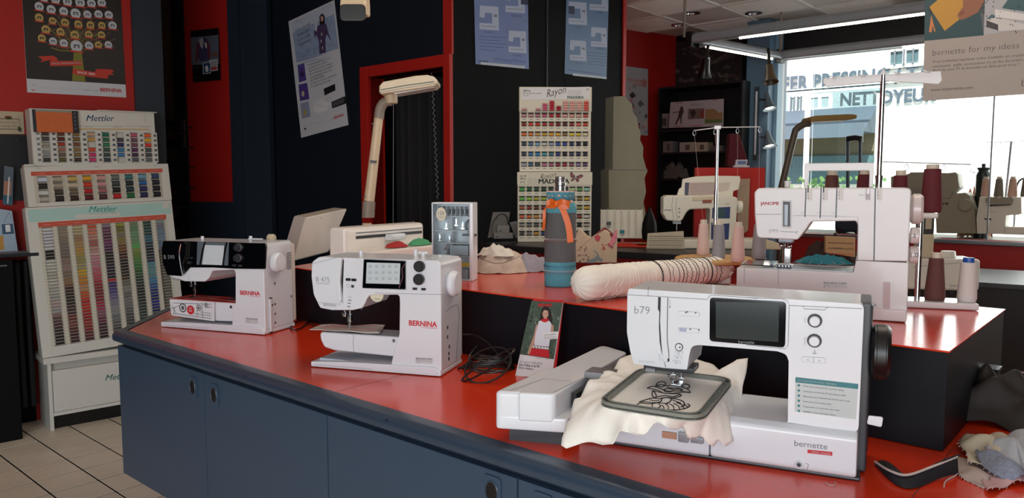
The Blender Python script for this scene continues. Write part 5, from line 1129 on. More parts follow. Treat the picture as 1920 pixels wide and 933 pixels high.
mb.text('COVER PRO', f.f(*B7(246, 413)), f.f(*B7(290, 413)), INK, yf, bold=.01); mb.text('WIDE TABLE', f.f(*B7(248, 423)), f.f(*B7(290, 423)), GREYINK, yf); mb.stroke(f.F(B7([(242, 432), (242, 405)])), .0007, yf, INK); st(B7, [(300, 418), (385, 423), (395, 415), (388, 432)], .0012, GREYINK)
for x_ in (415, 500, 583): st(B7, [(x_ - 6, 318), (x_ + 12, 318), (x_ + 12, 308)], .0006)
mb.build('machine_body', parent=r)
mb = MB(); q = f.F(B7([(310, 248), (362, 250), (362, 400), (310, 396)])); mb.px(q, -.004, .001, JW, bev=.0015, r=.002); q = f.F(B7([(316, 254), (356, 256), (356, 392), (316, 390)])); mb.flat(q, -.0045, BLK); q = f.F(B7([(320, 270), (345, 272), (343, 388), (320, 386)]), -.008); mb.px(q, -.012, -.004, mat('clear_grey', '#8E9BA6', .15), bev=.002); mb.build('take_up_window', parent=r)
mb = MB(); hz0 = .333; x0, x1 = f.f(*B7(435, 60), .07)[0], f.f(*B7(812, 60), .07)[0]; zt = f.f(*B7(600, 45), .07)[1]; zi = f.f(*B7(600, 88), .07)[1]
mb.px([(x0, hz0), (x0, zt), (x1, zt), (x1, hz0), (x1 - .010, hz0), (x1 - .010, zi), (x0 + .010, zi), (x0 + .010, hz0)], .06, .085, JW, bev=.002, r=[0, .003, .003, 0, 0, .004, .004, 0]); mb.build('carry_handle', parent=r)
mb = MB(); x = f.f(*B7(340, 160), .07)[0]; mb.cyl((x, .07, .333), (x, .07, .347), .008, JW, bev=.001); mb.lathe([(.009, .345), (.009, .349), (.007, .350)], JW, c=(x, .07, 0)); mb.build('pressure_knob', parent=r)
x, z = f.f(*B7(335, 470), .05)
mb = MB(); mb.box(x - .02, x + .016, .03, .08, .186, .2, mat('shadow_metal', '#5A5A60', .3, metal=.8), bev=.002)
for k in range(3): mb.cyl((x - .012 + k * .008, .05, .19), (x - .012 + k * .008, .05, .165), .002, CHROME, n=8)
mb.ball((x - .012, .04, .178), .007, .006, .006, CHROME); mb.ball((x + .008, .04, .176), .006, .006, .006, CHROME); mb.build('needle_clamp', parent=r)
mb = MB(); mb.box(x - .006, x + .012, .042, .06, .13, .172, CHROME, bev=.003); mb.box(x - .022, x + .018, .02, .065, .121, .127, CHROME, bev=.001)
for k in range(5): mb.box(x - .02 + k * .008, x - .015 + k * .008, .016, .022, .119, .129, DARKP)
mb.build('presser_foot', parent=r)
mb = MB(); mb.box(-.35, -.14, .0 + .012, .11, .1185, .1195, STEEL); mb.build('needle_plate', parent=r)
mb = MB(); mb.box(-.405, x - .03, .03, .16, .1225, .125, CLR); mb.build('clear_table', parent=r)
mb = MB(); z0 = f.sd(*B7(1030, 380), .012)[1]; hw_z = (f.f(*B7(1040, 225))[1] + f.f(*B7(1040, 378))[1]) / 2
mb.cyl((.0, .075, hw_z), (.028, .075, hw_z), .038, JP, bev=.006, n=36); mb.build('handwheel', parent=r)
for (a_, b_, t_) in ((400, 490, '3'), (505, 598, '1.0')):
    mb = MB(); z1 = f.f(*B7(1035, a_))[1]; z0 = f.f(*B7(1035, b_))[1]; zc = (z0 + z1) / 2; R_ = (z1 - z0) / 2; mb.cyl((.0, .03, zc), (.021, .03, zc), R_ * 1.0, JP, bev=.003, n=32)
    mb.text(t_, f.f(*B7(1033 - 7 * len(t_), zc and (a_ + b_) / 2 + 8), .03 - R_), f.f(*B7(1033 + 7 * len(t_), (a_ + b_) / 2 + 8), .03 - R_), DARKP, .03 - R_ - .0012, bold=.02); mb.build('dial', parent=r)
# telescopic guide pole at the back
py_ = .175
mb = MB(); x, z = f.f(*B7(838, 170), py_); mb.cyl((x, py_, .1), (x, py_, .36), .0085, CHROME); zt = f.f(1655, 140, py_)[1]; mb.cyl((x, py_, .36), (x, py_, zt), .0065, CHROME); mb.cyl((x, py_, .355), (x, py_, .365), .0095, CHROME); mb.build('guide_pole', parent=r)
mb = MB(); q0 = f.f(1544, 157, py_); q1 = f.f(1766, 144, py_)
zz = zt - .002; q = f.F([(1544, 147), (1650, 139), (1656, 127), (1662, 139), (1764, 133), (1766, 150), (1760, 158), (1664, 152), (1550, 163), (1543, 156)], py_); mb.px(q, py_ - .004, py_ + .004, JW, bev=.0015, r=.003)
for a_ in (1565, 1620, 1685, 1740): c = f.f(a_, 151 - (a_ - 1540) * .06, py_ - .005); mb.disc(c[0], c[1], .003, .003, py_ - .0046, PAPER, n=8); mb.tube([(c[0] + .004, py_ - .004, c[1] + .004), (c[0] - .004, py_ - .014, c[1] + .006), (c[0] - .012, py_ - .012, c[1] + .01)], .002, WH, n=5)
mb.build('thread_guide_bar', parent=r)
# teal cloth on its bed
x, y = f.g(*B7(540, 600), z=.121); mb = MB(); TF = Fr(J.w(x, y + .035, .1205), -20); TEAL = mat('teal_cloth', '#0E6672', .8, var=.25, scale=25)
heap(mb, 0, 0, 0, .078, .036, .022, TEAL, 14, amp=.3, edge=.2, k=14, n=72); one('cloth_scrap', mb, TF, 'crumpled teal cloth on the bed of the coverstitch machine', 'cloth', wn_=False, angle=80)
mb = MB()
for k in range(5):
    a_ = RNG.uniform(0, 6); mb.tube([(-.06 + k * .025, -.03, .01), (-.055 + k * .025 + RNG.uniform(-.02, .02), -.036, .004), (-.06 + k * .02, -.055, .001), (-.04 + k * .02, -.062, .0008)], .0004, PT, sm=4, n=4)
one('loose_threads', mb, TF, 'pale loose thread ends trailing from the teal cloth', 'thread', wn_=False)
# thread stand at the right of the coverstitch machine
pr = Pz(1836, 583, U); p0 = Pz(1703, 570, U)
SF2 = Fr((pr.x, pr.y, U), -17); f = SF2
r = thing('thread_stand', SF2, 'white two level thread stand at the right end of the coverstitch machine', 'thread stand')
x0 = f.f(1700, 565, .03)[0] ; 
mb = MB(); mb.box(x0 - .02, 0, .0, .105, .001, .019, JW, bev=.004, seg=3); mb.build('lower_plate', parent=r)
z_up = f.f(1745, 397, .05)[1]; xu1 = f.f(1767, 400, .0)[0]; xu0 = x0 - .36
mb = MB(); mb.box(xu0, xu1, .04, .14, z_up - .018, z_up - .003, JW, bev=.005, seg=3); mb.build('upper_plate', parent=r)
xp = f.f(1726, 480, .05)[0]; mb = MB(); mb.cyl((xp, .07, .018), (xp, .07, z_up - .017), .0075, CHROME); mb.build('pole', parent=r)
mb = MB(); ga = f.f(1655, 303, .09); gb = f.f(1835, 308, .09)
mb.tube([(ga[0], .09, ga[1]), (gb[0] - .02, .09, gb[1] + .0), (gb[0] - .018, .09, gb[1] - .02), (gb[0] - .008, .09, gb[1] - .022)], .0016, STEEL, n=6)
for a_ in (1700, 1770): x, z = f.f(a_, 306, .09); mb.tube([(x, .09, z), (x - .006, .09, z - .014), (x, .09, z - .02), (x + .006, .09, z - .014), (x, .09, z)], .0012, STEEL, sm=3, n=5)
mb.build('guide_wire', parent=r)
def on(px_, y, z): x = f.hit(px_, 400, 1, y).x; return f.w(x, y, z)
for px_, R0, R1, h, m, lab, cc_ in ((1558, .024, .017, .105, BRNC, 'brown red thread cone, leftmost seen through the carry handle', CAPC), (1618, .024, .017, .107, MARC, 'maroon thread cone seen at the right inside the carry handle', CAPC), (1686, .0235, .0175, .104, MARC, 'maroon thread cone just right of the tall chrome guide pole', CAPC)):
    cone(on(px_, .085, z_up - .0025), R0, R1, h, m, lab)
cone(on(1745, .085, z_up - .0025), .0285, .0215, .122, MARC, 'largest maroon thread cone, on the right end of the upper plate', coreh=.012)
cone(on(1760, .045, .0195), .0265, .018, .118, BRNC, 'brown thread cone on the lower plate of the stand at the right')
cone(on(1821, .045, .0195), .0245, .0185, .108, WHC, 'white thread cone with blue core on the lower plate of the stand', core=mat('blue_core', '#1D4E9C', .4), coreh=.013)
# ------------------------------------------------------------------ thread racks
def proj(p):
    p = Vector(p) - CAM; c = cos(PITCH); s = sin(PITCH); zc = p.y * c - p.z * s; yc = p.y * s + p.z * c
    return (960 + FPX * p.x / zc, 466.5 - FPX * yc / zc)
ORD = 'first second third fourth fifth sixth seventh eighth ninth tenth eleventh twelfth thirteenth fourteenth fifteenth sixteenth seventeenth eighteenth nineteenth twentieth twenty-first twenty-second twenty-third twenty-fourth twenty-fifth twenty-sixth twenty-seventh twenty-eighth twenty-ninth thirtieth thirty-first thirty-second thirty-third thirty-fourth thirty-fifth thirty-sixth thirty-seventh thirty-eighth'.split()
def cname(h):
    h = h.lstrip('#'); r, g, b = [int(h[i:i+2], 16) for i in (0, 2, 4)]; mx = max(r, g, b); mn = min(r, g, b); v = (mx + mn) / 2; s = mx - mn
    d = 'dark ' if v < 75 else 'pale ' if v > 170 else ''
    if s < 26: return 'black' if v < 55 else 'white' if v > 200 else 'pale grey' if v > 160 else 'dark grey' if v < 90 else 'grey'
    hue = (0 if mx == mn else ((g - b) / s % 6) if mx == r else ((b - r) / s + 2) if mx == g else ((r - g) / s + 4)) * 60
    if hue < 14 or hue > 345: n = 'pink' if v > 145 else 'red'
    elif hue < 40: n = 'orange' if s > 130 and v > 90 else 'tan' if v > 110 else 'brown'
    elif hue < 68: n = 'yellow' if v > 115 and s > 70 else 'olive' if v < 115 else 'cream'
    elif hue < 165: n = 'green'
    elif hue < 200: n = 'teal'
    elif hue < 255: n = 'blue'
    elif hue < 300: n = 'purple'
    else: n = 'pink' if v > 120 else 'plum'
    return d + n
SP = {}
CAPM = mat('spool_cap', '#C9C6BD', .4, var=.02)
def spool_mesh(hexc, R, L, full=.86):
    k = (hexc, R, L)
    if k not in SP:
        b = MB(); m = mat('thread_' + hexc.strip('#'), hexc, .55, stretch=(60, 1, 1), var=.1, sheen=.1)
        b.cyl((-L / 2 * .8, 0, 0), (L / 2 * .8, 0, 0), R * full, m, n=10); b.cyl((-L / 2, 0, 0), (-L / 2 * .84, 0, 0), R, CAPM, n=10); b.cyl((L / 2 * .84, 0, 0), (L / 2, 0, 0), R, CAPM, n=10)
        me = bpy.data.meshes.new('thread_spool'); me.from_pydata(b.v, [], b.f)
        for x in b.mats: me.materials.append(x)
        me.polygons.foreach_set('material_index', b.mi); me.polygons.foreach_set('use_smooth', [True] * len(b.f)); me.update(); me.set_sharp_from_angle(angle=radians(40)); SP[k] = me
    return SP[k]
def spool(fr, x, y, z, hexc, R, L, label, group, nm='thread_spool'):
    rn = 'rayon' in label; o = bpy.data.objects.new('rayon_reel' if rn else nm, spool_mesh(hexc, R, L)); COL.objects.link(o)
    o.matrix_world = fr.M @ Matrix.Translation((x, y, z)); return tag(o, label.replace('rayon spool', 'rayon reel'), 'thread reel' if rn else 'thread spool', group.replace('spools', 'reels') if rn else group)
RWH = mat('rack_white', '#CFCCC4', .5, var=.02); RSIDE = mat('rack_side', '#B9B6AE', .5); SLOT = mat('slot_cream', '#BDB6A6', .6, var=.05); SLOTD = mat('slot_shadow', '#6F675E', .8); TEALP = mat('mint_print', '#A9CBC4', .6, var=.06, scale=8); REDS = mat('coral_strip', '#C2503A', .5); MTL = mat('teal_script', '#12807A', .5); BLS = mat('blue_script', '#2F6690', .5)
RK = Fr(Pz(95, 808, 0), 42)
# base cabinet with drawer
r = thing('thread_cabinet', RK, 'white floor cabinet with a drawer under the leaning thread racks, at the left wall', 'cabinet')
f = RK; wR = .79
mb = MB(); zc0 = .435; mb.box(0, .02, 0, .27, 0, .40, RWH, bev=.001); mb.box(wR - .02, wR, 0, .27, 0, .40, RWH, bev=.001); mb.box(-.02, wR + .02, -.01, .28, .40, zc0, RWH, bev=.002); mb.box(.02, wR - .02, .03, .27, .1, .40, RSIDE); mb.box(.021, wR - .021, .0, .02, .085, .105, RWH); mb.box(.021, wR - .021, .04, .06, 0, .085, BLK); mb.build('cabinet_body', parent=r)
mb = MB(); mb.box(.023, wR - .023, -.004, .02, .108, .355, RWH, bev=.002); mb.text('Mettler', f.f(*A4(552, 318), -.005), f.f(*A4(700, 300), -.005), MTL, -.0046, bold=.01, shear=.35); mb.build('drawer', parent=r)
# lower leaning panel
q0 = RK.f(80, 672); LPf = Fr(RK.w(q0[0], 0, zc0 + .001), 42, lean=5, roll=-2.2); f = LPf
def fz(V_, *p): return f.f(*V_(*p))
r = thing('thread_rack', f, 'large leaning white rack with nine columns of thread spools, lowest of the three', 'thread rack')
ql = f.F([(80, 672), (53, 386), (322, 378)]); W3 = ql[2][0]; H3 = (ql[1][1] + ql[2][1]) / 2
X0 = min(ql[0][0], ql[1][0], 0)
cx0 = fz(A3, 267, 178)[0]; cx8 = fz(A3, 905, 148)[0]; rz0 = fz(A3, 267, 180)[1]; rz1 = fz(A3, 315, 826)[1]
NR_ = 37; dx = (cx8 - cx0) / 8; dzr = (rz0 - rz1) / (NR_ - 1)
mb = MB(); mb.box(X0, W3, .03, .10, 0, H3, RSIDE, bev=.002)
gx0 = cx0 - dx * .55; gx1 = cx8 + dx * .5; gz0 = rz1 - dzr * .7; gz1 = rz0 + dzr * .7
mb.box(X0, gx0, .0, .03, 0, H3, RWH, bev=.002); mb.box(gx1, W3, .0, .03, 0, H3, RWH, bev=.002); mb.box(gx0, gx1, .0, .03, 0, gz0, RWH); mb.box(gx0, gx1, .0, .03, gz1, H3, RWH)
mb.px(rect(X0 + .012, W3 - .012, gz1 + .035, H3 - .012), -.0006, .0005, TEALP); mb.flat(rect(X0 + .25, X0 + .5, gz1 + .04, gz1 + .062), -.0009, RWH, r=.01); mb.flat(rect(W3 - .06, W3 - .02, gz1 + .07, H3 - .012), -.0009, RWH, r=.01)
mb.px(rect(gx0, gx1, gz1 + .001, gz1 + .03), -.001, .0, REDS)
for k in range(9): x = cx0 + k * dx; mb.stroke([(x - .02, gz1 + .015), (x + .02, gz1 + .015)], .002, -.0013, mat('pale_red_print', '#D9A09A', .5))
mb.text('Mettler', fz(A3, 500, 82), fz(A3, 660, 78), MTL, -.0012, bold=.0, shear=.4); mb.text('IT IS A COLOUR MADE OF THREAD', fz(A3, 505, 95), fz(A3, 660, 90), GREYINK, -.0012)
mb.build('rack_board', parent=r)
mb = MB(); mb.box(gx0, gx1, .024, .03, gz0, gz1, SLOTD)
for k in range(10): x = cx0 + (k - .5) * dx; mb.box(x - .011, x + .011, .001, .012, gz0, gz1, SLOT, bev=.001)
for k in range(9):
    x = cx0 + k * dx
    for j in range(NR_ + 1): z = rz0 + dzr * (.5 - j); mb.box(x - dx * .36, x + dx * .36, .004, .024, z - .0012, z + .0012, SLOT)
for k in range(10):
    x = cx0 + (k - .5) * dx
    for j in range(NR_): z = rz0 - dzr * j; mb.box(x - .008, x + .008, .0004, .001, z - .007, z + .006, PAPERW); mb.box(x - .006, x + .006, .0, .0004, z - .003, z - .001, GREYINK)
mb.build('slot_grid', parent=r)
COLS = [['#D6D6DC', '#CFCFD8', '#C9C9D6', '#CFCFD6', '#17161A', '#1B1A1C', '#C9C9C4', '#C8C6BE', '#B9B6AC', '#C6C3BA', '#C0B8AC', '#B8B4AA', '#A9AAA6', '#B9A2A0', '#A39FA0', '#8A6A68', '#5D3A3E', '#47292E', '#2C2326', '#201C1E', '#1B191B'],
        ['#8E8474', '#9A8670', '#8A7A66', '#7A7068', '#746660', '#6E5E58', '#8A7266', '#9A7A78', '#7E6A58', '#8E6A4A', '#7A4E30', '#3D2420', '#2C2020', '#2A2422', '#3A2A2C', '#4A3236', '#6E2E28', '#7A3A36', '#5A2228', '#401A22', '#33161C'],
        ['#C9B88E', '#C2AE84', '#A9825E', '#B98F50', '#C08F3A', '#A8923C', '#9A8F50', '#A89C6C', '#D0A41E', '#C98A22', '#C77424', '#BF8A60', '#C8521E', '#C83A18', '#C22A16', '#B01C16', '#A81A18', '#9A1C1C', '#8A1A1E', '#5E1A22', '#4A1620'],
        ['#D2562E', '#D87860', '#CC8A7C', '#A85A58', '#C99488', '#D8A2A4', '#CE8A98', '#C97A8E', '#C25C6C', '#C04658', '#A82A3C', '#8E1E2E', '#7E1626', '#82162A', '#A82444', '#9E3658', '#84506A', '#6A2A44', '#44202E', '#36202A', '#2A1C22'],
        ['#8E7A92', '#6A3A5C', '#5A2C4C', '#6E2A5E', '#50204E', '#2A1A20', '#1E1518', '#2A1C30', '#241A2E', '#221A34', '#B0181C', '#3A2A6E', '#4A3E84', '#6A5C92', '#7E7A94', '#8E8C94', '#8A8A90', '#6E6E72', '#5A5A60', '#46464C', '#2E2E34'],
        ['#9AA028', '#6E6A1E', '#827A5E', '#8E7A3A', '#7A4C22', '#6A3A1E', '#4A2420', '#2C1E1E', '#241C1C', '#332A24', '#4A3A28', '#6E6A60', '#8A8A84', '#6A6664', '#76767A', '#6E7074', '#5A5E62', '#4A4C50', '#3A3C40', '#303236', '#26282C'],
        ['#7A8A6A', '#5E8A64', '#6AA07A', '#6E9A70', '#5AB45E', '#8A9A3A', '#6A8A2A', '#4A8A3A', '#2A7A34', '#2A5A34', '#224A30', '#2A4038', '#24302C', '#1E2A2A', '#242E34', '#2A3438', '#2A3A3C', '#2A4042', '#26383A', '#202A2E', '#1A2024'],
        ['#1E4A40', '#1A4440', '#1E4A50', '#2A6A80', '#1E3E4E', '#1A222E', '#1E2A3E', '#24344E', '#4A90A0', '#5A9AA0', '#5A8A96', '#2E84B0', '#2A5CA0', '#243A7E', '#1E2C6E', '#2A3494', '#24307A', '#1E2A5A', '#1A2244', '#161C34', '#141828'],
        ['#8AA09E', '#7A7A8A', '#6A84A0', '#6E8AA4', '#5A7694', '#4E6480', '#3A4E64', '#2E3E54', '#30426A', '#3A4A7E', '#34406E', '#2A3254', '#262C48', '#20243A', '#1C2032', '#1A1C2A', '#181A24', '#16181E', '#141619', '#131417', '#121214']]
LSP = []
for c in range(9):
    for j in range(NR_):
        x = cx0 + c * dx; z = rz0 - j * dzr; p = proj(f.w(x, .0, z))
        if p[1] > 619 - (p[0] - 218) * .43 + 4 and p[0] > 214: continue
        if p[0] > 306 and p[1] > 448: continue
        t = j / (NR_ - 1) * 20; hx = COLS[c][min(20, int(t + .5))]
        if (c, j) in ((2, 24), (4, 18)): hx = '#B8141A'
        LSP.append((c, j, x, z, hx))
LSP.sort(key=lambda q: q[1]); KEEP = 218
for c, j, x, z, hx in LSP[:KEEP]: spool(f, x, .012, z, hx, dzr * .45, dx * .72, '%s thread spool, %s column, %s from the top, lowest leaning rack' % (cname(hx), ORD[c], ORD[j]), 'spools in the large leaning rack')
mb = MB()
for c, j, x, z, hx in LSP[KEEP:]:
    me = spool_mesh(hx, dzr * .45, dx * .72); M_ = Matrix.Translation((x, .012, z))
    for k, m_ in enumerate(me.materials): pl = [tuple(q.vertices) for q in me.polygons if q.material_index == k]; us = sorted({i for q in pl for i in q}); ix = {u: i for i, u in enumerate(us)}; mb.add([me.vertices[u].co for u in us], [tuple(ix[i] for i in q) for q in pl], m_, M_)
one('lowest_thread_spools', mb, f, 'dark thread spools filling the lowest rows of the large leaning rack', 'thread spools', wn_=False)['kind'] = 'stuff'
print('lower spools', len(LSP))
# middle rack
o2 = LPf.w(0, 0, 0); pm = RK.f(*A2(190, 697)); d_ = LPf.f(*A2(190, 697))
MPf = Fr(LPf.w(d_[0], .0, H3 + .002), 42, lean=5, roll=-2.2); f = MPf
r = thing('thread_rack', f, 'middle white thread rack with coral strip and four rows of wide spools', 'thread rack')
q = f.F(A2([(190, 690), (160, 425), (1135, 430), (1155, 672)])); H2 = (q[1][1] + q[2][1]) / 2; X0 = (q[0][0] + q[1][0]) / 2; W2 = (q[2][0] + q[3][0]) / 2
colx = [283, 385, 480, 580, 677, 770, 868, 953, 1043]; rowy = [516, 562, 608, 656]
ca = fz(A2, 283, 518)[0]; cb = fz(A2, 1043, 500)[0]; dx = (cb - ca) / 8; za = fz(A2, 660, 514)[1]; zb = fz(A2, 690, 640)[1]; dz2 = (za - zb) / 3
mb = MB(); mb.box(X0, W2, .03, .12, 0, H2, RSIDE, bev=.002); gx0 = ca - dx * .55; gx1 = cb + dx * .5; gz0 = zb - dz2 * .55; gz1 = za + dz2 * .55
mb.box(X0, gx0, .0, .03, 0, H2, RWH, bev=.002); mb.box(gx1, W2, .0, .03, 0, H2, RWH, bev=.002); mb.box(gx0, gx1, .0, .03, 0, gz0, RWH); mb.box(gx0, gx1, .0, .03, gz1, H2, RWH)
mb.px(rect(gx0 - .01, gx1 + .01, gz1 + .002, gz1 + .026), -.001, .0, REDS)
for k in range(9): x = ca + k * dx; mb.stroke([(x - .02, gz1 + .014), (x + .02, gz1 + .014)], .002, -.0013, mat('pale_red_print', '#D9A09A', .5))
for k in (0, .44, .93): x = X0 + .06 + k * (W2 - X0 - .1); mb.text('Mettler', (x, H2 - .012), (x + .025, H2 - .012), INK, -.0004, shear=.3)
mb.box(X0 - .0, X0 + .05, -.012, .06, H2, H2 + .012, RWH, bev=.002)
mb.build('rack_board', parent=r)
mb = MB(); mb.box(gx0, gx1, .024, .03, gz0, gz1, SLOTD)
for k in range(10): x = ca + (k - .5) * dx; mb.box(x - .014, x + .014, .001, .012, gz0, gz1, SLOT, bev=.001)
for j in range(5): z = za + dz2 * (.5 - j); mb.box(gx0, gx1, .004, .024, z - .0014, z + .0014, SLOT)
mb.build('slot_grid', parent=r)
MC = [['#C6CBDA', '#2A2422', '#C9C9C4', '#B4AA9E'], ['#AFA08A', '#A39684', '#463A30', '#2A1E1E'], ['#C4A45E', '#C2AE96', '#73624E', '#3C2220'], ['#D49A2A', '#C83A22', '#B01E20', '#5A141C'], ['#C79890', '#C98E8E', '#A06468', '#4E242C'], ['#6A6E6A', '#3E4444', '#201E22', '#B8121A'], ['#3A6E72', '#1E2E34', '#1E3A42', '#1E6A3A'], ['#6A9AB0', '#2A5E9A', '#2E2C5E', '#25255A'], ['#364A70', '#26262E', '#1C1C22', '#191A22']]
for c in range(9):
    for j in range(4): spool(f, ca + c * dx, .010, za - j * dz2, MC[c][j], dz2 * .45, dx * .72, '%s thread spool, %s column, %s row down, middle rack with coral strip' % (cname(MC[c][j]), ORD[c], ORD[j]), 'spools in the middle rack')
# top rack
d_ = MPf.f(*A2(228, 440)); TPf = Fr(MPf.w(d_[0], .0, H2 + .003), 42, lean=0, roll=-1.2); f = TPf
r = thing('thread_rack', f, 'topmost white thread rack with blue script and six rows of spools', 'thread rack')
q = f.F(A2([(228, 436), (203, 58), (1040, 66), (1058, 430)])); H1 = (q[1][1] + q[2][1]) / 2; X0 = q[0][0]; W1 = q[3][0]
ca = fz(A2, 303, 222)[0]; cb = fz(A2, 992, 226)[0]; dx = (cb - ca) / 7; za = fz(A2, 650, 222)[1]; zb = fz(A2, 660, 392)[1]; dz2 = (za - zb) / 5
mb = MB(); mb.box(X0, W1, .03, .14, 0, H1, RSIDE, bev=.002); gx0 = ca - dx * .55; gx1 = cb + dx * .52; gz0 = zb - dz2 * .6; gz1 = za + dz2 * .6
mb.box(X0, gx0, .0, .03, 0, H1, RWH, bev=.002); mb.box(gx1, W1, .0, .03, 0, H1, RWH, bev=.002); mb.box(gx0, gx1, .0, .03, 0, gz0, RWH); mb.box(gx0, gx1, .0, .03, gz1, H1, RWH)
mb.box(X0 + .35, W1 + .012, -.02, .12, H1, H1 + .004, RWH)
mb.text('Mettler', fz(A2, 580, 132), fz(A2, 772, 132), BLS, -.0005, bold=.01, shear=.35); mb.px(f.F(A2([(530, 181), (1005, 185), (1005, 190), (530, 187)])), -.0006, 0, mat('ochre_line', '#C79A3A', .5))
mb.stroke(f.F(A2([(530, 165), (1020, 168), (1020, 195), (530, 191)])), .0012, -.0006, SEAM)
for c in (600, 790, 980):
    for k in range(4): p = fz(A2, c - 25 + k * 15, 172); mb.disc(p[0], p[1], .003, .0025, -.0006, GREYINK, n=8)
for k in range(4): p = fz(A2, 972, 90 + k * 17); mb.disc(p[0], p[1], .0025, .0025, -.0006, INK, n=6); mb.stroke([(p[0] + .008, p[1]), (p[0] + .022, p[1])], .001, -.0006, GREYINK)
mb.build('rack_board', parent=r)
mb = MB(); mb.box(gx0, gx1, .024, .03, gz0, gz1, RWH)
for k in range(9):
    x = ca + (k - .5) * dx; mb.box(x - .017, x + .017, .001, .008, gz0, gz1, RWH, bev=.001)
    for j in range(6): z = za - dz2 * j; mb.box(x - .004, x + .012, .0, .001, z - .008, z + .006, SEAM if k else GREYINK)
for j in range(7): z = za + dz2 * (.5 - j); mb.box(gx0, gx1, .004, .024, z - .0014, z + .0014, RWH)
mb.build('slot_grid', parent=r)
TC = [['#4A3A34', '#4E444A', '#9A9482', '#A9AAA4', '#8E8E90', '#3A3A38'], ['#6A3A2A', '#5A2420', '#A03A28', '#9A6A5A', '#6E5A4A', '#5A5428'], ['#8E6E3E', '#7A5E2A', '#7A4A34', '#8E7044', '#7E683E', '#3C3026'], ['#C7A284', '#C99A50', None, '#CF4A2E', '#C8326A', '#C63A72'], ['#1E6A50', '#2E6A44', '#2E7A54', '#3E5A48', '#3A4A48', '#2E3E4A'], [None, '#4A3E4E', '#2E2C60', '#3A7EA8', '#3A76B0', None], ['#C05470', '#70485C', '#7A4A5E', '#5E2A58', '#4A2A48', '#5A5A66'], ['#E0622A', '#D8A62E', '#D4382A', '#4E5454', '#4A4A54', '#6A6E72']]
for c in range(8):
    for j in range(6):
        if TC[c][j]: spool(f, ca + c * dx, .008, za - j * dz2, TC[c][j], dz2 * .43, dx * .58, '%s thread spool, %s column, %s row down, topmost rack with blue script' % (cname(TC[c][j]), ORD[c], ORD[j]), 'spools in the topmost rack')
# orange card box in front of the header
mb = MB(); q = f.F(A2([(232, 205), (228, 55), (520, 60), (524, 200)]), -.02); x0, x1 = q[0][0], q[2][0]; z0, z1 = q[0][1], q[1][1]
mb.box(x0, x1, -.02, -.001, z0, z1, mat('orange_box', '#C8683A', .85, var=.12, scale=60), bev=.002); mb.box(x0 - .001, x0 + .012, -.0215, -.0005, z0, z1 + .002, col('#22252E')); mb.box(x1 - .03, x1 + .001, -.0215, -.0005, z0, z1 + .001, col('#23212A')); mb.box(x0 + .012, x1 - .03, -.0212, -.0005, z1 - .01, z1 + .002, CARD)
for k in range(5): mb.stroke([(x1 - .02, z0 + .02 + k * .022), (x1 - .012, z0 + .03 + k * .022)], .003, -.0219, col('#8E8AA0'))
one('card_box', mb, f, 'orange card box with dark side bands leaning on the header of the topmost rack', 'box')

# ---- rayon thread racks on the rear bench
r0 = Pz(972, 453, RBZ); MD = Fr((r0.x, r0.y, RBZ), 2); f = MD
def rack2(name, fr, V_, quad, cols, rows, xs, ys, label, colors, group, hdr):
    global f; f = fr
    r = thing('thread_rack', fr, label, 'thread rack')
    q = f.F(V_(quad)); x0 = (q[0][0] + q[1][0]) / 2; x1 = (q[2][0] + q[3][0]) / 2; z0 = max((q[0][1] + q[3][1]) / 2, .001); z1 = (q[1][1] + q[2][1]) / 2
    xa = f.f(*V_(xs[0], ys[2]))[0]; xb = f.f(*V_(xs[1], ys[2]))[0]; dx = (xb - xa) / (cols - 1); zs = [f.f(*V_((xs[0] + xs[1]) / 2, y))[1] for y in ys]
    hz = f.f(*V_((xs[0] + xs[1]) / 2, hdr))[1]
    mb = MB(); mb.box(x0, x1, .05, .10, z0, z1, RSIDE, bev=.002); mb.box(x0, xa - dx * .5, 0, .05, z0, z1, PAPERW, bev=.001); mb.box(xb + dx * .5, x1, 0, .05, z0, z1, PAPERW, bev=.001); mb.box(x0 - .003, x1 + .003, -.004, .05, hz, z1, PAPERW, bev=.001)
    h = dx * .36
    prev = hz
    for z in zs + [None]:
        zt = (z + h) if z is not None else z0
        mb.box(xa - dx * .5, xb + dx * .5, .0, .05, zt, prev, PAPERW)
        if z is None: break
        for k in range(cols + 1): mb.box(xa + (k - .5) * dx - .003, xa + (k - .5) * dx + .003, .001, .05, z - h, z + h, PAPERW)
        prev = z - h
        for k in range(cols): x = xa + k * dx; mb.box(x - dx * .25, x + dx * .25, -.0004, .0, prev - .012, prev - .008, GREYINK)
    mb.box(xa - dx * .5, xb + dx * .5, .045, .05, z0, hz, BLK)  # black back paints shade into the depth of the cells
    b = mb.build('rack_board', parent=r)
    for j, z in enumerate(zs):
        for k in range(cols):
            hx = colors[j][k]
            if not hx: continue
            spool(fr, xa + k * dx, .016, z - h * .12, hx, h * .72, dx * .74, '%s rayon spool, %s column, %s row of the %s rayon rack' % (cname(hx), ORD[k], ORD[j], name), group)
    return r, x0, x1, z1, hz, xa, dx
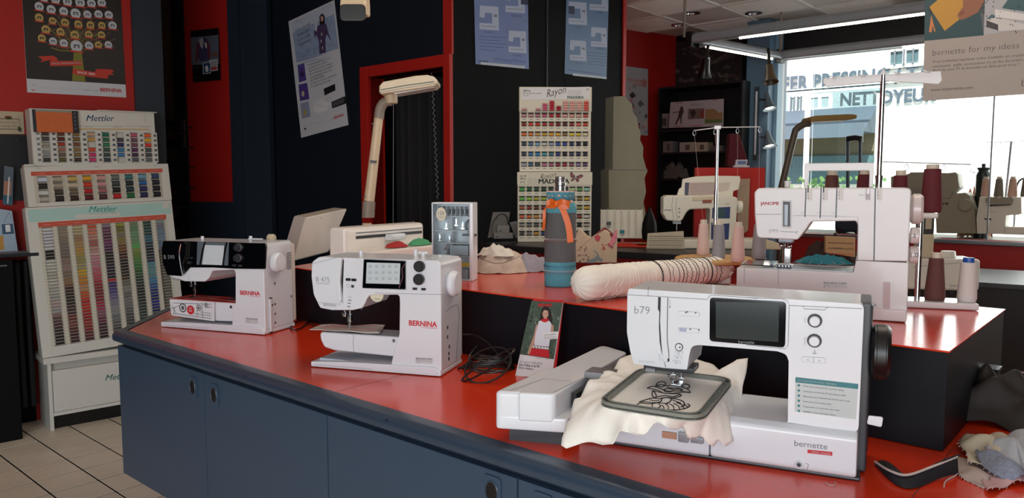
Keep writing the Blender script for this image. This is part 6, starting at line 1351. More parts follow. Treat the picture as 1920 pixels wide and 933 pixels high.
U_ = [['#C98A90', '#C08A8E', '#B9788A', '#C75A78', '#B5203A', '#A01825', '#D9A099', '#DDA095', '#D8A79A', '#CF5A50'], ['#8A1C1C', '#C8401F', '#B8301F', '#A82A22', '#A8242A', '#7A1018', '#5A1A20', '#8E2A30', '#D06058', '#C8462A'], ['#D96A2A', '#D9782A', '#C99A55', '#C9962F', '#DDA02F', '#E0A82F', '#8A6A3A', '#D8C23A', '#D0B84A', '#D8CFA0'],
      ['#2A3F55', '#4A6F95', '#7AA5C8', '#B9BFC0', '#8A9FB5', '#3058A0', '#2A4A98', '#1F3568', '#151B3A', '#111216'], ['#2A3A58', '#2A70B0', '#2A80C0', '#3A9FA8', '#2A7088', '#2A358A', '#101018', '#3A3A60', '#35305A', '#2A2038'], ['#9AA5AF', '#3A6A88', None, '#B96A88', '#A85A80', '#8A2040', '#A8243A', '#8A4A60', '#8A7098', '#6A4A78']]
r, x0, x1, z1, hz, xa, dxx = rack2('upper', MD, B2, [(303, 857), (308, 438), (660, 432), (662, 857)], 10, 6, (327, 634), (575, 619, 669, 718, 769, 821), 'upper rayon thread rack with white header, standing on the lower one by the charcoal wall', U_, 'spools in the upper rayon rack', 590 - 32)
mb = MB(); yb = -.0046
# stacked spools of the tall top row
zt0 = f.f(*B2(480, 556))[1]; zt1 = f.f(*B2(480, 505))[1]
mb.px(f.F(B2([(312, 442), (656, 434), (656, 495), (313, 500)])), -.006, -.0041, PAPER)
yb = -.0065
mb.text('Rayon', f.f(*B2(440, 488)), f.f(*B2(540, 462)), INK, yb, bold=-.005, shear=.5, hs=1.3); mb.text('MADEIRA', f.f(*B2(543, 494)), f.f(*B2(624, 494)), col('#14503C'), yb, bold=.04); mb.text('200 m', f.f(*B2(322, 459)), f.f(*B2(358, 458)), INK, yb, bold=.02); mb.text('Fil a broder et a coudre', f.f(*B2(322, 470)), f.f(*B2(412, 469)), INK, yb, bold=.01); mb.text('No 40', f.f(*B2(322, 482)), f.f(*B2(350, 481)), GREYINK, yb)
for k in range(4): mb.stroke(f.F(B2([(543, 456 + k * 7), (612, 454 + k * 7)])), .0012, yb, GREYINK)
mb.stroke(f.F(B2([(640, 452), (640, 445), (648, 445), (648, 452)])), .003, yb, INK); mb.build('header_card', parent=r)
zrow = zt0
hd = f.f(*B2(480, 590 - 32))[1]
for k in range(10):
    n_ = (1, 0, 1, 3, 4, 2, 4, 4, 4, 4)[k]
    for j in range(n_):
        z = f.f(*B2(480, 549 - j * 12.5))[1]
        if z > f.f(*B2(480, 503))[1]: continue
        hx = U_[0][k]; spool(MD, xa + k * dxx, -.018, z, hx, .0085, dxx * .78, '%s rayon spool stacked %s above the top row, %s column, upper rayon rack' % (cname(hx), ORD[j], ORD[k]), 'spools in the upper rayon rack')
Lw = [['#3AA040', '#1F5A38', '#1F5038', '#1A4030', '#2A3A30', None, None, '#A8C890', '#5A9A50', '#8AC8B8'], ['#5AB040', '#8AC040', '#A8A838', '#9AA838', None, None, None, '#2A2A24', '#8A7A38', '#C8A83A'], ['#A85A3A', '#8A3A2A', '#6A3A2A', '#7A2A20', None, None, None, '#4A4A3A', '#8A8A4A', '#C89A2A'], ['#C8583A', '#D06A2A', '#C88A40', '#B8403A', None, None, None, '#4A2A2A', '#8A3A3A', '#C8C8C0'], ['#8A8A88', '#6A6A6A', '#5A5A5A', '#3A3A3A', None, None, None, '#2A2A2A', '#1B1B1B', '#A8A090'], ['#4A4A4A', '#7A7A7A', '#C8922A', '#2A4A7A', None, None, None, '#2A2A2A', '#191919', '#1B1B1B']]
MD2 = Fr(MD.w(0, -.02, 0), 2)
r, x0, x1, z1, hz, xa, dxx = rack2('lower', MD2, B3, [(257, 548), (252, 80), (750, 80), (750, 548)], 10, 6, (283, 719), (195, 258, 318, 378, 435, 492), 'lower rayon thread rack with cream header and butterfly, behind the dressed bottle', Lw, 'spools in the lower rayon rack', 168)
mb = MB(); yb = -.0046
mb.text('MADEIRA', f.f(*B3(395, 158)), f.f(*B3(600, 157)), col('#1E2F22'), yb, bold=.04, hs=.9); mb.text('Rayon', f.f(*B3(405, 133)), f.f(*B3(515, 112)), INK, yb - .0004, bold=-.01, shear=.5, hs=1.2); mb.text('No. 40', f.f(*B3(268, 112)), f.f(*B3(310, 112)), INK, yb, bold=.02); mb.text('200 m', f.f(*B3(268, 130)), f.f(*B3(308, 130)), INK, yb, bold=.02)
mb.stroke(f.F(B3([(274, 158), (274, 144), (296, 144), (296, 158)])), .003, yb, INK)
for k in range(5): mb.stroke(f.F(B3([(320, 122 + k * 9), (355, 122 + k * 9)])), .001, yb, GREYINK); mb.stroke(f.F(B3([(362, 122 + k * 9), (385, 122 + k * 9)])), .001, yb, GREYINK)
BF_ = col('#9A4A48'); BD_ = col('#3A2A3A')
for pts in ([(640, 110), (615, 78), (605, 90), (610, 115), (625, 122)], [(645, 110), (680, 95), (697, 105), (680, 120), (655, 124)], [(640, 118), (618, 125), (608, 140), (622, 142), (640, 128)], [(645, 120), (668, 128), (665, 142), (652, 150), (642, 130)]):
    mb.flat(f.F(B3(pts)), yb, BD_, r=.003); c = [(sum(p[0] for p in pts) / len(pts)), (sum(p[1] for p in pts) / len(pts))]; mb.flat(f.F(B3([(c[0] + (p[0] - c[0]) * .62, c[1] + (p[1] - c[1]) * .62) for p in pts])), yb - .0004, BF_, r=.002)
mb.stroke(f.F(B3([(635, 102), (648, 135)])), .003, yb - .0008, BD_); mb.build('header_print', parent=r)
# ------------------------------------------------------------------ posters, lamps and the things around the room
POST = mat('poster_white', '#C9CBD2', .45, var=.02)
def poster(name, fr, V_, quad, m, label, draw, cat='poster', group=None, th=.002):
    mb = MB(); q = fr.F(V_(quad) if V_ else quad); mb.px(q, -th, 0, m); draw(mb, fr, -th - .0004)
    return one(name, mb, fr, label, cat, group)
# family tree poster on the red wall
def d_tree(mb, f, y):
    P_ = lambda *p: f.f(*A1(*p))
    mb.flat(f.F(A1([(163, -60), (200, 589), (941, 634), (903, -60)])), y, mat('poster_black', '#120D0E', .35))
    OL = col('#7E7A2A'); RB = col('#C0382A'); WHT = col('#BFC3C9'); GD = col('#B89C58'); LF = col('#5E4A3A')
    mb.flat(f.F(A1([(552, 395), (612, 395), (640, 612), (540, 607)])), y - .0003, OL)
    for a_ in range(28):
        x0, y0 = 575, 370; ang = radians(-175 + a_ * 6.3); L_ = RNG.uniform(140, 330); p = [(x0 + cos(ang) * L_ * t, y0 + sin(ang) * L_ * t * .9 + 20 * sin(t * 3 + a_)) for t in (0, .35, .7, 1)]
        mb.stroke(f.F(A1(p)), .006, y - .0002, LF if a_ % 2 else OL)
        for t in (.4, .6, .8, 1): q = (x0 + cos(ang) * L_ * t + 10, y0 + sin(ang) * L_ * t * .9); mb.flat(f.F(A1([(q[0] - 14, q[1]), (q[0], q[1] - 7), (q[0] + 16, q[1]), (q[0], q[1] + 7)])), y - .00025, LF)
    W_ = 0; G_ = 1
    for px_, py_, R_, c in ((330, -12, 30, W_), (415, -2, 33, W_), (505, 14, 34, W_), (600, 20, 36, W_), (685, 26, 33, W_), (762, 22, 32, W_), (293, 50, 34, W_), (383, 72, 34, W_), (477, 86, 33, W_), (566, 102, 38, W_), (655, 110, 30, W_), (738, 108, 31, W_), (815, 113, 31, W_), (293, 133, 32, G_), (393, 157, 28, G_), (487, 170, 31, G_), (587, 183, 30, G_), (677, 190, 30, G_), (763, 192, 28, G_), (843, 192, 32, W_), (343, 222, 33, G_), (453, 240, 31, G_), (560, 262, 33, G_), (665, 258, 28, G_), (760, 262, 28, G_), (313, 287, 30, G_), (397, 310, 30, W_), (478, 325, 31, W_), (573, 347, 45, W_), (667, 343, 31, W_), (738, 337, 27, G_), (812, 337, 28, W_)):
        x, z = P_(px_, py_); k = f.f(*A1(px_ + R_, py_))[0] - x; kz = abs(P_(px_, py_ + R_)[1] - z); mb.disc(x, z, k, kz, y - .0006, (WHT, GD)[c], n=20)
        mb.flat([(x - k * 1.15, z - kz * .72), (x + k * 1.15, z - kz * .8), (x + k * 1.1, z - kz * 1.05), (x - k * 1.1, z - kz * 1.0)], y - .0009, RB)
        mb.flat([(x - k * .5, z - kz * .3), (x - k * .5, z - kz * .1), (x - k * .4, z + kz * .3), (x + k * .5, z + kz * .3), (x + k * .5, z - kz * .3), (x + k * .25, z - kz * .3), (x + k * .25, z + kz * .05), (x - k * .15, z + kz * .05), (x - k * .25, z - kz * .15), (x + k * .1, z - kz * .3)], y - .0008, col('#2A2622') if c else col('#5A5E66'))
    mb.flat(f.F(A1([(283, 424), (400, 418), (432, 440), (425, 462), (372, 450), (300, 468), (318, 446)])), y - .0005, RB); mb.flat(f.F(A1([(372, 455), (610, 458), (612, 492), (375, 496)])), y - .0007, RB); mb.flat(f.F(A1([(545, 515), (712, 540), (720, 518), (830, 520), (855, 532), (835, 545), (855, 560), (812, 562), (808, 590), (700, 580), (545, 555)])), y - .0007, RB)
    mb.text('SWISS INNOVATION', P_(387, 484), P_(608, 480), PAPER, y - .001, bold=.01); mb.text('SINCE 1893', P_(578, 549), P_(710, 566), PAPER, y - .001, bold=.01)
    mb.text('BERNINA', P_(752, 684), P_(915, 692), col('#B3262E'), y, bold=.035); mb.text('made to create', P_(632, 678), P_(742, 684), GREYINK, y); mb.stroke(f.F(A1([(300, 655), (620, 672)])), .0015, y, col('#AAACAF'))
    mb.flat(f.F(A1([(232, 668), (266, 670), (249, 684)])), y, RB); mb.flat(f.F(A1([(240, 668), (258, 669), (249, 676)])), y - .0003, PAPER); mb.text('125', P_(240, 642), P_(262, 643), GREYINK, y)
poster('poster', Fr(WL.w(0, -.001, 0), 42), A1, [(163, -60), (204, 692), (946, 731), (903, -60)], POST, 'black poster with a gold tree of round machine pictures, on the red wall', d_tree)
def d_shirt(mb, f, y):
    mb.flat(f.F(A1([(1433, 283), (1640, 262), (1645, 480), (1440, 488)])), y, col('#5A6272')); mb.flat(f.F(A1([(1500, 300), (1515, 282), (1540, 280), (1560, 300), (1580, 340), (1578, 450), (1510, 460), (1470, 420), (1478, 340)])), y - .0003, col('#3A3458'), r=.004)
    mb.flat(f.F(A1([(1478, 335), (1495, 310), (1495, 400), (1480, 470), (1470, 460)])), y - .0004, col('#6A2A34'), r=.003); mb.flat(f.F(A1([(1545, 310), (1575, 330), (1585, 430), (1560, 440), (1560, 360)])), y - .0004, col('#6A2A34'), r=.003); mb.flat(f.F(A1([(1495, 300), (1520, 280), (1530, 300), (1525, 370), (1505, 350)])), y - .0006, col('#A9A9AE'), r=.003); mb.flat(f.F(A1([(1535, 322), (1552, 320), (1556, 358), (1545, 362)])), y - .0006, col('#C9C9CE'))
    mb.flat(f.F(A1([(1590, 395), (1636, 385), (1640, 430), (1590, 420)])), y - .0003, col('#6A4A42'))
    mb.flat(f.F(A1([(1524, 470), (1584, 464), (1584, 550), (1526, 556)])), y - .0008, POST); mb.flat(f.F(A1([(1529, 475), (1580, 469), (1580, 545), (1531, 551)])), y - .001, col('#24406A')); mb.flat(f.F(A1([(1540, 500), (1560, 490), (1570, 530), (1550, 545)])), y - .0012, PAPER, r=.003)
    mb.flat(f.F(A1([(1572, 452), (1634, 445), (1637, 527), (1588, 535), (1586, 462), (1573, 464)])), y - .0009, POST); mb.flat(f.F(A1([(1588, 458), (1630, 452), (1632, 505), (1590, 515)])), y - .0011, col('#9A9498')); mb.flat(f.F(A1([(1588, 505), (1632, 500), (1632, 522), (1590, 528)])), y - .0012, col('#A23428'))
    for k in range(3): mb.stroke(f.F(A1([(1450, 500 + k * 9), (1510, 496 + k * 9)])), .001, y, GREYINK)
    mb.stroke(f.F(A1([(1545, 254), (1575, 252)])), .002, y, GREYINK); mb.stroke(f.F(A1([(1460, 580), (1500, 578)])), .002, y, GREYINK)
poster('poster', Fr(DL.w(0, -.021, 0), -21), A1, [(1430, 232), (1452, 618), (1655, 600), (1638, 210)], mat('poster_black', '#120D0E', .35), 'small black poster with a photographed shirt on a dummy, on the red door panel', d_shirt, th=.004)
# crooked poster on the dark wall
def d_sea(mb, f, y):
    P_ = lambda *p: f.f(*B1(*p))
    F_ = lambda pts: f.F(B1(pts))
    mb.flat(F_([(249, 102), (430, 10), (455, 212), (272, 274)]), y, mat('sea_print', '#8E9EBC', .5, var=.3, scale=25))
    mb.flat(F_([(246, 100), (430, 10), (436, 62), (254, 146)]), y - .0002, col('#B9C1D2'))
    for k in range(14): yy = 190 + k * 5; mb.stroke(F_([(262 + RNG.uniform(0, 40), yy + 50 - k), (330 + RNG.uniform(0, 90), yy + 8)]), .002, y - .0003, col('#7486A8'))
    mb.flat(F_([(372, 110), (402, 104), (410, 140), (425, 185), (405, 150), (398, 170), (400, 230), (372, 236), (370, 180), (358, 150), (352, 172), (348, 140), (355, 118)]), y - .0006, col('#4A3A5E'), r=.002)
    mb.flat(F_([(372, 72), (384, 58), (395, 70), (396, 105), (374, 110)]), y - .0008, col('#1E1A22'), r=.004); mb.flat(F_([(377, 72), (388, 70), (390, 90), (380, 94)]), y - .001, col('#C29A8A'), r=.002)
    for p_ in ((382, 150), (380, 180), (386, 210)): c = P_(*p_); mb.disc(c[0], c[1], .008, .012, y - .0011, col('#B9B0A8'), n=8)
    mb.flat(F_([(350, 95), (366, 92), (360, 140), (352, 130)]), y - .0009, col('#B9C0D0'), r=.003)
    for s_, a_, b_ in (('Vous pourrez', (268, 142), (334, 108)), ('laisser libre', (276, 162), (330, 134)), ('cours a votre', (278, 184), (333, 156)), ('imagination', (280, 203), (333, 180))): mb.text(s_, P_(*a_), P_(*b_), col('#3A4050'), y - .0005, shear=.3)
    mb.text('BERNINA 720', P_(268, 98), P_(296, 90), GREYINK, y - .0005)
    PU = col('#4E3A86')
    for k, (a_, b_) in enumerate((((276, 285), (305, 275)), ((280, 370), (318, 362)), ((288, 452), (324, 442)))):
        mb.flat(F_([a_, b_, (b_[0] + 10, b_[1] + 75 - k * 4), (a_[0] + 7, a_[1] + 76 - k * 4)]), y, (PU, PU, col('#8E93AE'))[k]); c = P_(a_[0] + 20, a_[1] + 40); mb.disc(c[0], c[1], .02, .022, y - .0003, (col('#2A2048'), col('#B9B29A'), col('#A99C4A'))[k], n=9)
    for k, s_ in enumerate(('VOTRE MACHINE BERNINA EST A LA', 'HAUTEUR DE VOS ATTENTES :', 'UNE PUISSANCE EXCEPTIONNELLE', 'AVEC DES MATERIAUX EXIGEANTS', 'UN ENTRAINEMENT IDEAL POUR', 'LES TISSUS EPAIS', 'LES POINTS DE PRECISION PAR MINUTE', 'ET LA LIBERTE DE LA BRODERIE')):
        L_ = (98, 85, 102, 104, 96, 60, 112, 85)[k]; yy = 290 + k * 13.5; mb.text(s_, P_(322 + k * 2, yy), P_(322 + k * 2 + L_, yy - L_ * .36), col('#4A4E5A'), y, bold=.01)
    mb.flat(F_([(390, 388), (440, 366), (442, 395), (420, 405), (395, 418)]), y - .0003, col('#1A1C22'), r=.002); mb.flat(F_([(385, 425), (440, 400), (444, 440), (405, 450)]), y - .0002, POST); mb.flat(F_([(345, 448), (395, 425), (400, 440), (425, 455), (380, 480), (350, 475)]), y - .0001, col('#D6D7DA'), r=.003); mb.flat(F_([(340, 480), (400, 462), (412, 478), (370, 496)]), y - .0002, col('#DADBDF')); mb.stroke(F_([(348, 452), (395, 470)]), .0015, y - .0003, GREYINK); mb.stroke(F_([(390, 440), (425, 426)]), .0015, y - .0004, GREYINK)
    mb.flat(F_([(424, 446), (484, 420), (490, 452), (428, 474)]), y - .0005, col('#17181C'))
    for k in range(3): mb.stroke(F_([(430, 452 + k * 7), (480, 431 + k * 7)]), .0012, y - .0008, PAPER)
    mb.text('BERNINA', P_(436, 521), P_(479, 506), col('#B3262E'), y, bold=.03); mb.text('made to create', P_(408, 530), P_(436, 520), GREYINK, y); mb.stroke(F_([(322, 548), (400, 528)]), .001, y, GREYINK); mb.stroke(F_([(309, 545), (302, 555), (310, 570), (316, 556), (309, 545)]), .002, y, GREYINK); mb.flat(F_([(304, 560), (315, 558), (310, 570)]), y - .0002, INK)
poster('poster', Fr(DW.w(0, -.001, 0), -40.9), B1, [(236, 94), (436, 0), (498, 546), (292, 602)], POST, 'crooked white poster of a woman in purple by the sea, on the dark blue wall', d_sea)
# two blue posters on the charcoal wall
BLP = mat('poster_blue', '#6E7FAE', .45, var=.2, scale=3)
def machine_print(mb, F_, x, y_, s, y, m, t):
    mb.flat(F_([(x, y_), (x + 92 * s, y_ + 6 * s), (x + 96 * s, y_ + 125 * s), (x - 2 * s, y_ + 118 * s), (x - 2 * s, y_ + 86 * s), (x + 62 * s, y_ + 90 * s), (x + 60 * s, y_ + 38 * s), (x + 26 * s, y_ + 36 * s), (x + 22 * s, y_ + 62 * s), (x - 2 * s, y_ + 58 * s)]), y, m, r=.006); mb.stroke(F_([(x + 5 * s, y_ + 102 * s), (x + 80 * s, y_ + 106 * s)]), .0035, y - .0003, GREYINK)
    mb.flat(F_([(x + 70 * s, y_ + 44 * s), (x + 86 * s, y_ + 45 * s), (x + 86 * s, y_ + 58 * s), (x + 70 * s, y_ + 57 * s)]), y - .0003, GREYINK); mb.stroke(F_([(x + 8 * s, y_ + 58 * s), (x + 9 * s, y_ + 80 * s)]), .003, y - .0003, GREYINK)
PW_ = col('#A9B2C9')
def d_b1(mb, f, y):
    F_ = lambda p: f.F(B2(p)); P_ = lambda *p: f.f(*B2(*p))
    machine_print(mb, F_, 105, 28, 1.0, y, PW_, ''); machine_print(mb, F_, 250, 152, .92, y, PW_, ''); machine_print(mb, F_, 235, -58, 1.0, y, PW_, '')
    mb.flat(F_([(310, -20), (346, -18), (346, 25), (310, 22)]), y - .0003, col('#2A3050')); mb.text('HZL-80HW', P_(128, 164), P_(172, 166), col('#2A3050'), y); mb.text('HZL-NX7', P_(272, 281), P_(314, 284), col('#2A3050'), y); mb.text('HZL-G120', P_(263, 82), P_(312, 88), col('#2A3050'), y)
    for k in range(5): mb.stroke(F_([(103, 182 + k * 16), (103 + (130, 100, 135, 122, 80)[k], 188 + k * 16.5)]), .003, y, col('#3A4470'))
    mb.text('DYNAMIC', P_(96, 312), P_(148, 314), col('#1E2440'), y, bold=.02); mb.text('JUKI Sewing Machines', P_(172, 303), P_(335, 316), col('#4A5890'), y); mb.flat(F_([(110, 310), (330, 330), (330, 343), (108, 322)]), y - .0002, col('#B9BFC8'))
poster('poster', Fr(CW.w(0, -.001, 0), 42), B2, [(75, -80), (84, 320), (350, 346), (344, -80)], BLP, 'violet blue poster of white sewing machines, left of two on the charcoal wall', d_b1, group=None)
def d_b2(mb, f, y):
    F_ = lambda p: f.F(B2(p)); P_ = lambda *p: f.f(*B2(*p))
    machine_print(mb, F_, 556, 200, .85, y, PW_, ''); machine_print(mb, F_, 662, 135, .82, y, PW_, ''); machine_print(mb, F_, 550, 8, .95, y, PW_, ''); machine_print(mb, F_, 655, -62, .95, y, PW_, '')
    mb.flat(F_([(548, 30), (578, 32), (578, 72), (548, 68)]), y - .0004, col('#2A3050')); mb.text('HZL-HT710', P_(580, 138), P_(616, 142), col('#2A3050'), y); mb.text('HZL-DX5', P_(690, 246), P_(724, 250), col('#2A3050'), y); mb.text('HZL-29Z', P_(583, 320), P_(618, 323), col('#2A3050'), y); mb.text('HZL-F600', P_(680, 64), P_(716, 68), col('#2A3050'), y)
    for k in range(5): mb.stroke(F_([(644, 262 + k * 14), (740, 270 + k * 15)]), .003, y, col('#3A4470'))
    mb.stroke(F_([(545, 348), (710, 372)]), .006, y, col('#4A5890')); mb.flat(F_([(570, 366), (738, 386), (738, 395), (570, 378)]), y - .0002, col('#B9BFC8'))
poster('poster', Fr(CW.w(0, -.001, 0), 42), B2, [(540, -80), (529, 368), (738, 396), (752, -80)], mat('poster_blue2', '#5F7A9E', .45, var=.2, scale=3), 'steel blue poster of white sewing machines, right of two on the charcoal wall', d_b2)
# poster on the far red wall
def d_far(mb, f, y):
    for k in range(26):
        x = RNG.uniform(838, 940); yy = RNG.uniform(400, 660); s_ = RNG.uniform(8, 22); mb.flat(f.F(B2([(x - s_, yy), (x, yy - s_), (min(x + s_, 945), yy + 4), (x - 3, yy + s_)])), y - .0002 * (k % 5), col(RNG.choice(['#6A6E72', '#3A3638', '#A9B0B9', '#B98A9A', '#8A3A4A', '#C9B9B0', '#8E9AA9'])), r=.01)
    mb.text('rencontres', f.f(*B2(838, 405)), f.f(*B2(940, 418)), col('#C0583A'), y - .0015, shear=.2); mb.text('creation', f.f(*B2(870, 428)), f.f(*B2(935, 434)), col('#C0583A'), y - .0015, shear=.2)
poster('poster', Fr(RW.w(0, -.002, 0), 34), B2, [(790, 325), (790, 665), (945, 678), (946, 345)], mat('poster_pale', '#AEB4BC', .5, var=.2, scale=3), 'pale grey poster with mixed pictures on the far red wall', d_far)
# card sign, pegboard, hanging packs and leaflets at the far left
PEG = Fr(WL.w(0, -.02, 0), 42); f = PEG
mb = MB(); q = f.F(D8([(-60, 172), (165, 178), (165, 528), (-60, 520)])); mb.px(q, 0, .018, mat('peg_black', '#12161B', .6, var=.15), bev=.002); hk = f.f(*D8(84, 210)); mb.tube([(hk[0], 0, hk[1] + .006), (hk[0], -.04, hk[1]), (hk[0], -.045, hk[1] + .008)], .003, STEEL); one('display_board', mb, PEG, 'black display board low on the red wall at the left edge', 'board')
mb = MB(); f = Fr(WL.w(0, -.003, 0), 42); q = f.F(D8([(-60, 48), (123, 56), (130, 174), (-60, 172)])); mb.px(q, -.003, 0, mat('sign_cream', '#B9AA90', .6)); mb.stroke(f.F(D8([(-5, 92), (102, 94), (106, 148), (-5, 146)])) , .004, -.0034, col('#4A3A2E')); mb.text('Romantic Maid', f.f(*D8(2, 114)), f.f(*D8(92, 116)), col('#6A523C'), -.0034, shear=.3); mb.text('Sewing Club', f.f(*D8(4, 134)), f.f(*D8(88, 136)), col('#6A523C'), -.0034, shear=.3)
for k in range(6): c = f.f(*D8(32 + k * 5, 84 + (k % 2) * 6)); mb.disc(c[0], c[1], .008, .008, -.0036, col(('#7A3A2A', '#4A5A32')[k % 2]), n=7)
for k in range(4): c = f.f(*D8(100 + (k % 2) * 7, 140 + k * 5)); mb.disc(c[0], c[1], .008, .008, -.0036, col('#4A4A32'), n=7)
one('card_sign', mb, f, 'cream card sign with a drawn border at the left edge of the red wall', 'sign')
f = Fr(WL.w(0, -.05, 0), 42); mb = MB(); q = f.F(D8([(22, 340), (72, 350), (66, 552), (14, 545)])); mb.px(q, -.004, 0, col('#56626E')); mb.flat(f.F(D8([(22, 420), (60, 425), (55, 500), (18, 495)])), -.0044, col('#A8745A')); mb.flat(f.F(D8([(16, 495), (64, 500), (62, 550), (15, 543)])), -.0044, col('#2A5A70')); mb.stroke(f.F(D8([(48, 400), (40, 540)])), .006, -.005, PAPER); one('hanging_pack', mb, f, 'blue and orange blister pack with a white pen hanging on the black board', 'pack')
f = Fr(WL.w(0, -.09, 0), 42); mb = MB(); q = f.F(D8([(-60, 560), (62, 580), (95, 800), (-60, 805)])); mb.px(q, -.006, .02, mat('leaflet_blue_white', '#9FB2C4', .5)); mb.flat(f.F(D8([(8, 650), (66, 648), (74, 700), (12, 704)])), -.0064, col('#33506E')); mb.flat(f.F(D8([(26, 654), (52, 653), (56, 690), (30, 692)])), -.0068, PAPER); mb.flat(f.F(D8([(-60, 715), (16, 710), (22, 785), (-60, 790)])), -.0067, col('#B98A3A')); mb.stroke(f.F(D8([(18, 640), (48, 585), (56, 620)])), .003, -.007, GREYINK)
one('leaflet_holder', mb, f, 'blue and white leaflet holder on the dark ledge at the left edge', 'leaflet holder')
f = Fr(WL.w(0, -.35, 0), 42); mb = MB(); a_ = f.f(28, 560)[0]; zt = f.f(20, 488)[1]; mb.box(a_ - .5, a_, 0, .08, 0, zt, mat('cabinet_dark', '#07090B', .7, spec=.15), bev=.004); mb.box(a_ - .12, a_ - .03, -.012, 0, zt - .03, zt - .022, STEEL); one('dark_cabinet', mb, f, 'narrow dark cabinet with a thin metal pull at the lower left edge', 'cabinet')
f = Fr(WL.w(0, 0, 0), 42); z = f.f(0, 476, -.22)[1]; xr_e = f.f(62, 470, -.2)[0]
mb = MB(); mb.box(xr_e - 1.6, xr_e + .02, -.25, -.002, z - .02, z, mat('ledge_dark', '#1A1F26', .4), bev=.003); mb.box(xr_e - .35, xr_e + .018, -.2, -.05, z + .0005, z + .003, GREYINK); one('wall_ledge', mb, f, 'dark ledge along the red wall above the black radiator', 'ledge')
r = thing('radiator', f, 'black ribbed radiator under the dark ledge at the left', 'radiator')
xr1 = min(f.f(88, 560, -.12)[0], -.05)
for k in range(20): mb = MB(); x = xr1 - k * .045; mb.box(x - .017, x + .017, -.14, -.04, .12, z - .05, mat('radiator_black', '#0A0D10', .6), bev=.012, seg=3); mb.build('rib', parent=r)
mb = MB(); mb.cyl((xr1 - .86, -.09, .16), (xr1, -.09, .16), .015, mat('radiator_black', '#0A0D10', .6)); mb.cyl((xr1 - .86, -.09, z - .09), (xr1, -.09, z - .09), .015, mat('radiator_black', '#0A0D10', .6)); mb.build('radiator_pipe', parent=r)
# hall behind the ajar door: dark rack of bags
f = Fr((-3.2, 6.5, 0), 0)
mb = MB(); q = f.F(A1([(1155, 35), (1205, 40), (1215, 205), (1160, 200)])); mb.px(q, -.01, 0, col('#2A1A1A')); one('framed_picture', mb, f, 'small dark picture on the wall of the hall behind the racks', 'picture')
f = Fr((-2.95, 6.2, 0), 0); r = thing('bag_rack', f, 'dark rack of wrapped black bags in the hall behind the thread racks', 'rack')
PL = mat('black_film', '#0B0C0E', .18); 
for k in range(7):
    mb = MB(); z = 1.9 - k * .16; heap(mb, .12, .08, 0, .22, .09, .05, PL, k * 3, amp=.6, flat=1.2); o = mb.build('wrapped_bag', parent=r, angle=80); o.location = (0, 0, z)
    mb = MB(); mb.box(-.15, .45, -.02, .2, z - .014, z - .002, mat('hall_shelf', '#0E0F11', .5)); mb.build('shelf', parent=r)
# ---- beige task lamp on the riser
p = Pz(686, 486, U); LF_ = Fr((p.x, 3.55, U), 0); x_ = PY(688, 430, 3.55).x; LF_ = Fr((x_, 3.55, U), 0); f = LF_
r = thing('task_lamp', f, 'tall beige articulated lamp with a long flat head, standing behind the off white embroidery unit', 'lamp')
def ft(lst): return [(a_, 0, b_) for a_, b_ in f.F(lst)]
mb = MB(); mb.lathe([(.09, .001), (.095, .006), (.09, .02), (.02, .024)], LAMPB, n=32); mb.cyl((0, 0, .02), f.w(0, 0, 0) * 0 + Vector(ft([(688, 418)])[0]), .022, LAMPB); mb.build('lamp_base', parent=r)
mb = MB(); a_, b_ = ft(B1([(578, 890), (585, 935)])); mb.cyl(ft(B1([(584, 945)]))[0], ft(B1([(586, 880)]))[0], .027, STEEL if 0 else mat('bellows_grey', '#8F8377', .5), n=24)
P0_ = Vector(ft(B1([(584, 950)]))[0]); P1_ = Vector(ft(B1([(588, 880)]))[0])
for k in range(9): q = P0_.lerp(P1_, k / 9); mb.cyl(q, q + Vector((0, 0, .006)), .0295, mat('bellows_grey', '#8F8377', .5), n=24)
mb.build('bellows', parent=r)
mb = MB(); mb.cyl(ft(B1([(588, 880)]))[0], ft(B1([(630, 515)]))[0], .0245, LAMPB, r1=.021, n=24, bev=.003)
for p_ in ((572, 858), (608, 542)): q = f.f(*B1(*p_)); mb.cyl((q[0], -.026, q[1]), (q[0], -.018, q[1]), .004, SEAM, n=8)
q = f.F(B1([(597, 700), (625, 703), (624, 714), (597, 712)])); mb.px(q, -.0265, -.02, SEAM); mb.build('lamp_arm', parent=r)
mb = MB(); el = ft(B1([(631, 520), (636, 478), (655, 448), (686, 440)])); mb.tube(el, .021, mat('bellows_grey', '#8F8377', .5), sm=6, n=20)
sm_ = smooth_line(el, 5)
for i in range(1, len(sm_) - 1, 1): d_ = (sm_[i + 1] - sm_[i]).normalized() * .003; mb.cyl(sm_[i] - d_, sm_[i] + d_, .0235, mat('bellows_grey', '#8F8377', .5), n=20)
mb.build('elbow', parent=r)
mb = MB(); q = f.f(*B1(684, 432)); mb.cyl((q[0], 0, q[1] - .022), (q[0], 0, q[1] + .022), .03, LAMPB, bev=.004, n=28); mb.build('swivel', parent=r)
mb = MB(); top = f.F(B1([(644, 384), (660, 366), (800, 340), (850, 336), (880, 345), (893, 360), (893, 374), (880, 386), (760, 404), (650, 420), (643, 408)])); mb.px(top, -.075, .075, mat('lamp_head', '#D6C6AC', .35), bev=.012, r=.008, seg=3); mb.build('lamp_head', parent=r)
mb = MB(); mb.stroke(f.F(B1([(650, 402), (760, 382), (880, 366)]), ), .004, -.0756, col('#3E5648')); mb.stroke(f.F(B1([(648, 412), (760, 392), (888, 374)]), ), .002, -.0756, SEAM); mb.build('trim_line', parent=r)
mb = MB(); q = f.F(B1([(705, 410), (880, 382), (880, 388), (705, 418)])); mb.px(q, -.055, .055, mat('diffuser', '#D9D9D6', .3)); mb.build('diffuser', parent=r)
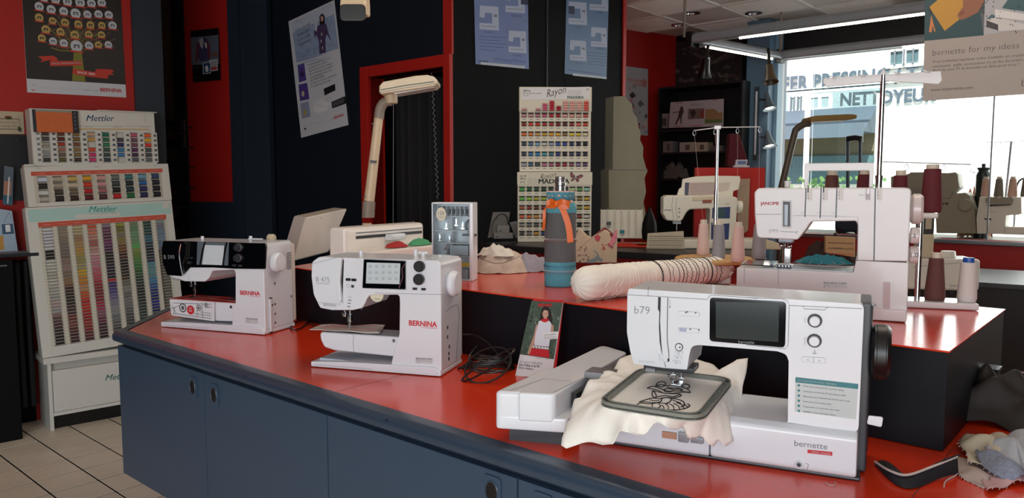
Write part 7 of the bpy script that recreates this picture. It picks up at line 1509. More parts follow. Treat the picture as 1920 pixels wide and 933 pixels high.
# cords and curtain in the doorway
f = Fr(DW.w(0, .14, 0), -40.9)
mb = MB(); h0 = hz if False else DW.f(760, 136)[1]
def curtain(u, v): x = hx0 + .02 + (hx1 - hx0 - .04) * u; return (x, .06 + .03 * sin(u * 46) + .01 * sin(u * 17), .02 + (h0 - .04) * v)
mb.surf(curtain, 110, 6, mat('black_curtain', '#0C0B0E', .8)); one('curtain', mb, f, 'black curtain hanging in the red doorway', 'curtain', wn_=False, angle=80)
CR = mat('grey_cord', '#8E8E92', .6)
mb = MB(); a_ = f.f(738, 148); b_ = f.f(737, 470); mb.tube([(a_[0], 0, a_[1]), (b_[0], 0, b_[1])], .003, CR, n=5); one('pull_cord', mb, f, 'straight pale pull cord at the left of the red doorway', 'cord')
mb = MB(); a_ = f.f(810, 132); b_ = f.f(821, 372); N = 90; mb.tube([(a_[0] + (b_[0] - a_[0]) * t / N + .008 * sin(t * 1.6), .008 * cos(t * 1.6), a_[1] + (b_[1] - a_[1]) * t / N) for t in range(N + 1)], .003, CR, n=5); one('bead_chain', mb, f, 'wavy grey chain at the right of the red doorway', 'chain')
mb = MB()
for c in ((775, 420), (778, 432), (771, 436), (779, 445)): c_ = f.f(*c); mb.tube([(c_[0] + .02 * cos(t), -.0, c_[1] + .02 * sin(t)) for t in [k * pi / 6 for k in range(12)]], .003, CR, closed=True, n=5)
one('wire_ornament', mb, f, 'small white wire ornament hanging low in the doorway', 'ornament')
# ---- ceiling spotlight at the top
f = Fr(PY(668, 30, 2.9), 0)
r = thing('spotlight', f, 'beige spotlight with black face hanging from the ceiling over the counter', 'spotlight')
mb = MB(); mb.pside([(-.06, -.01), (.03, .0), (.03, .04), (.0, .12), (-.03, .12), (-.06, .03)], -.048, .048, LAMPB, bev=.012, r=.01, seg=3); mb.cyl((-.01, .0, .1), (-.02, .0, .2), .028, LAMPB, r1=.035); mb.build('lamp_body', parent=r)
mb = MB(); mb.px(rnd(rect(-.047, .047, -.032, .028), .018), -.07, -.055, BLK, bev=.004); mb.build('lamp_face', parent=r)
mb = MB(); mb.cyl((-.02, 0, .18), (-.02, 0, CEIL - f.o.z), .012, LAMPB); mb.tube([(.01, -.03, .1), (.012, -.035, .04), (.0, -.05, .03)], .002, BLK, n=5); mb.build('mount', parent=r)
# ---- hanging banner
f = Fr(PY(1733, 190, 3.2), -40.9); o_z = f.o.z
q = f.F([(1730, 189), (1737, -70), (2120, -90), (2080, 166)])
BNR = mat('banner_grey', '#A39A94', .55, var=.02)
mb = MB(); mb.px(q, 0, .004, BNR); y = -.0005; P_ = lambda *p: f.f(*C6(*p)); F_ = lambda p: f.F(C6(p))
mb.flat(F_([(70, -200), (60, 358), (580, 308), (552, 110), (590, -10), (600, -200)]), y, col('#2E4A50')); mb.flat(F_([(600, -200), (580, 308), (552, 110)]), y, col('#2E4A50'))
mb.flat(F_([(552, 110), (600, -200), (1300, -200), (1300, 120), (933, 250), (580, 308)]), y, col('#A9A8AC'))
mb.flat(F_([(104, 62), (250, -60), (560, -60), (420, 130), (240, 270)]), y - .0004, col('#B98A3A')); mb.flat(F_([(400, -60), (600, -60), (580, 20), (530, 110), (430, 160), (380, 178), (345, 135), (400, 60)]), y - .0008, col('#8E5E48'), r=.01); mb.flat(F_([(360, 128), (400, 90), (420, 110), (372, 140)]), y - .001, col('#7A4A3A'), r=.004)
mb.flat(F_([(122, 130), (160, 272), (148, 280), (138, 220), (125, 285), (102, 280)]), y - .0006, col('#C07A4A')); mb.stroke(F_([(104, 62), (122, 125)]), .003, y - .0006, INK)
mb.flat(F_([(740, 72), (830, -60), (1300, -60), (1300, 120), (933, 100)]), y - .0004, col('#3A5A60')); mb.flat(F_([(604, 170), (700, 150), (933, 210), (1200, 180), (1200, 250), (720, 272)]), y - .0006, col('#C4C1C0')); mb.flat(F_([(604, 178), (706, 215), (708, 266), (606, 236)]), y - .0008, col('#3E3C3E')); mb.flat(F_([(680, 80), (1100, 150), (1100, 200), (680, 150)]), y - .0007, col('#D2CFCE')); mb.flat(F_([(600, 170), (650, 125), (760, 160), (700, 185)]), y - .0005, col('#4A6A70'))
for k in range(22): x, yy = RNG.uniform(570, 900), RNG.uniform(0, 300); mb.flat(F_([(x, yy), (x + 14, yy - 6), (x + 10, yy + 8)]), y - .0007, INK)
TXI = col('#4A4644')
mb.text('bernette for my ideas', P_(134, 487), P_(890, 420), TXI, y, bold=-.015)
mb.text('Vous souhaitez exprimer votre creativite en cousant des', P_(132, 550), P_(1010, 484), TXI, y); mb.text('vetements, quilts, accessoires ou en les decorant avec', P_(132, 592), P_(1000, 526), TXI, y); mb.text('Alors la serie 70 de bernette est faite pour vous !', P_(132, 626), P_(886, 572), TXI, y)
mb.text('www.mybernette.com', P_(116, 798), P_(486, 775), TXI, y); mb.text('bernette', P_(910, 752), P_(1250, 730), TXI, y, bold=-.01)
for a_ in (10, 360):
    x, z = f.f(1745 + a_, -60); mb.tube([(x, .002, z), (x, .002, CEIL - o_z)], .0012, STEEL, n=4)
one('banner', mb, f, 'large grey advertising banner hanging in front of the window at the top right', 'banner')
# ---- suspended light frame
AL = mat('track_aluminium', '#9A9DA3', .4, metal=.3, var=.04); TUBE = mat('lit_tube', '#FFF6E4', .4, var=0, emit=9)
def track(P, Q, label, lit=(0, 1)):
    P = Vector(P); Q = Vector(Q); d = (Q - P); L_ = d.length; fr_ = Fr(P, math.degrees(atan2(d.y, d.x)))
    r = thing('light_track', fr_, label, 'light', 'suspended light frame')
    b = MB(); b.pside(rnd([(-.05, 0.0), (-.05, .055), (0, .085), (.05, .055), (.05, 0)], .02), .0, L_, AL, bev=.003); b.build('housing', parent=r)
    b = MB(); b.cyl((L_ * lit[0], 0, -.004), (L_ * lit[1], 0, -.004), .009, TUBE, n=12); b.build('tube', parent=r)
    b = MB(); b.box(-.02, .03, -.055, .055, -.03, .09, BLK, bev=.004); b.build('end_block', parent=r); return r
ZT = 2.58
A_ = Pz(1296, 82, ZT); B_ = Pz(1462, 112, ZT); d1_ = Vector((.756, -.655, 0))
track(A_, A_ + d1_ * 2.6, 'long light track crossing in front of the ceiling tiles, nearest side of the suspended frame', (.16, .99))
track(A_ + (B_ - A_) * .04, B_, 'short lit track running back toward the window, left side of the suspended frame', (.12, .9))
track(B_, B_ + d1_ * 2.6, 'far light track along the top of the display window', (.4, .95))
for p, l in ((Pz(1283, 70, ZT + .05), 'thin rod carrying the near left corner of the light frame'), (Pz(1463, 100, ZT + .05), 'thin rod carrying the far corner of the light frame')):
    mb = MB(); mb.cyl((0, 0, 0), (0, 0, CEIL - p.z), .012, mat('rod_beige', '#8A8074', .5)); one('hanging_rod', mb, Fr(p), l, 'rod')
def bell(world, az, tilt, m, label, lit=False, L_=.16):
    fr_ = Fr(world, az, lean=tilt); r = thing('bell_spotlight', fr_, label, 'spotlight', 'bell spotlights')
    b = MB(); b.lathe([(.03, .09), (.034, .05), (.04, .0), (.052, -.045), (.066, -.07), (.060, -.07), (.045, -.04), (.03, .0), (.0, .01)], m, n=28, capb=False, capt=False); b.lathe([(.0, .095), (.03, .09)], m, n=28, capb=False, capt=False); b.build('shade', parent=r)
    b = MB(); b.disc(0, 0, .001, .001, 0, BLK, n=3) if 0 else b.ball((0, 0, -.035), .03, .03, .02, TUBE if lit else mat('reflector_grey', '#6A6A6A', .3)); b.build('bulb', parent=r)
    b = MB(); b.box(-.012, .012, -.012, .012, .085, .085 + L_, BLK, bev=.003); b.build('arm', parent=r); return r
bell(PY(1322, 128, 6.5), 0, -25, BLK, 'black spotlight with bright rim hanging under the near corner of the light frame')
bell(PY(1444, 140, 6.6), 0, 18, mat('bronze_shade', '#5A4A36', .4), 'brown bell spotlight pointing down right at the far corner of the light frame')
for (px_, py_), l in (((1441, 192), 'upper lit bell spotlight on the vertical rail beside the window'), ((1441, 262), 'lower lit bell spotlight on the vertical rail beside the window')):
    w = WW.w(WW.f(px_, py_, -.32)[0], -.32, WW.f(px_, py_, -.32)[1]); fr_ = Fr(w, 20, lean=18); r = thing('bell_spotlight', fr_, l, 'spotlight', 'bell spotlights')
    b = MB(); b.lathe([(.02, .09), (.026, .05), (.036, .0), (.05, -.04), (.07, -.07), (.064, -.07), (.044, -.036), (.03, .0), (.0, .01)], mat('grey_shade', '#5E6B76', .4), n=28, capb=False, capt=False); b.build('shade', parent=r)
    b = MB(); b.ball((0, 0, -.045), .04, .04, .02, TUBE); b.build('bulb', parent=r)
    b = MB(); b.box(-.1, 0, -.006, .006, .02, .032, BLK); b.build('arm', parent=r)
f = Fr(WW.w(0, -.26, 0), -40.9); xr_ = f.f(1420, 200)[0]; mb = MB(); mb.box(xr_ - .02, xr_ + .02, -.03, -.005, f.f(1420, 300)[1], f.f(1420, 163)[1], col('#3A4148')); mb.box(xr_ - .006, xr_ + .012, -.034, -.03, f.f(1420, 290)[1], f.f(1420, 172)[1], mat('bright_rail', '#DCE6EE', .3)); one('spotlight_rail', mb, f, 'vertical metal rail on the blue grey pillar carrying two bell spotlights', 'rail')
# recessed spots
for (px_, py_), l in (((1297, 24), 'recessed ceiling spot nearest the charcoal wall, left of three'), ((1413, 24), 'recessed ceiling spot, right of three'), ((1273, 46), 'recessed ceiling spot farthest back, by the red wall')):
    p = Pz(px_, py_, CEIL - .001); r = thing('recessed_spot', Fr(p), l, 'spotlight', 'recessed ceiling spots'); b = MB(); b.lathe([(.075, 0), (.078, -.006), (.05, -.008), (.045, .01)], CHROME, n=24, capb=False, capt=False); b.lathe([(.0, .008), (.045, .009)], BLK, n=24, capb=False, capt=False); b.build('rim', parent=r); b = MB(); b.ball((0, 0, -.008), .026, .026, .012, mat('bulb_white', '#EDEDED', .3)); b.build('bulb', parent=r)
# ---- mural and shelf unit in the far corner
f = Fr(WW.w(0, -.003, 0), -40.9)
def d_mural(mb, f, y):
    for k in range(70):
        px_ = RNG.uniform(1267, 1385); py_ = RNG.uniform(88, 158); s_ = RNG.uniform(2, 8); mb.flat(f.F([(px_ - s_, py_), (px_, py_ - s_ * .6), (px_ + s_, py_ + 1), (px_, py_ + s_ * .6)]), y - .0002 * (k % 6), col(RNG.choice(['#3A3432', '#4A4440', '#5A4E48', '#2A2426', '#6E625A', '#4A2A2A'])), r=.01)
    mb.stroke(f.F([(1300, 100), (1340, 118), (1385, 98)]), .03, y - .0015, col('#4A4442')); mb.stroke(f.F([(1320, 128), (1370, 96)]), .02, y - .0017, col('#5A5450'))
poster('mural', f, None, [(1265, 78), (1265, 160), (1392, 158), (1392, 72)], mat('mural_dark', '#221E1F', .5), 'dark photo collage panel high in the far corner above the shelf unit', d_mural, cat='mural')
f = Fr(WW.w(0, -.42, 0), -40.9); xa_, xb_ = f.f(1234, 200)[0], f.f(1392, 200)[0]; zt = f.f(1300, 162)[1]
r = thing('shelf_unit', f, 'black shelf unit in the far corner left of the blue grey pillar', 'shelf'); SHB = mat('shelf_black', '#131416', .5)
mb = MB(); mb.box(xa_, xa_ + .02, 0, .4, 0, zt, SHB); mb.box(xb_ - .02, xb_, 0, .4, 0, zt, SHB); mb.box(xa_, xb_, .38, .4, 0, zt, SHB); mb.box(xa_, xb_, 0, .4, zt, zt + .02, SHB); mb.build('carcass', parent=r)
SHZ = []
for py_ in (240, 284, 335): z = f.f(1310, py_)[1]; SHZ.append(z); mb = MB(); mb.box(xa_ + .021, xb_ - .021, .005, .379, z - .02, z, SHB); mb.build('shelf', parent=r)
g = Fr(WW.w(0, -.38, 0), -40.9)
def tri(mb, f, y):
    P_ = lambda p: f.F(D1(p))
    mb.flat(P_([(215, 900), (240, 840), (250, 790), (265, 745), (285, 745), (290, 790), (275, 830), (272, 895), (262, 895), (262, 840), (225, 905)]), y, col('#3A2E2A')); mb.stroke(P_([(192, 800), (250, 790)]), .008, y, col('#3A2E2A')); mb.flat(P_([(330, 765), (470, 760), (468, 850), (328, 858)]), y, col('#6A5A54')); mb.flat(P_([(345, 790), (380, 770), (400, 800), (370, 850)]), y - .0003, col('#2E2624')); mb.flat(P_([(430, 800), (465, 765), (468, 845), (440, 840)]), y - .0003, col('#7A3430'))
    mb.flat(P_([(480, 770), (560, 765), (600, 800), (630, 790), (628, 885), (475, 895)]), y, col('#8E6E4A')); mb.flat(P_([(475, 860), (628, 855), (628, 885), (475, 895)]), y - .0003, col('#5A6A3A'))
    for a_ in (((220, 713), (280, 711)), ((540, 690), (592, 688)), ((215, 918), (285, 915)), ((345, 912), (445, 909))): mb.stroke(P_(a_), .006, y - .0002, col('#A03A3A'))
    mb.stroke(P_([(345, 728), (455, 722)]), .004, y, GREYINK); mb.stroke(P_([(355, 736), (445, 731)]), .004, y, GREYINK)
mb = MB(); q = g.F(D1([(176, 708), (640, 677), (636, 918), (158, 932)])); q = [(x, max(z, SHZ[0] + .002)) for x, z in q]; mb.px(q, -.004, .004, mat('board_mauve', '#A79DA3', .6)); tri(mb, g, -.0046); one('picture_board', mb, g, 'wide pale board with three fashion pictures on the upper shelf', 'picture')
mb = MB(); q = Fr(WW.w(0, -.34, 0), -40.9); qq = q.F([(1236, 214), (1256, 213), (1254, 240), (1236, 241)]); qq = [(x, max(z, SHZ[0] + .002)) for x, z in qq]; mb.px(qq, -.03, .03, col('#8E7A80')); mb.flat(q.F([(1244, 222), (1252, 221), (1252, 236), (1244, 236)]), -.0306, col('#4A4448')); one('card_box', mb, q, 'small pinkish box beside the wide picture board on the upper shelf', 'box')
for (a_, b_, c_, d_), hx, l in (((1243, 265, 1262, 282), '#7A7476', 'small grey photo box on the middle shelf'), ((1274, 267, 1302, 283), '#A39C94', 'white box with a small picture on the middle shelf, left of a pair'), ((1303, 267, 1327, 282), '#A99C88', 'cream box on the middle shelf, right of a pair'), ((1333, 273, 1355, 284), '#5A5452', 'low dark box at the right of the middle shelf')):
    gg = Fr(WW.w(0, -.36, 0), -40.9); qq = gg.F([(a_, b_), (c_, b_), (c_, d_), (a_, d_)]); z0 = SHZ[1] + .002; mb = MB(); mb.box(qq[0][0], qq[1][0], 0, .12, z0, max(qq[0][1], z0 + .04), col(hx), bev=.003); mb.box(qq[0][0] * .6 + qq[1][0] * .4, qq[0][0] * .3 + qq[1][0] * .7, -.001, 0, z0 + .02, max(qq[0][1], z0 + .04) - .025, col('#5A4A46')); one('small_box', mb, gg, l, 'box')
gg = Fr(WW.w(gg.f(1255, 330)[0], -.3, SHZ[2] + .001), -40.9); mb = MB(); heap(mb, 0, .03, 0, .16, .07, .14, mat('clear_bag', '#7E7874', .25, alpha=.55), 9, amp=.7, flat=1.2); one('plastic_bag', mb, gg, 'crumpled clear plastic bag on the lowest shelf', 'bag', wn_=False, angle=60)
# maroon garment cone beside the shelf
gg = Fr(PY(1382, 312, 5.6), 0); mb = MB(); q = gg.F([(1362, 312), (1366, 250), (1385, 252), (1402, 308), (1400, 314)]); mb.px(q, -.03, .05, mat('maroon_cloth', '#56121E', .85, var=.2), bev=.01, r=.02); one('maroon_cloth', mb, gg, 'maroon cloth hanging in front of the shelf unit above the red board', 'cloth')
# red divider board and things at it
rp = PY(1300, 500, 4.35); f = Fr((rp.x, 4.35, 0), 0); zt = f.f(1350, 314)[1]; xb_ = f.f(1434, 350)[0]
mb = MB(); mb.box(0, xb_, 0, .03, RBZ + .001, zt, REDW, bev=.002); one('divider_board', mb, f, 'red divider board behind the cream sewing machine on the rear bench', 'board')
mb = MB(); g = Fr((rp.x, 4.31, 0), 0); q = g.F(B6([(655, 278), (718, 276), (708, 558), (650, 600)])); mb.px(q, 0, .012, mat('beige_board', '#A28C78', .7), bev=.001); one('beige_panel', mb, g, 'beige card panel leaning against the red divider board', 'panel')
g = Fr((xb_ + rp.x - .0, 4.30, 0), 0); mb = MB(); q = g.F([(1436, 327), (1466, 330), (1474, 352), (1436, 352)]); mb.px(q, 0, .2, mat('olive_box', '#6E6650', .6), bev=.006); 
w = f.w(f.f(1391, 309)[0], .015, zt); mb2 = MB(); mb2.box(-.045, .045, -.015, .015, .0008, .012, mat('device_white', '#B5B3BC', .4), bev=.003); mb2.px([(-.035, .012), (.03, .012), (.035, .045), (-.03, .045)], -.01, .01, mat('device_white', '#B5B3BC', .4), bev=.003); mb2.flat([(-.025, .018), (.024, .018), (.027, .038), (-.023, .038)], -.0105, col('#5A6A92')); one('desk_device', mb2, Fr(w, 0), 'small white device with a blue screen on top of the red divider board', 'device')
# cream sewing machine on the rear bench
p = Pz(1300, 476, RBZ); JBf = Fr((PY(1400, 470, 3.95).x, 3.95, RBZ), -6); f = JBf
r = thing('sewing_machine', f, 'cream sewing machine with raised lid, on the rear bench before the red divider board', 'sewing machine')
CP = WH2
mb = MB(); o = f.F(B6([(262, 368), (243, 382), (243, 470), (262, 505), (335, 512), (350, 500), (372, 460), (390, 445), (500, 440), (498, 500), (495, 615), (610, 615), (640, 590), (650, 380), (610, 368)])); o = [(x, max(z, .03)) for x, z in o]; mb.px(o, 0, .16, CP, bev=.008, r=.012, seg=3)
yf = -.0008; mb.stroke(f.F(B6([(298, 372), (290, 420), (300, 500)])), .0015, yf, SEAM); mb.stroke(f.F(B6([(318, 380), (312, 430), (322, 500)])), .0015, yf, SEAM); mb.text('JANOME', f.f(*B6(250, 450)), f.f(*B6(288, 452)), BLS, yf, bold=.02); mb.text('11000', f.f(*B6(580, 418)), f.f(*B6(606, 416)), GREYINK, yf)
for p_ in ((330, 440), (332, 460), (330, 485)): c = f.f(*B6(*p_)); mb.disc(c[0], c[1], .005, .004, yf, GREYINK, n=8)
mb.build('machine_body', parent=r)
mb = MB(); o = f.F(B6([(315, 372), (330, 330), (342, 325), (348, 278), (420, 264), (520, 260), (662, 262), (664, 282), (655, 335), (625, 345), (622, 378)]), .1); mb.px(o, .09, .11, CP, bev=.005, r=.008); q = f.F(B6([(362, 298), (540, 294), (538, 362), (360, 370)]), .09); mb.flat(q, .0892, mat('chart_pink', '#B9A6A0', .6)); q = f.F(B6([(362, 298), (385, 297), (380, 370), (360, 370)]), .09); mb.flat(q, .0888, col('#4A4A5E'))
for k in range(6): mb.stroke([f.f(*B6(392, 308 + k * 10), .09), f.f(*B6(530, 304 + k * 10), .09)], .0016, .0888, col('#7A6A6E'))
q = f.F(B6([(548, 300), (610, 295), (600, 340), (545, 350)]), .09); mb.flat(q, .0888, col('#C6B9AC')); mb.build('open_lid', parent=r)
mb = MB(); q = f.F(B6([(512, 435), (610, 430), (606, 492), (510, 492)])); mb.px(q, -.004, .001, col('#27386A'), bev=.001); q = f.F(B6([(525, 442), (582, 438), (580, 488), (524, 490)])); mb.flat(q, -.0045, col('#2E4A4E')); q = f.F(B6([(506, 515), (606, 510), (600, 608), (504, 608)])); mb.px(q, -.003, .001, col('#27386A'), bev=.001); q = f.F(B6([(515, 505), (606, 500), (606, 520), (512, 528)])); mb.px(q, -.005, .001, CP, bev=.001); mb.build('display_panel', parent=r)
mb = MB(); c = f.f(*B6(655, 430), .08); mb.cyl((c[0] - .01, .08, c[1]), (c[0] + .018, .08, c[1]), .032, CP, bev=.004, n=28); mb.build('handwheel', parent=r)
mb = MB(); q = f.F(B6([(400, 375), (540, 372), (538, 392), (402, 396)])); mb.px(q, -.003, .01, BEIGE, bev=.001); q = f.F(B6([(458, 392), (508, 391), (508, 408), (458, 410)])); mb.flat(q, -.004, col('#8E4A38')); mb.build('thread_tray', parent=r)
mb = MB(); x, z = f.f(*B6(318, 512), .05); mb.box(x - .02, x + .02, .03, .08, z - .01, z + .004, STEEL); mb.cyl((x, .05, z), (x, .05, .07), .003, CHROME); mb.box(x - .01, x + .01, .03, .06, .062, .066, CHROME); mb.build('needle_bar', parent=r)
mb = MB(); x0, _ = f.f(*B6(225, 600)); x1, _ = f.f(*B6(888, 640)); mb.box(x0 + .12, f.f(*B6(800, 640))[0], -.02, .18, .001, .05, CP, bev=.008); mb.px([(f.f(*B6(800, 640))[0], .001), (f.f(*B6(888, 640))[0], .001), (f.f(*B6(870, 610))[0], .035), (f.f(*B6(800, 610))[0], .055)], -.02, .1, BEIGE, bev=.006); mb.build('machine_base', parent=r)
# stitched sample on it
q = [f.g(*B6(155, 640), .055), f.g(*B6(180, 572), .055)]
g = Fr(f.w(0, -.03, 0), -6); mb = MB(); qq = g.F(B6([(158, 575), (355, 562), (358, 668), (352, 672), (152, 668)])); qq = [(x, max(z, .002)) for x, z in qq]; SMP = mat('sample_cloth', '#BFB39E', .85)
mb.px(qq, -.004, .004, SMP, bev=.001, r=.004); (xa_, za_), (xb_, zb_) = g.f(*B6(165, 590)), g.f(*B6(350, 655))
for k in range(6):
    zz = za_ + (max(zb_, .01) - za_) * k / 5; pts = [(xa_ + (xb_ - xa_) * t / 40, zz + (.0015 if t % 2 else -.0015) * (k % 3)) for t in range(41)]; mb.stroke(pts, .0014 if k % 2 else .0022, -.0046, BT)
for k in range(26): x = xa_ - .01 + (xb_ - xa_ + .02) * k / 25; mb.ball((x, 0, .004), .004, .004, .004, SMP, n=6)
one('stitch_sample', mb, g, 'cream cloth sample with dark stitch rows draped over the cream sewing machine base', 'cloth')
# white slotted tray, dark vase, red felt, greyboard stand
f = Fr(Pz(1128, 446, RBZ), -6); q = f.F(B3([(812, 522), (820, 328), (1098, 322), (1085, 522)])); x0 = min(q[0][0], q[1][0]); x1 = max(q[2][0], q[3][0]); zt = (q[1][1] + q[2][1]) / 2
r = thing('slotted_tray', f, 'white upright slotted tray leaning on the greyboard stand', 'tray'); mb = MB(); f_ = Matrix.Rotation(radians(-12), 4, 'X')
mb.box(x0, x1, .03, .036, .002, zt, WH2, bev=.001, M=f_); mb.box(x0, x1, -.0, .036, .002, .012, WH2, M=f_)
mb.build('tray_back', parent=r)
for k in range(7): mb = MB(); x = x0 + (x1 - x0) * k / 6; mb.box(x - .002, x + .002, .0, .0295, .013, zt, WH2, bev=.0005, M=f_); mb.build('divider', parent=r)
for a_, hx, l in ((970, '#2E8A9A', 'teal thread reel in the white slotted tray'), (880, '#5A6468', 'grey reel high in the white slotted tray')):
    c = f.f(*B3(a_, 485 if a_ > 900 else 430), .02); mb = MB(); mb.cyl((c[0] - .012, 0, 0), (c[0] - .012, 0, .028), .0125, CAPM); mb.cyl((c[0] - .012, 0, .004), (c[0] - .012, 0, .024), .0135, col(hx)); one('thread_reel', mb, Fr(f.w(0, .012 + max(c[1] - .01, .012) * .2, max(c[1] - .01, .015)), -6), l, 'thread reel')
f = Fr(Pz(1217, 449, RBZ), 0); mb = MB(); zt = f.f(1217, 388)[1]; mb.lathe([(.034, .001), (.042, .01), (.046, .05), (.042, zt * .5), (.026, zt * .75), (.011, zt * .9), (.009, zt)], mat('black_vase', '#0D0B0C', .65, spec=.2), n=28); one('vase', mb, f, 'black bottle shaped vase on the rear bench', 'vase')
f = Fr(Pz(1185, 462, RBZ), -10); mb = MB(); heap(mb, 0, 0, 0, .16, .06, .018, mat('red_felt', '#A8281A', .9, var=.08), 4, amp=.4, flat=1.2); c = (.03, -.02); one('red_felt', mb, f, 'piece of red felt lying on the rear bench beside the stitched sample', 'cloth', wn_=False, angle=80)
mb = MB(); mb.lathe([(.03, .0), (.032, .003), (.0, .005)], mat('mustard_patch', '#B07A2A', .7), n=20, capt=False); one('felt_patch', mb, Fr(f.w(.05, -.02, .019), 0), 'small mustard oval patch on the red felt', 'patch')
f = PY(1145, 440, 5.1); f = Fr((f.x, f.y, RBZ + .001), 20)
mb = MB(); q = f.F(B2([(752, 1130), (750, 850), (770, 845), (775, 482), (830, 480), (868, 520), (872, 560), (890, 580), (902, 640), (912, 660), (908, 700), (925, 735), (922, 780), (938, 840), (947, 850), (930, 890), (938, 960), (925, 1010), (935, 1060), (935, 1130)])); q = [(x, max(z, 0)) for x, z in q]; mb.px(q, 0, .12, CARD, bev=.003); q = f.F(B2([(752, 848), (946, 850)])); mb.stroke(q, .004, -.0006, SEAM); one('display_stand', mb, f, 'grey board display stand with a wavy right edge by the charcoal wall', 'stand')
# small dark boxes left of the rayon racks
f = Fr(Pz(935, 447, RBZ), 10); mb = MB(); q = f.F(B3([(60, 530), (95, 352), (212, 350), (192, 500)])); q = [(x, max(z, .001)) for x, z in q]; mb.px(q, .05, .055, mat('card_grey', '#77736E', .6)); one('card_backing', mb, f, 'grey display card leaning behind two white packets on the rear bench', 'card')
mb = MB(); pts = [f.f(*B3(*p), .04) for p in ((80, 520), (78, 440), (110, 380), (150, 362), (180, 385), (188, 430))]; mb.tube([(a_, .03, b_) for a_, b_ in pts], .003, BLK, sm=6, n=6); one('looped_cord', mb, f, 'black cord looped in front of the grey display card', 'cord')
for (a_, b_, c_, d_), l in (((112, 438, 195, 480), 'upper white packet before the grey display card'), ((92, 485, 220, 528), 'lower white packet before the grey display card')):
    q = f.F(B3([(a_, b_), (c_, b_), (c_, d_), (a_, d_)])); z0 = max(q[3][1], .001) if b_ > 450 else .0365; z1 = max(q[0][1], z0 + .03); mb = MB(); mb.box(q[0][0], q[1][0], -.02, .025, z0, min(z1, z0 + .035) if b_ > 450 else z1, col('#8E8C88'), bev=.002); mb.stroke([(q[0][0] + .01, z0 + .012), (q[0][0] + .03, z0 + .012)], .004, -.0206, INK); one('packet', mb, f, l, 'packet')
f2 = Fr(f.w(f.f(*B3(230, 480))[0], .0, 0), 10); mb = MB(); q = f2.F(B3([(200, 420), (255, 408), (255, 520), (240, 522)])); mb.px([(x, max(z, .001)) for x, z in q], 0, .01, col('#8A8884')); 
for k in range(5): mb.stroke(f2.F(B3([(210 + k * 9, 425), (232 + k * 5, 515)])), .002, -.0004, INK)
one('striped_leaflet', mb, f2, 'black and white striped leaflet left of the rayon racks', 'leaflet')
# ---- right side: bernette machine box, things in the display window
p = Pz(1790, 545, .80); f = Fr((p.x, 4.55, .80), -12)
x0, x1 = f.f(1640, 520)[0], f.f(1838, 520)[0]; zt = f.f(1780, 485)[1]
r = thing('overlock_machine', f, 'low white machine behind the brown and white thread cones at the right', 'sewing machine'); mb = MB(); mb.box(x0, x1, 0, .25, .001, zt, WARMWH, bev=.02, seg=3); mb.text('bernette', f.f(*B8(365, 720)), f.f(*B8(455, 722)), GREYINK, -.0006, bold=-.01); q = f.F(B8([(366, 735), (382, 735), (382, 752), (366, 752)])); mb.flat(q, -.0006, DARKP); mb.stroke(f.F(B8([(185, 622), (440, 600)])), .002, -.0006, SEAM); mb.build('machine_body', parent=r)
mb = MB(); x = f.f(*B8(357, 560), .1)[0]; mb.cyl((x, .1, zt), (x, .1, zt + .04), .045, WARMWH, r1=.04, bev=.004); mb.build('dial', parent=r)
mb = MB(); x0, x1 = f.f(*B8(240, 500))[0], f.f(*B8(297, 500))[0]; mb.box(x0, x1, .03, .2, zt, f.f(*B8(270, 465))[1], BEIGE, bev=.006); mb.build('column', parent=r)
mb = MB(); mb.box(x0, x1, .04, .18, f.f(*B8(270, 465))[1], f.f(*B8(270, 385))[1], mat('vent_grey', '#2E2E30', .5), bev=.004)
for k in range(9): z = f.f(*B8(270, 440 - k * 6))[1]; mb.box(x0 + .05, x1 - .05, .038, .0395, z, z + .006, BEIGE)
mb.build('vent_block', parent=r)
ZP = wz0 - .018
f = Fr(WW.w(0, .42, ZP), -40.9)
GB = mat('grey_beige_plastic', '#8F8672', .5, var=.04)
r = thing('sewing_machine', f, 'large grey beige sewing machine in the display window, seen from its back right corner', 'sewing machine')
mb = MB(); q = f.F(D7([(305, 825), (300, 700), (345, 520), (420, 525), (450, 478), (560, 470), (600, 500), (640, 620), (660, 830)])); mb.px([(x, max(z, .001)) for x, z in q], 0, .25, GB, bev=.012, r=.01); mb.build('machine_body', parent=r)
mb = MB(); q = f.F(D7([(-100, 330), (60, 305), (70, 292), (180, 290), (400, 298), (470, 290), (490, 310), (495, 370), (505, 430), (440, 480), (430, 520), (340, 530), (-100, 530)])); mb.px(q, .02, .22, GB, bev=.015, r=.015); mb.stroke(f.F(D7([(340, 525), (430, 522)])), .004, .0194, SEAM); mb.build('machine_head', parent=r)
mb = MB(); c = f.f(*D7(560, 578)); mb.cyl((c[0], -.02, c[1]), (c[0], .02, c[1]), .058, GB, bev=.008, n=28); mb.build('handwheel', parent=r)
mb = MB()
for k in range(10): q = f.F(D7([(90 + k * 8, 425), (92 + k * 8, 475)]), .02); mb.stroke(q, .002, .0185, SEAM)
mb.build('ventilation', parent=r); mb = MB(); c = f.f(*D7(398, 567)); mb.disc(c[0], c[1], .012, .01, -.0006, BLK, n=10); c = f.f(*D7(370, 567)); mb.disc(c[0], c[1], .01, .008, -.0006, BLK, n=10); mb.build('socket', parent=r)
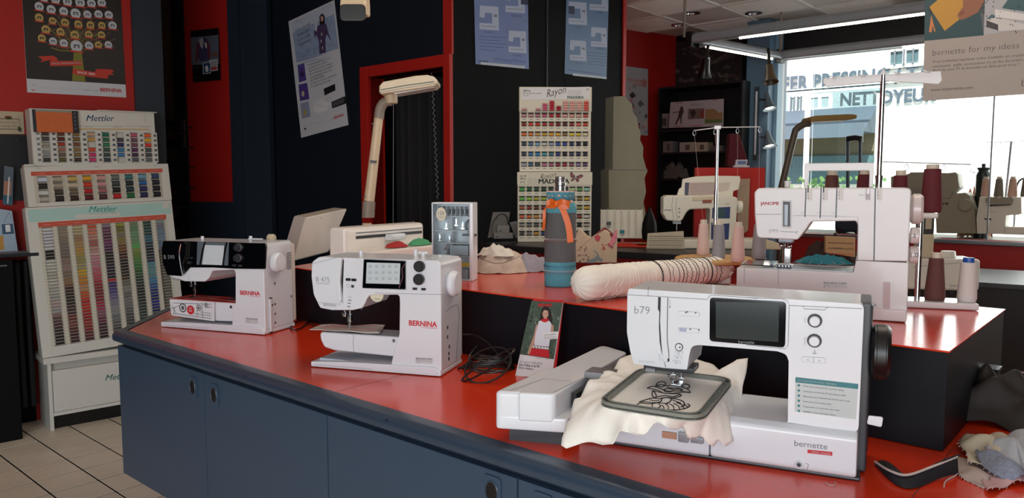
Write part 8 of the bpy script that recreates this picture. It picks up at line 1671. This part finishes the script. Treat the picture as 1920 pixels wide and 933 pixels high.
# fabric heap, dark churn, overlocker, antenna, luggage handle, second lamp
g = Fr(WW.w(f.f(*D7(630, 500), .3)[0], .72, ZP), -40.9); mb = MB(); heap(mb, .03, 0, 0, .14, .09, .40, mat('peach_floral_cloth', '#C08A6E', .85, var=.35, scale=18), 21, amp=.5, flat=1.4); one('fabric_heap', mb, g, 'peach floral fabric piled behind the grey beige machine in the display window', 'fabric', wn_=False, angle=80)
g = Fr(WW.w(WW.f(*D7(712, 400), .62)[0], .62, ZP), -40.9); mb = MB(); zb = g.f(*D7(712, 450))[1]; zt = g.f(*D7(712, 218))[1]; hh = zt
k_ = g.f(*D7(775, 360))[0] - g.f(*D7(648, 360))[0]; R_ = k_ / 2; z1 = g.f(*D7(712, 320))[1]; z2 = g.f(*D7(712, 262))[1]
mb.lathe([(R_, .001), (R_, z1), (R_ * .8, z1 + .03), (R_ * .7, z2 - .02), (R_ * .9, z2), (R_ * .9, z2 + .01), (R_ * .28, z2 + .015), (R_ * .28, zt), (.0, zt)], mat('dark_metal_churn', '#2C3430', .35, metal=.6), n=28, capt=False); mb.tube([(R_ * .85, 0, z2), (R_ * 1.1, 0, z2 - .03), (R_ * .9, 0, z1)], .006, BLK); one('metal_churn', mb, g, 'dark green metal churn standing in the display window', 'churn')
g = Fr(WW.w(0, .35, ZP), -40.9); f = g
r = thing('overlock_machine', g, 'cream overlock machine with four thread cones in the display window at the right edge', 'sewing machine')
mb = MB(); q = f.F(D7([(660, 830), (655, 700), (685, 505), (1050, 510), (1052, 650), (1020, 665), (915, 668), (905, 835)])); mb.px([(x, max(z, .001)) for x, z in q], 0, .2, WH2, bev=.01, r=.008); mb.stroke(f.F(D7([(770, 572), (975, 570)])), .004, -.0006, SEAM); mb.flat(f.F(D7([(745, 577), (970, 575), (950, 583), (760, 592)])), -.0009, BLK); mb.text('baby lock', f.f(*D7(775, 640)), f.f(*D7(832, 637)), GREYINK, -.0006)
for a_ in (740, 775): mb.flat(f.F(D7([(a_ - 15, 690), (a_ + 15, 700), (a_ + 10, 712), (a_ - 12, 705)])), -.0006, DARKP)
q = f.F(D7([(905, 835), (912, 770), (1250, 770), (1250, 845)])); mb.px([(x, max(z, .001)) for x, z in q], -.02, .2, WH2, bev=.008); mb.build('machine_body', parent=r)
for k in range(4): mb = MB(); x, z = f.f(*D7(775 + k * 58, 535), .0); mb.cyl((x, .0, z), (x, -.03, z), .03, GB, n=18, bev=.003); mb.build('tension_dial', parent=r)
mb = MB(); x, z = f.f(*D7(990, 670), .05); mb.cyl((x, .05, z + .02), (x, .05, z - .13), .008, CHROME); mb.box(x - .03, x + .03, .02, .08, z - .14, z - .13, CHROME); mb.build('needle_bar', parent=r)
ztop = f.f(*D7(850, 506), .1)[1]
mb = MB(); x, _ = f.f(*D7(912, 506), .16); zt = f.f(*D7(930, 25), .16)[1]; mb.cyl((x, .16, ztop - .02), (x + .02, .16, zt), .009, STEEL); mb.build('guide_pole', parent=r)
mb = MB(); a_, b_ = f.f(*D7(735, 32), .16), f.f(*D7(1120, 20), .16); mb.tube([(a_[0], .16, a_[1] - .03), (a_[0], .16, a_[1]), (b_[0], .16, b_[1]), (b_[0], .16, b_[1] - .03)], .003, STEEL, n=5); mb.tube([(f.f(*D7(868, 45), .16)[0], .16, f.f(*D7(868, 45), .16)[1]), (f.f(*D7(868, 28), .16)[0], .16, f.f(*D7(868, 28), .16)[1])], .003, STEEL, n=5); mb.build('guide_wire', parent=r)
for px_, hx, l in ((735, '#C29A88', 'pinkish cone on the cream overlock machine, leftmost'), (850, '#6E6658', 'grey brown cone on the cream overlock machine'), (970, '#C29A88', 'pinkish cone on the cream overlock machine, third from the left'), (1085, '#6E6658', 'grey cone on the cream overlock machine at the picture edge')):
    x = f.f(*D7(px_, 500), .1)[0]; cone(f.w(x, .1, ztop + .001), .038, .026, .155, mat('cone_' + hx.strip('#'), hx, .7), l, group='cones in the display window', coreh=.02)
mb = MB(); gg = Fr(WW.w(0, .7, ZP), -40.9); pts = [gg.f(*D7(*p)) for p in ((1000, 500), (1005, 430), (1030, 370), (1075, 345), (1140, 350))]; mb.tube([(a_, 0, b_) for a_, b_ in pts], .008, DARKP, sm=6); one('lamp_arm', mb, gg, 'thin dark curved arm behind the overlock machine at the right edge', 'lamp arm')
gg = Fr(WW.w(0, .5, ZP), -40.9); mb = MB(); pts = [gg.f(*D2(*p)) for p in ((735, 900), (737, 470), (737, 440), (800, 432), (858, 440), (850, 470), (848, 900))]
mb.tube([(a_, 0, max(b_, .3)) for a_, b_ in pts[:2]], .018, mat('handle_navy', '#1E2A38', .4)); mb.tube([(a_, 0, max(b_, .3)) for a_, b_ in pts[5:]], .018, mat('handle_navy', '#1E2A38', .4)); a_, b_ = pts[1], pts[5]; mb.tube([(pts[1][0], 0, pts[1][1]), (pts[2][0], 0, pts[2][1]), (pts[3][0], 0, pts[3][1]), (pts[4][0], 0, pts[4][1]), (pts[5][0], 0, pts[5][1])], .028, BLK, n=10)
xa_, xb_ = pts[0][0] - .08, pts[6][0] + .08; mb.box(xa_, xb_, -.12, .12, .02, .32, mat('case_navy', '#1C2634', .7), bev=.03, seg=3)
for x in (xa_ + .05, xb_ - .05): mb.cyl((x, -.13, .03), (x, .13, .03), .03, BLK)
one('trolley_bag', mb, gg, 'dark blue trolley bag with telescopic handle standing in the display window', 'bag')
x_ = PY(1470, 345, 4.9).x; f = Fr((x_, 4.9, .80), 0)
r = thing('task_lamp', f, 'dark brown articulated lamp with a tan head in front of the display window', 'lamp'); BRL = mat('lamp_bronze', '#4E4438', .4)
z0 = .0; mb = MB(); mb.lathe([(.1, .001), (.1, .02), (.02, .03)], BRL, n=28); a_ = f.f(1466, 348); mb.cyl((a_[0], 0, .02), (a_[0], 0, a_[1]), .02, BRL); mb.build('lamp_base', parent=r)
mb = MB(); pts = f.F(D2([(130, 870), (240, 420), (268, 350), (330, 310), (385, 300)])); mb.tube([(p[0], 0, p[1]) for p in [f.f(1466, 350)] + pts], .022, BRL, sm=6, n=14); mb.build('lamp_arm', parent=r)
mb = MB(); q = f.F(D2([(345, 275), (360, 248), (400, 238), (700, 224), (760, 228), (776, 245), (765, 265), (720, 275), (400, 292), (350, 295)])); mb.px(q, -.08, .08, mat('lamp_tan', '#8A6E3E', .4), bev=.012, r=.01, seg=3); mb.build('lamp_head', parent=r)
# ---- fabrics on the counter right
f = CF
def on_counter(px_, py_): p = Pz(px_, py_, T); return p
fr_ = Fr(on_counter(1720, 885) + Vector((0, 0, .001)), -12); mb = MB(); BKC = mat('black_cloth', '#15141A', .8, var=.1)
pts = [Pz(1640, 868, T + .004), Pz(1668, 885, T + .012), Pz(1700, 893, T + .012), Pz(1745, 878, T + .02), Pz(1795, 858, T + .03)]; pts = [fr_.R.transposed() @ (p - fr_.o) for p in pts]; q = smooth_line(pts, 5); vs_ = []
for i, p in enumerate(q): t = i / (len(q) - 1); w = .012 + .03 * sin(pi * min(t * 1.2, 1)); vs_ += [p + Vector((.0, -w * .8, -p.z + .0015)), p + Vector((0, 0, .0)), p + Vector((.01, w * .6, .002 + .008 * sin(t * 9)))]
fs = []
for i in range(len(q) - 1):
    for k in range(2): fs.append((3 * i + k, 3 * i + 3 + k, 3 * i + 4 + k, 3 * i + 1 + k))
mb.add(vs_, fs, BKC); mb.tube([p + Vector((0, 0, .003)) for p in q], .0014, PT, n=5)
for i in range(0, len(q) * 3 - 3): j = i // 3; p = q[j].lerp(q[min(j + 1, len(q) - 1)], (i % 3) / 3); mb.tube([p + Vector((0, -.004, .003)), p + Vector((.001, .004, .004))], .0005, PT, n=4)
one('fabric_strip', mb, fr_, 'twisted black fabric strip with a pale overlocked edge on the counter at the right', 'fabric', wn_=False, solid=.001)
mb = MB(); p0 = Pz(1790, 893, T + .002); mb.tube([Pz(*p, T + .002) for p in ((1770, 912), (1772, 903), (1780, 897), (1788, 893), (1795, 888))], .0012, PT, sm=4, n=5); mb.tube([Pz(*p, T + .0015) for p in ((1548, 903), (1552, 908), (1565, 909), (1566, 902))], .0006, PT, sm=4, n=4); one('loose_thread', mb, Fr((0, 0, 0)), 'loose pale thread ends lying on the red counter at the right', 'thread', wn_=False)
PATS = (('beige_scrap', '#B9AE98', 'beige scrap with an overlocked edge at the back of the fabric pile', [(1800, 822), (1870, 815), (1930, 822), (1935, 850), (1880, 862), (1822, 868), (1812, 850)], .03, .022), ('pink_beige_scrap', '#A89690', 'greyish pink scrap at the front left of the fabric pile', [(1783, 868), (1800, 855), (1850, 875), (1850, 912), (1815, 900), (1795, 888)], .006, .01),
        ('floral_scrap', '#7E8496', 'small blue and white floral scrap in the middle of the fabric pile', [(1828, 848), (1850, 840), (1885, 865), (1930, 885), (1900, 895), (1855, 880)], .03, .016), ('pink_scrap', '#C09A9E', 'pink scrap at the front of the fabric pile', [(1848, 880), (1935, 884), (1935, 900), (1900, 905), (1852, 918)], .012, .008), ('pale_scrap', '#A6A8AE', 'pale grey scrap on top of the fabric pile at the right edge', [(1848, 838), (1890, 815), (1935, 812), (1935, 880), (1915, 872), (1880, 860)], .05, .02))
for k, (nm, hx, lab, poly, zz, amp) in enumerate(PATS):
    g = Fr(Pz(1860, 870, T), 0); mb = MB(); m = mat(nm, hx, .9, var=.5 if 'floral' in nm else .12, scale=160 if 'floral' in nm else 40)
    P3 = [Vector(g.g(*p, z=zz * .5)) for p in poly]; c = sum(P3, Vector((0, 0))) / len(P3); PP = smooth_line([(p.x, p.y, 0) for p in P3], 8, closed=True); N = len(PP); nr = 9; vs_ = []; fs = []
    for j in range(nr + 1):
        t = j / nr
        for i, p in enumerate(PP):
            x = c.x + (p.x - c.x) * t + (RNG.uniform(-.001, .001) if j == nr else 0); y = c.y + (p.y - c.y) * t; vs_.append((x, y, max(.0015, zz * (1 - t * .55) + wob(x * 22, y * 22, k * 5) * amp + .004 * sin(x * 90 + k))))
    for j in range(nr):
        for i in range(N): fs.append((j * N + i, j * N + (i + 1) % N, (j + 1) * N + (i + 1) % N, (j + 1) * N + i))
    mb.add(vs_, fs, m)
    for i in range(0, N, 2): p = vs_[nr * N + i]; d_ = Vector((p[0] - c.x, p[1] - c.y)).normalized(); mb.tube([p, (p[0] + d_.x * .003, p[1] + d_.y * .003, max(p[2] - .002, .0008))], .0004, PT, n=3)
    one('fabric_scrap', mb, g, lab, 'fabric', 'fabric scraps on the counter', wn_=False, solid=.0012, angle=80)
g = Fr(Pz(1880, 790, T), -20); mb = MB(); heap(mb, .05, .03, 0, .19, .13, .10, mat('brown_sheer', '#1C1410', .7, var=.4, scale=12), 31, amp=.5, flat=1.2, n=60); one('brown_cloth', mb, g, 'dark brown sheer cloth heaped beside the black display box', 'cloth', wn_=False, angle=80)
g = Fr(Pz(1895, 740, T), -10); mb = MB(); 
for k in range(3): mb.tube([(.0 + .02 * k, .05, .01 + .02 * k), (.06, .0, .012 + .02 * k), (.13, .03, .01 + .02 * k), (.15, .1, .012 + .015 * k)], .0055, BLK, sm=6)
mb.tube([(.02 + k * .008, .0 + (k % 2) * .008, .06) for k in range(18)], .0025, PT); one('cable_pile', mb, g, 'black cables coiled at the right edge behind the display box', 'cable', wn_=False)
# sample book seen through the coverstitch machine
g = Fr(PY(1575, 480, 4.6), -8); q = g.F(B7([(548, 445), (712, 452), (710, 560), (548, 535)])); mb = MB(); mb.px(q, 0, .04, mat('sample_sand', '#C29A72', .8), bev=.004)
for k in range(3): qq = g.F(B7([(560, 480 + k * 30), (700, 485 + k * 30)])); N = 16; mb.stroke([(qq[0][0] + (qq[1][0] - qq[0][0]) * i / N, qq[0][1] + (qq[1][1] - qq[0][1]) * i / N + (.004 if i % 2 else -.004)) for i in range(N + 1)], .004, -.0006, (BT, col('#4A2A22'), REDT)[k])
mb.text('CORNELIA', g.f(*B7(590, 512)), g.f(*B7(640, 514)), INK, -.0008); one('stitched_sample', mb, g, 'sandy stitched cloth sample seen through the opening of the coverstitch machine', 'cloth')
g = Fr(PY(1520, 500, 4.8), 0); g = Fr((g.o.x, 4.8, .80), 0); mb = MB(); heap(mb, .1, -.06, 0, .24, .1, .26, mat('dark_fabrics', '#3E2A26', .85, var=.6, scale=14), 41, amp=.5, flat=1.5, n=70); one('fabric_pile', mb, g, 'dark patterned fabrics piled behind the coverstitch machine', 'fabric', wn_=False, angle=80)
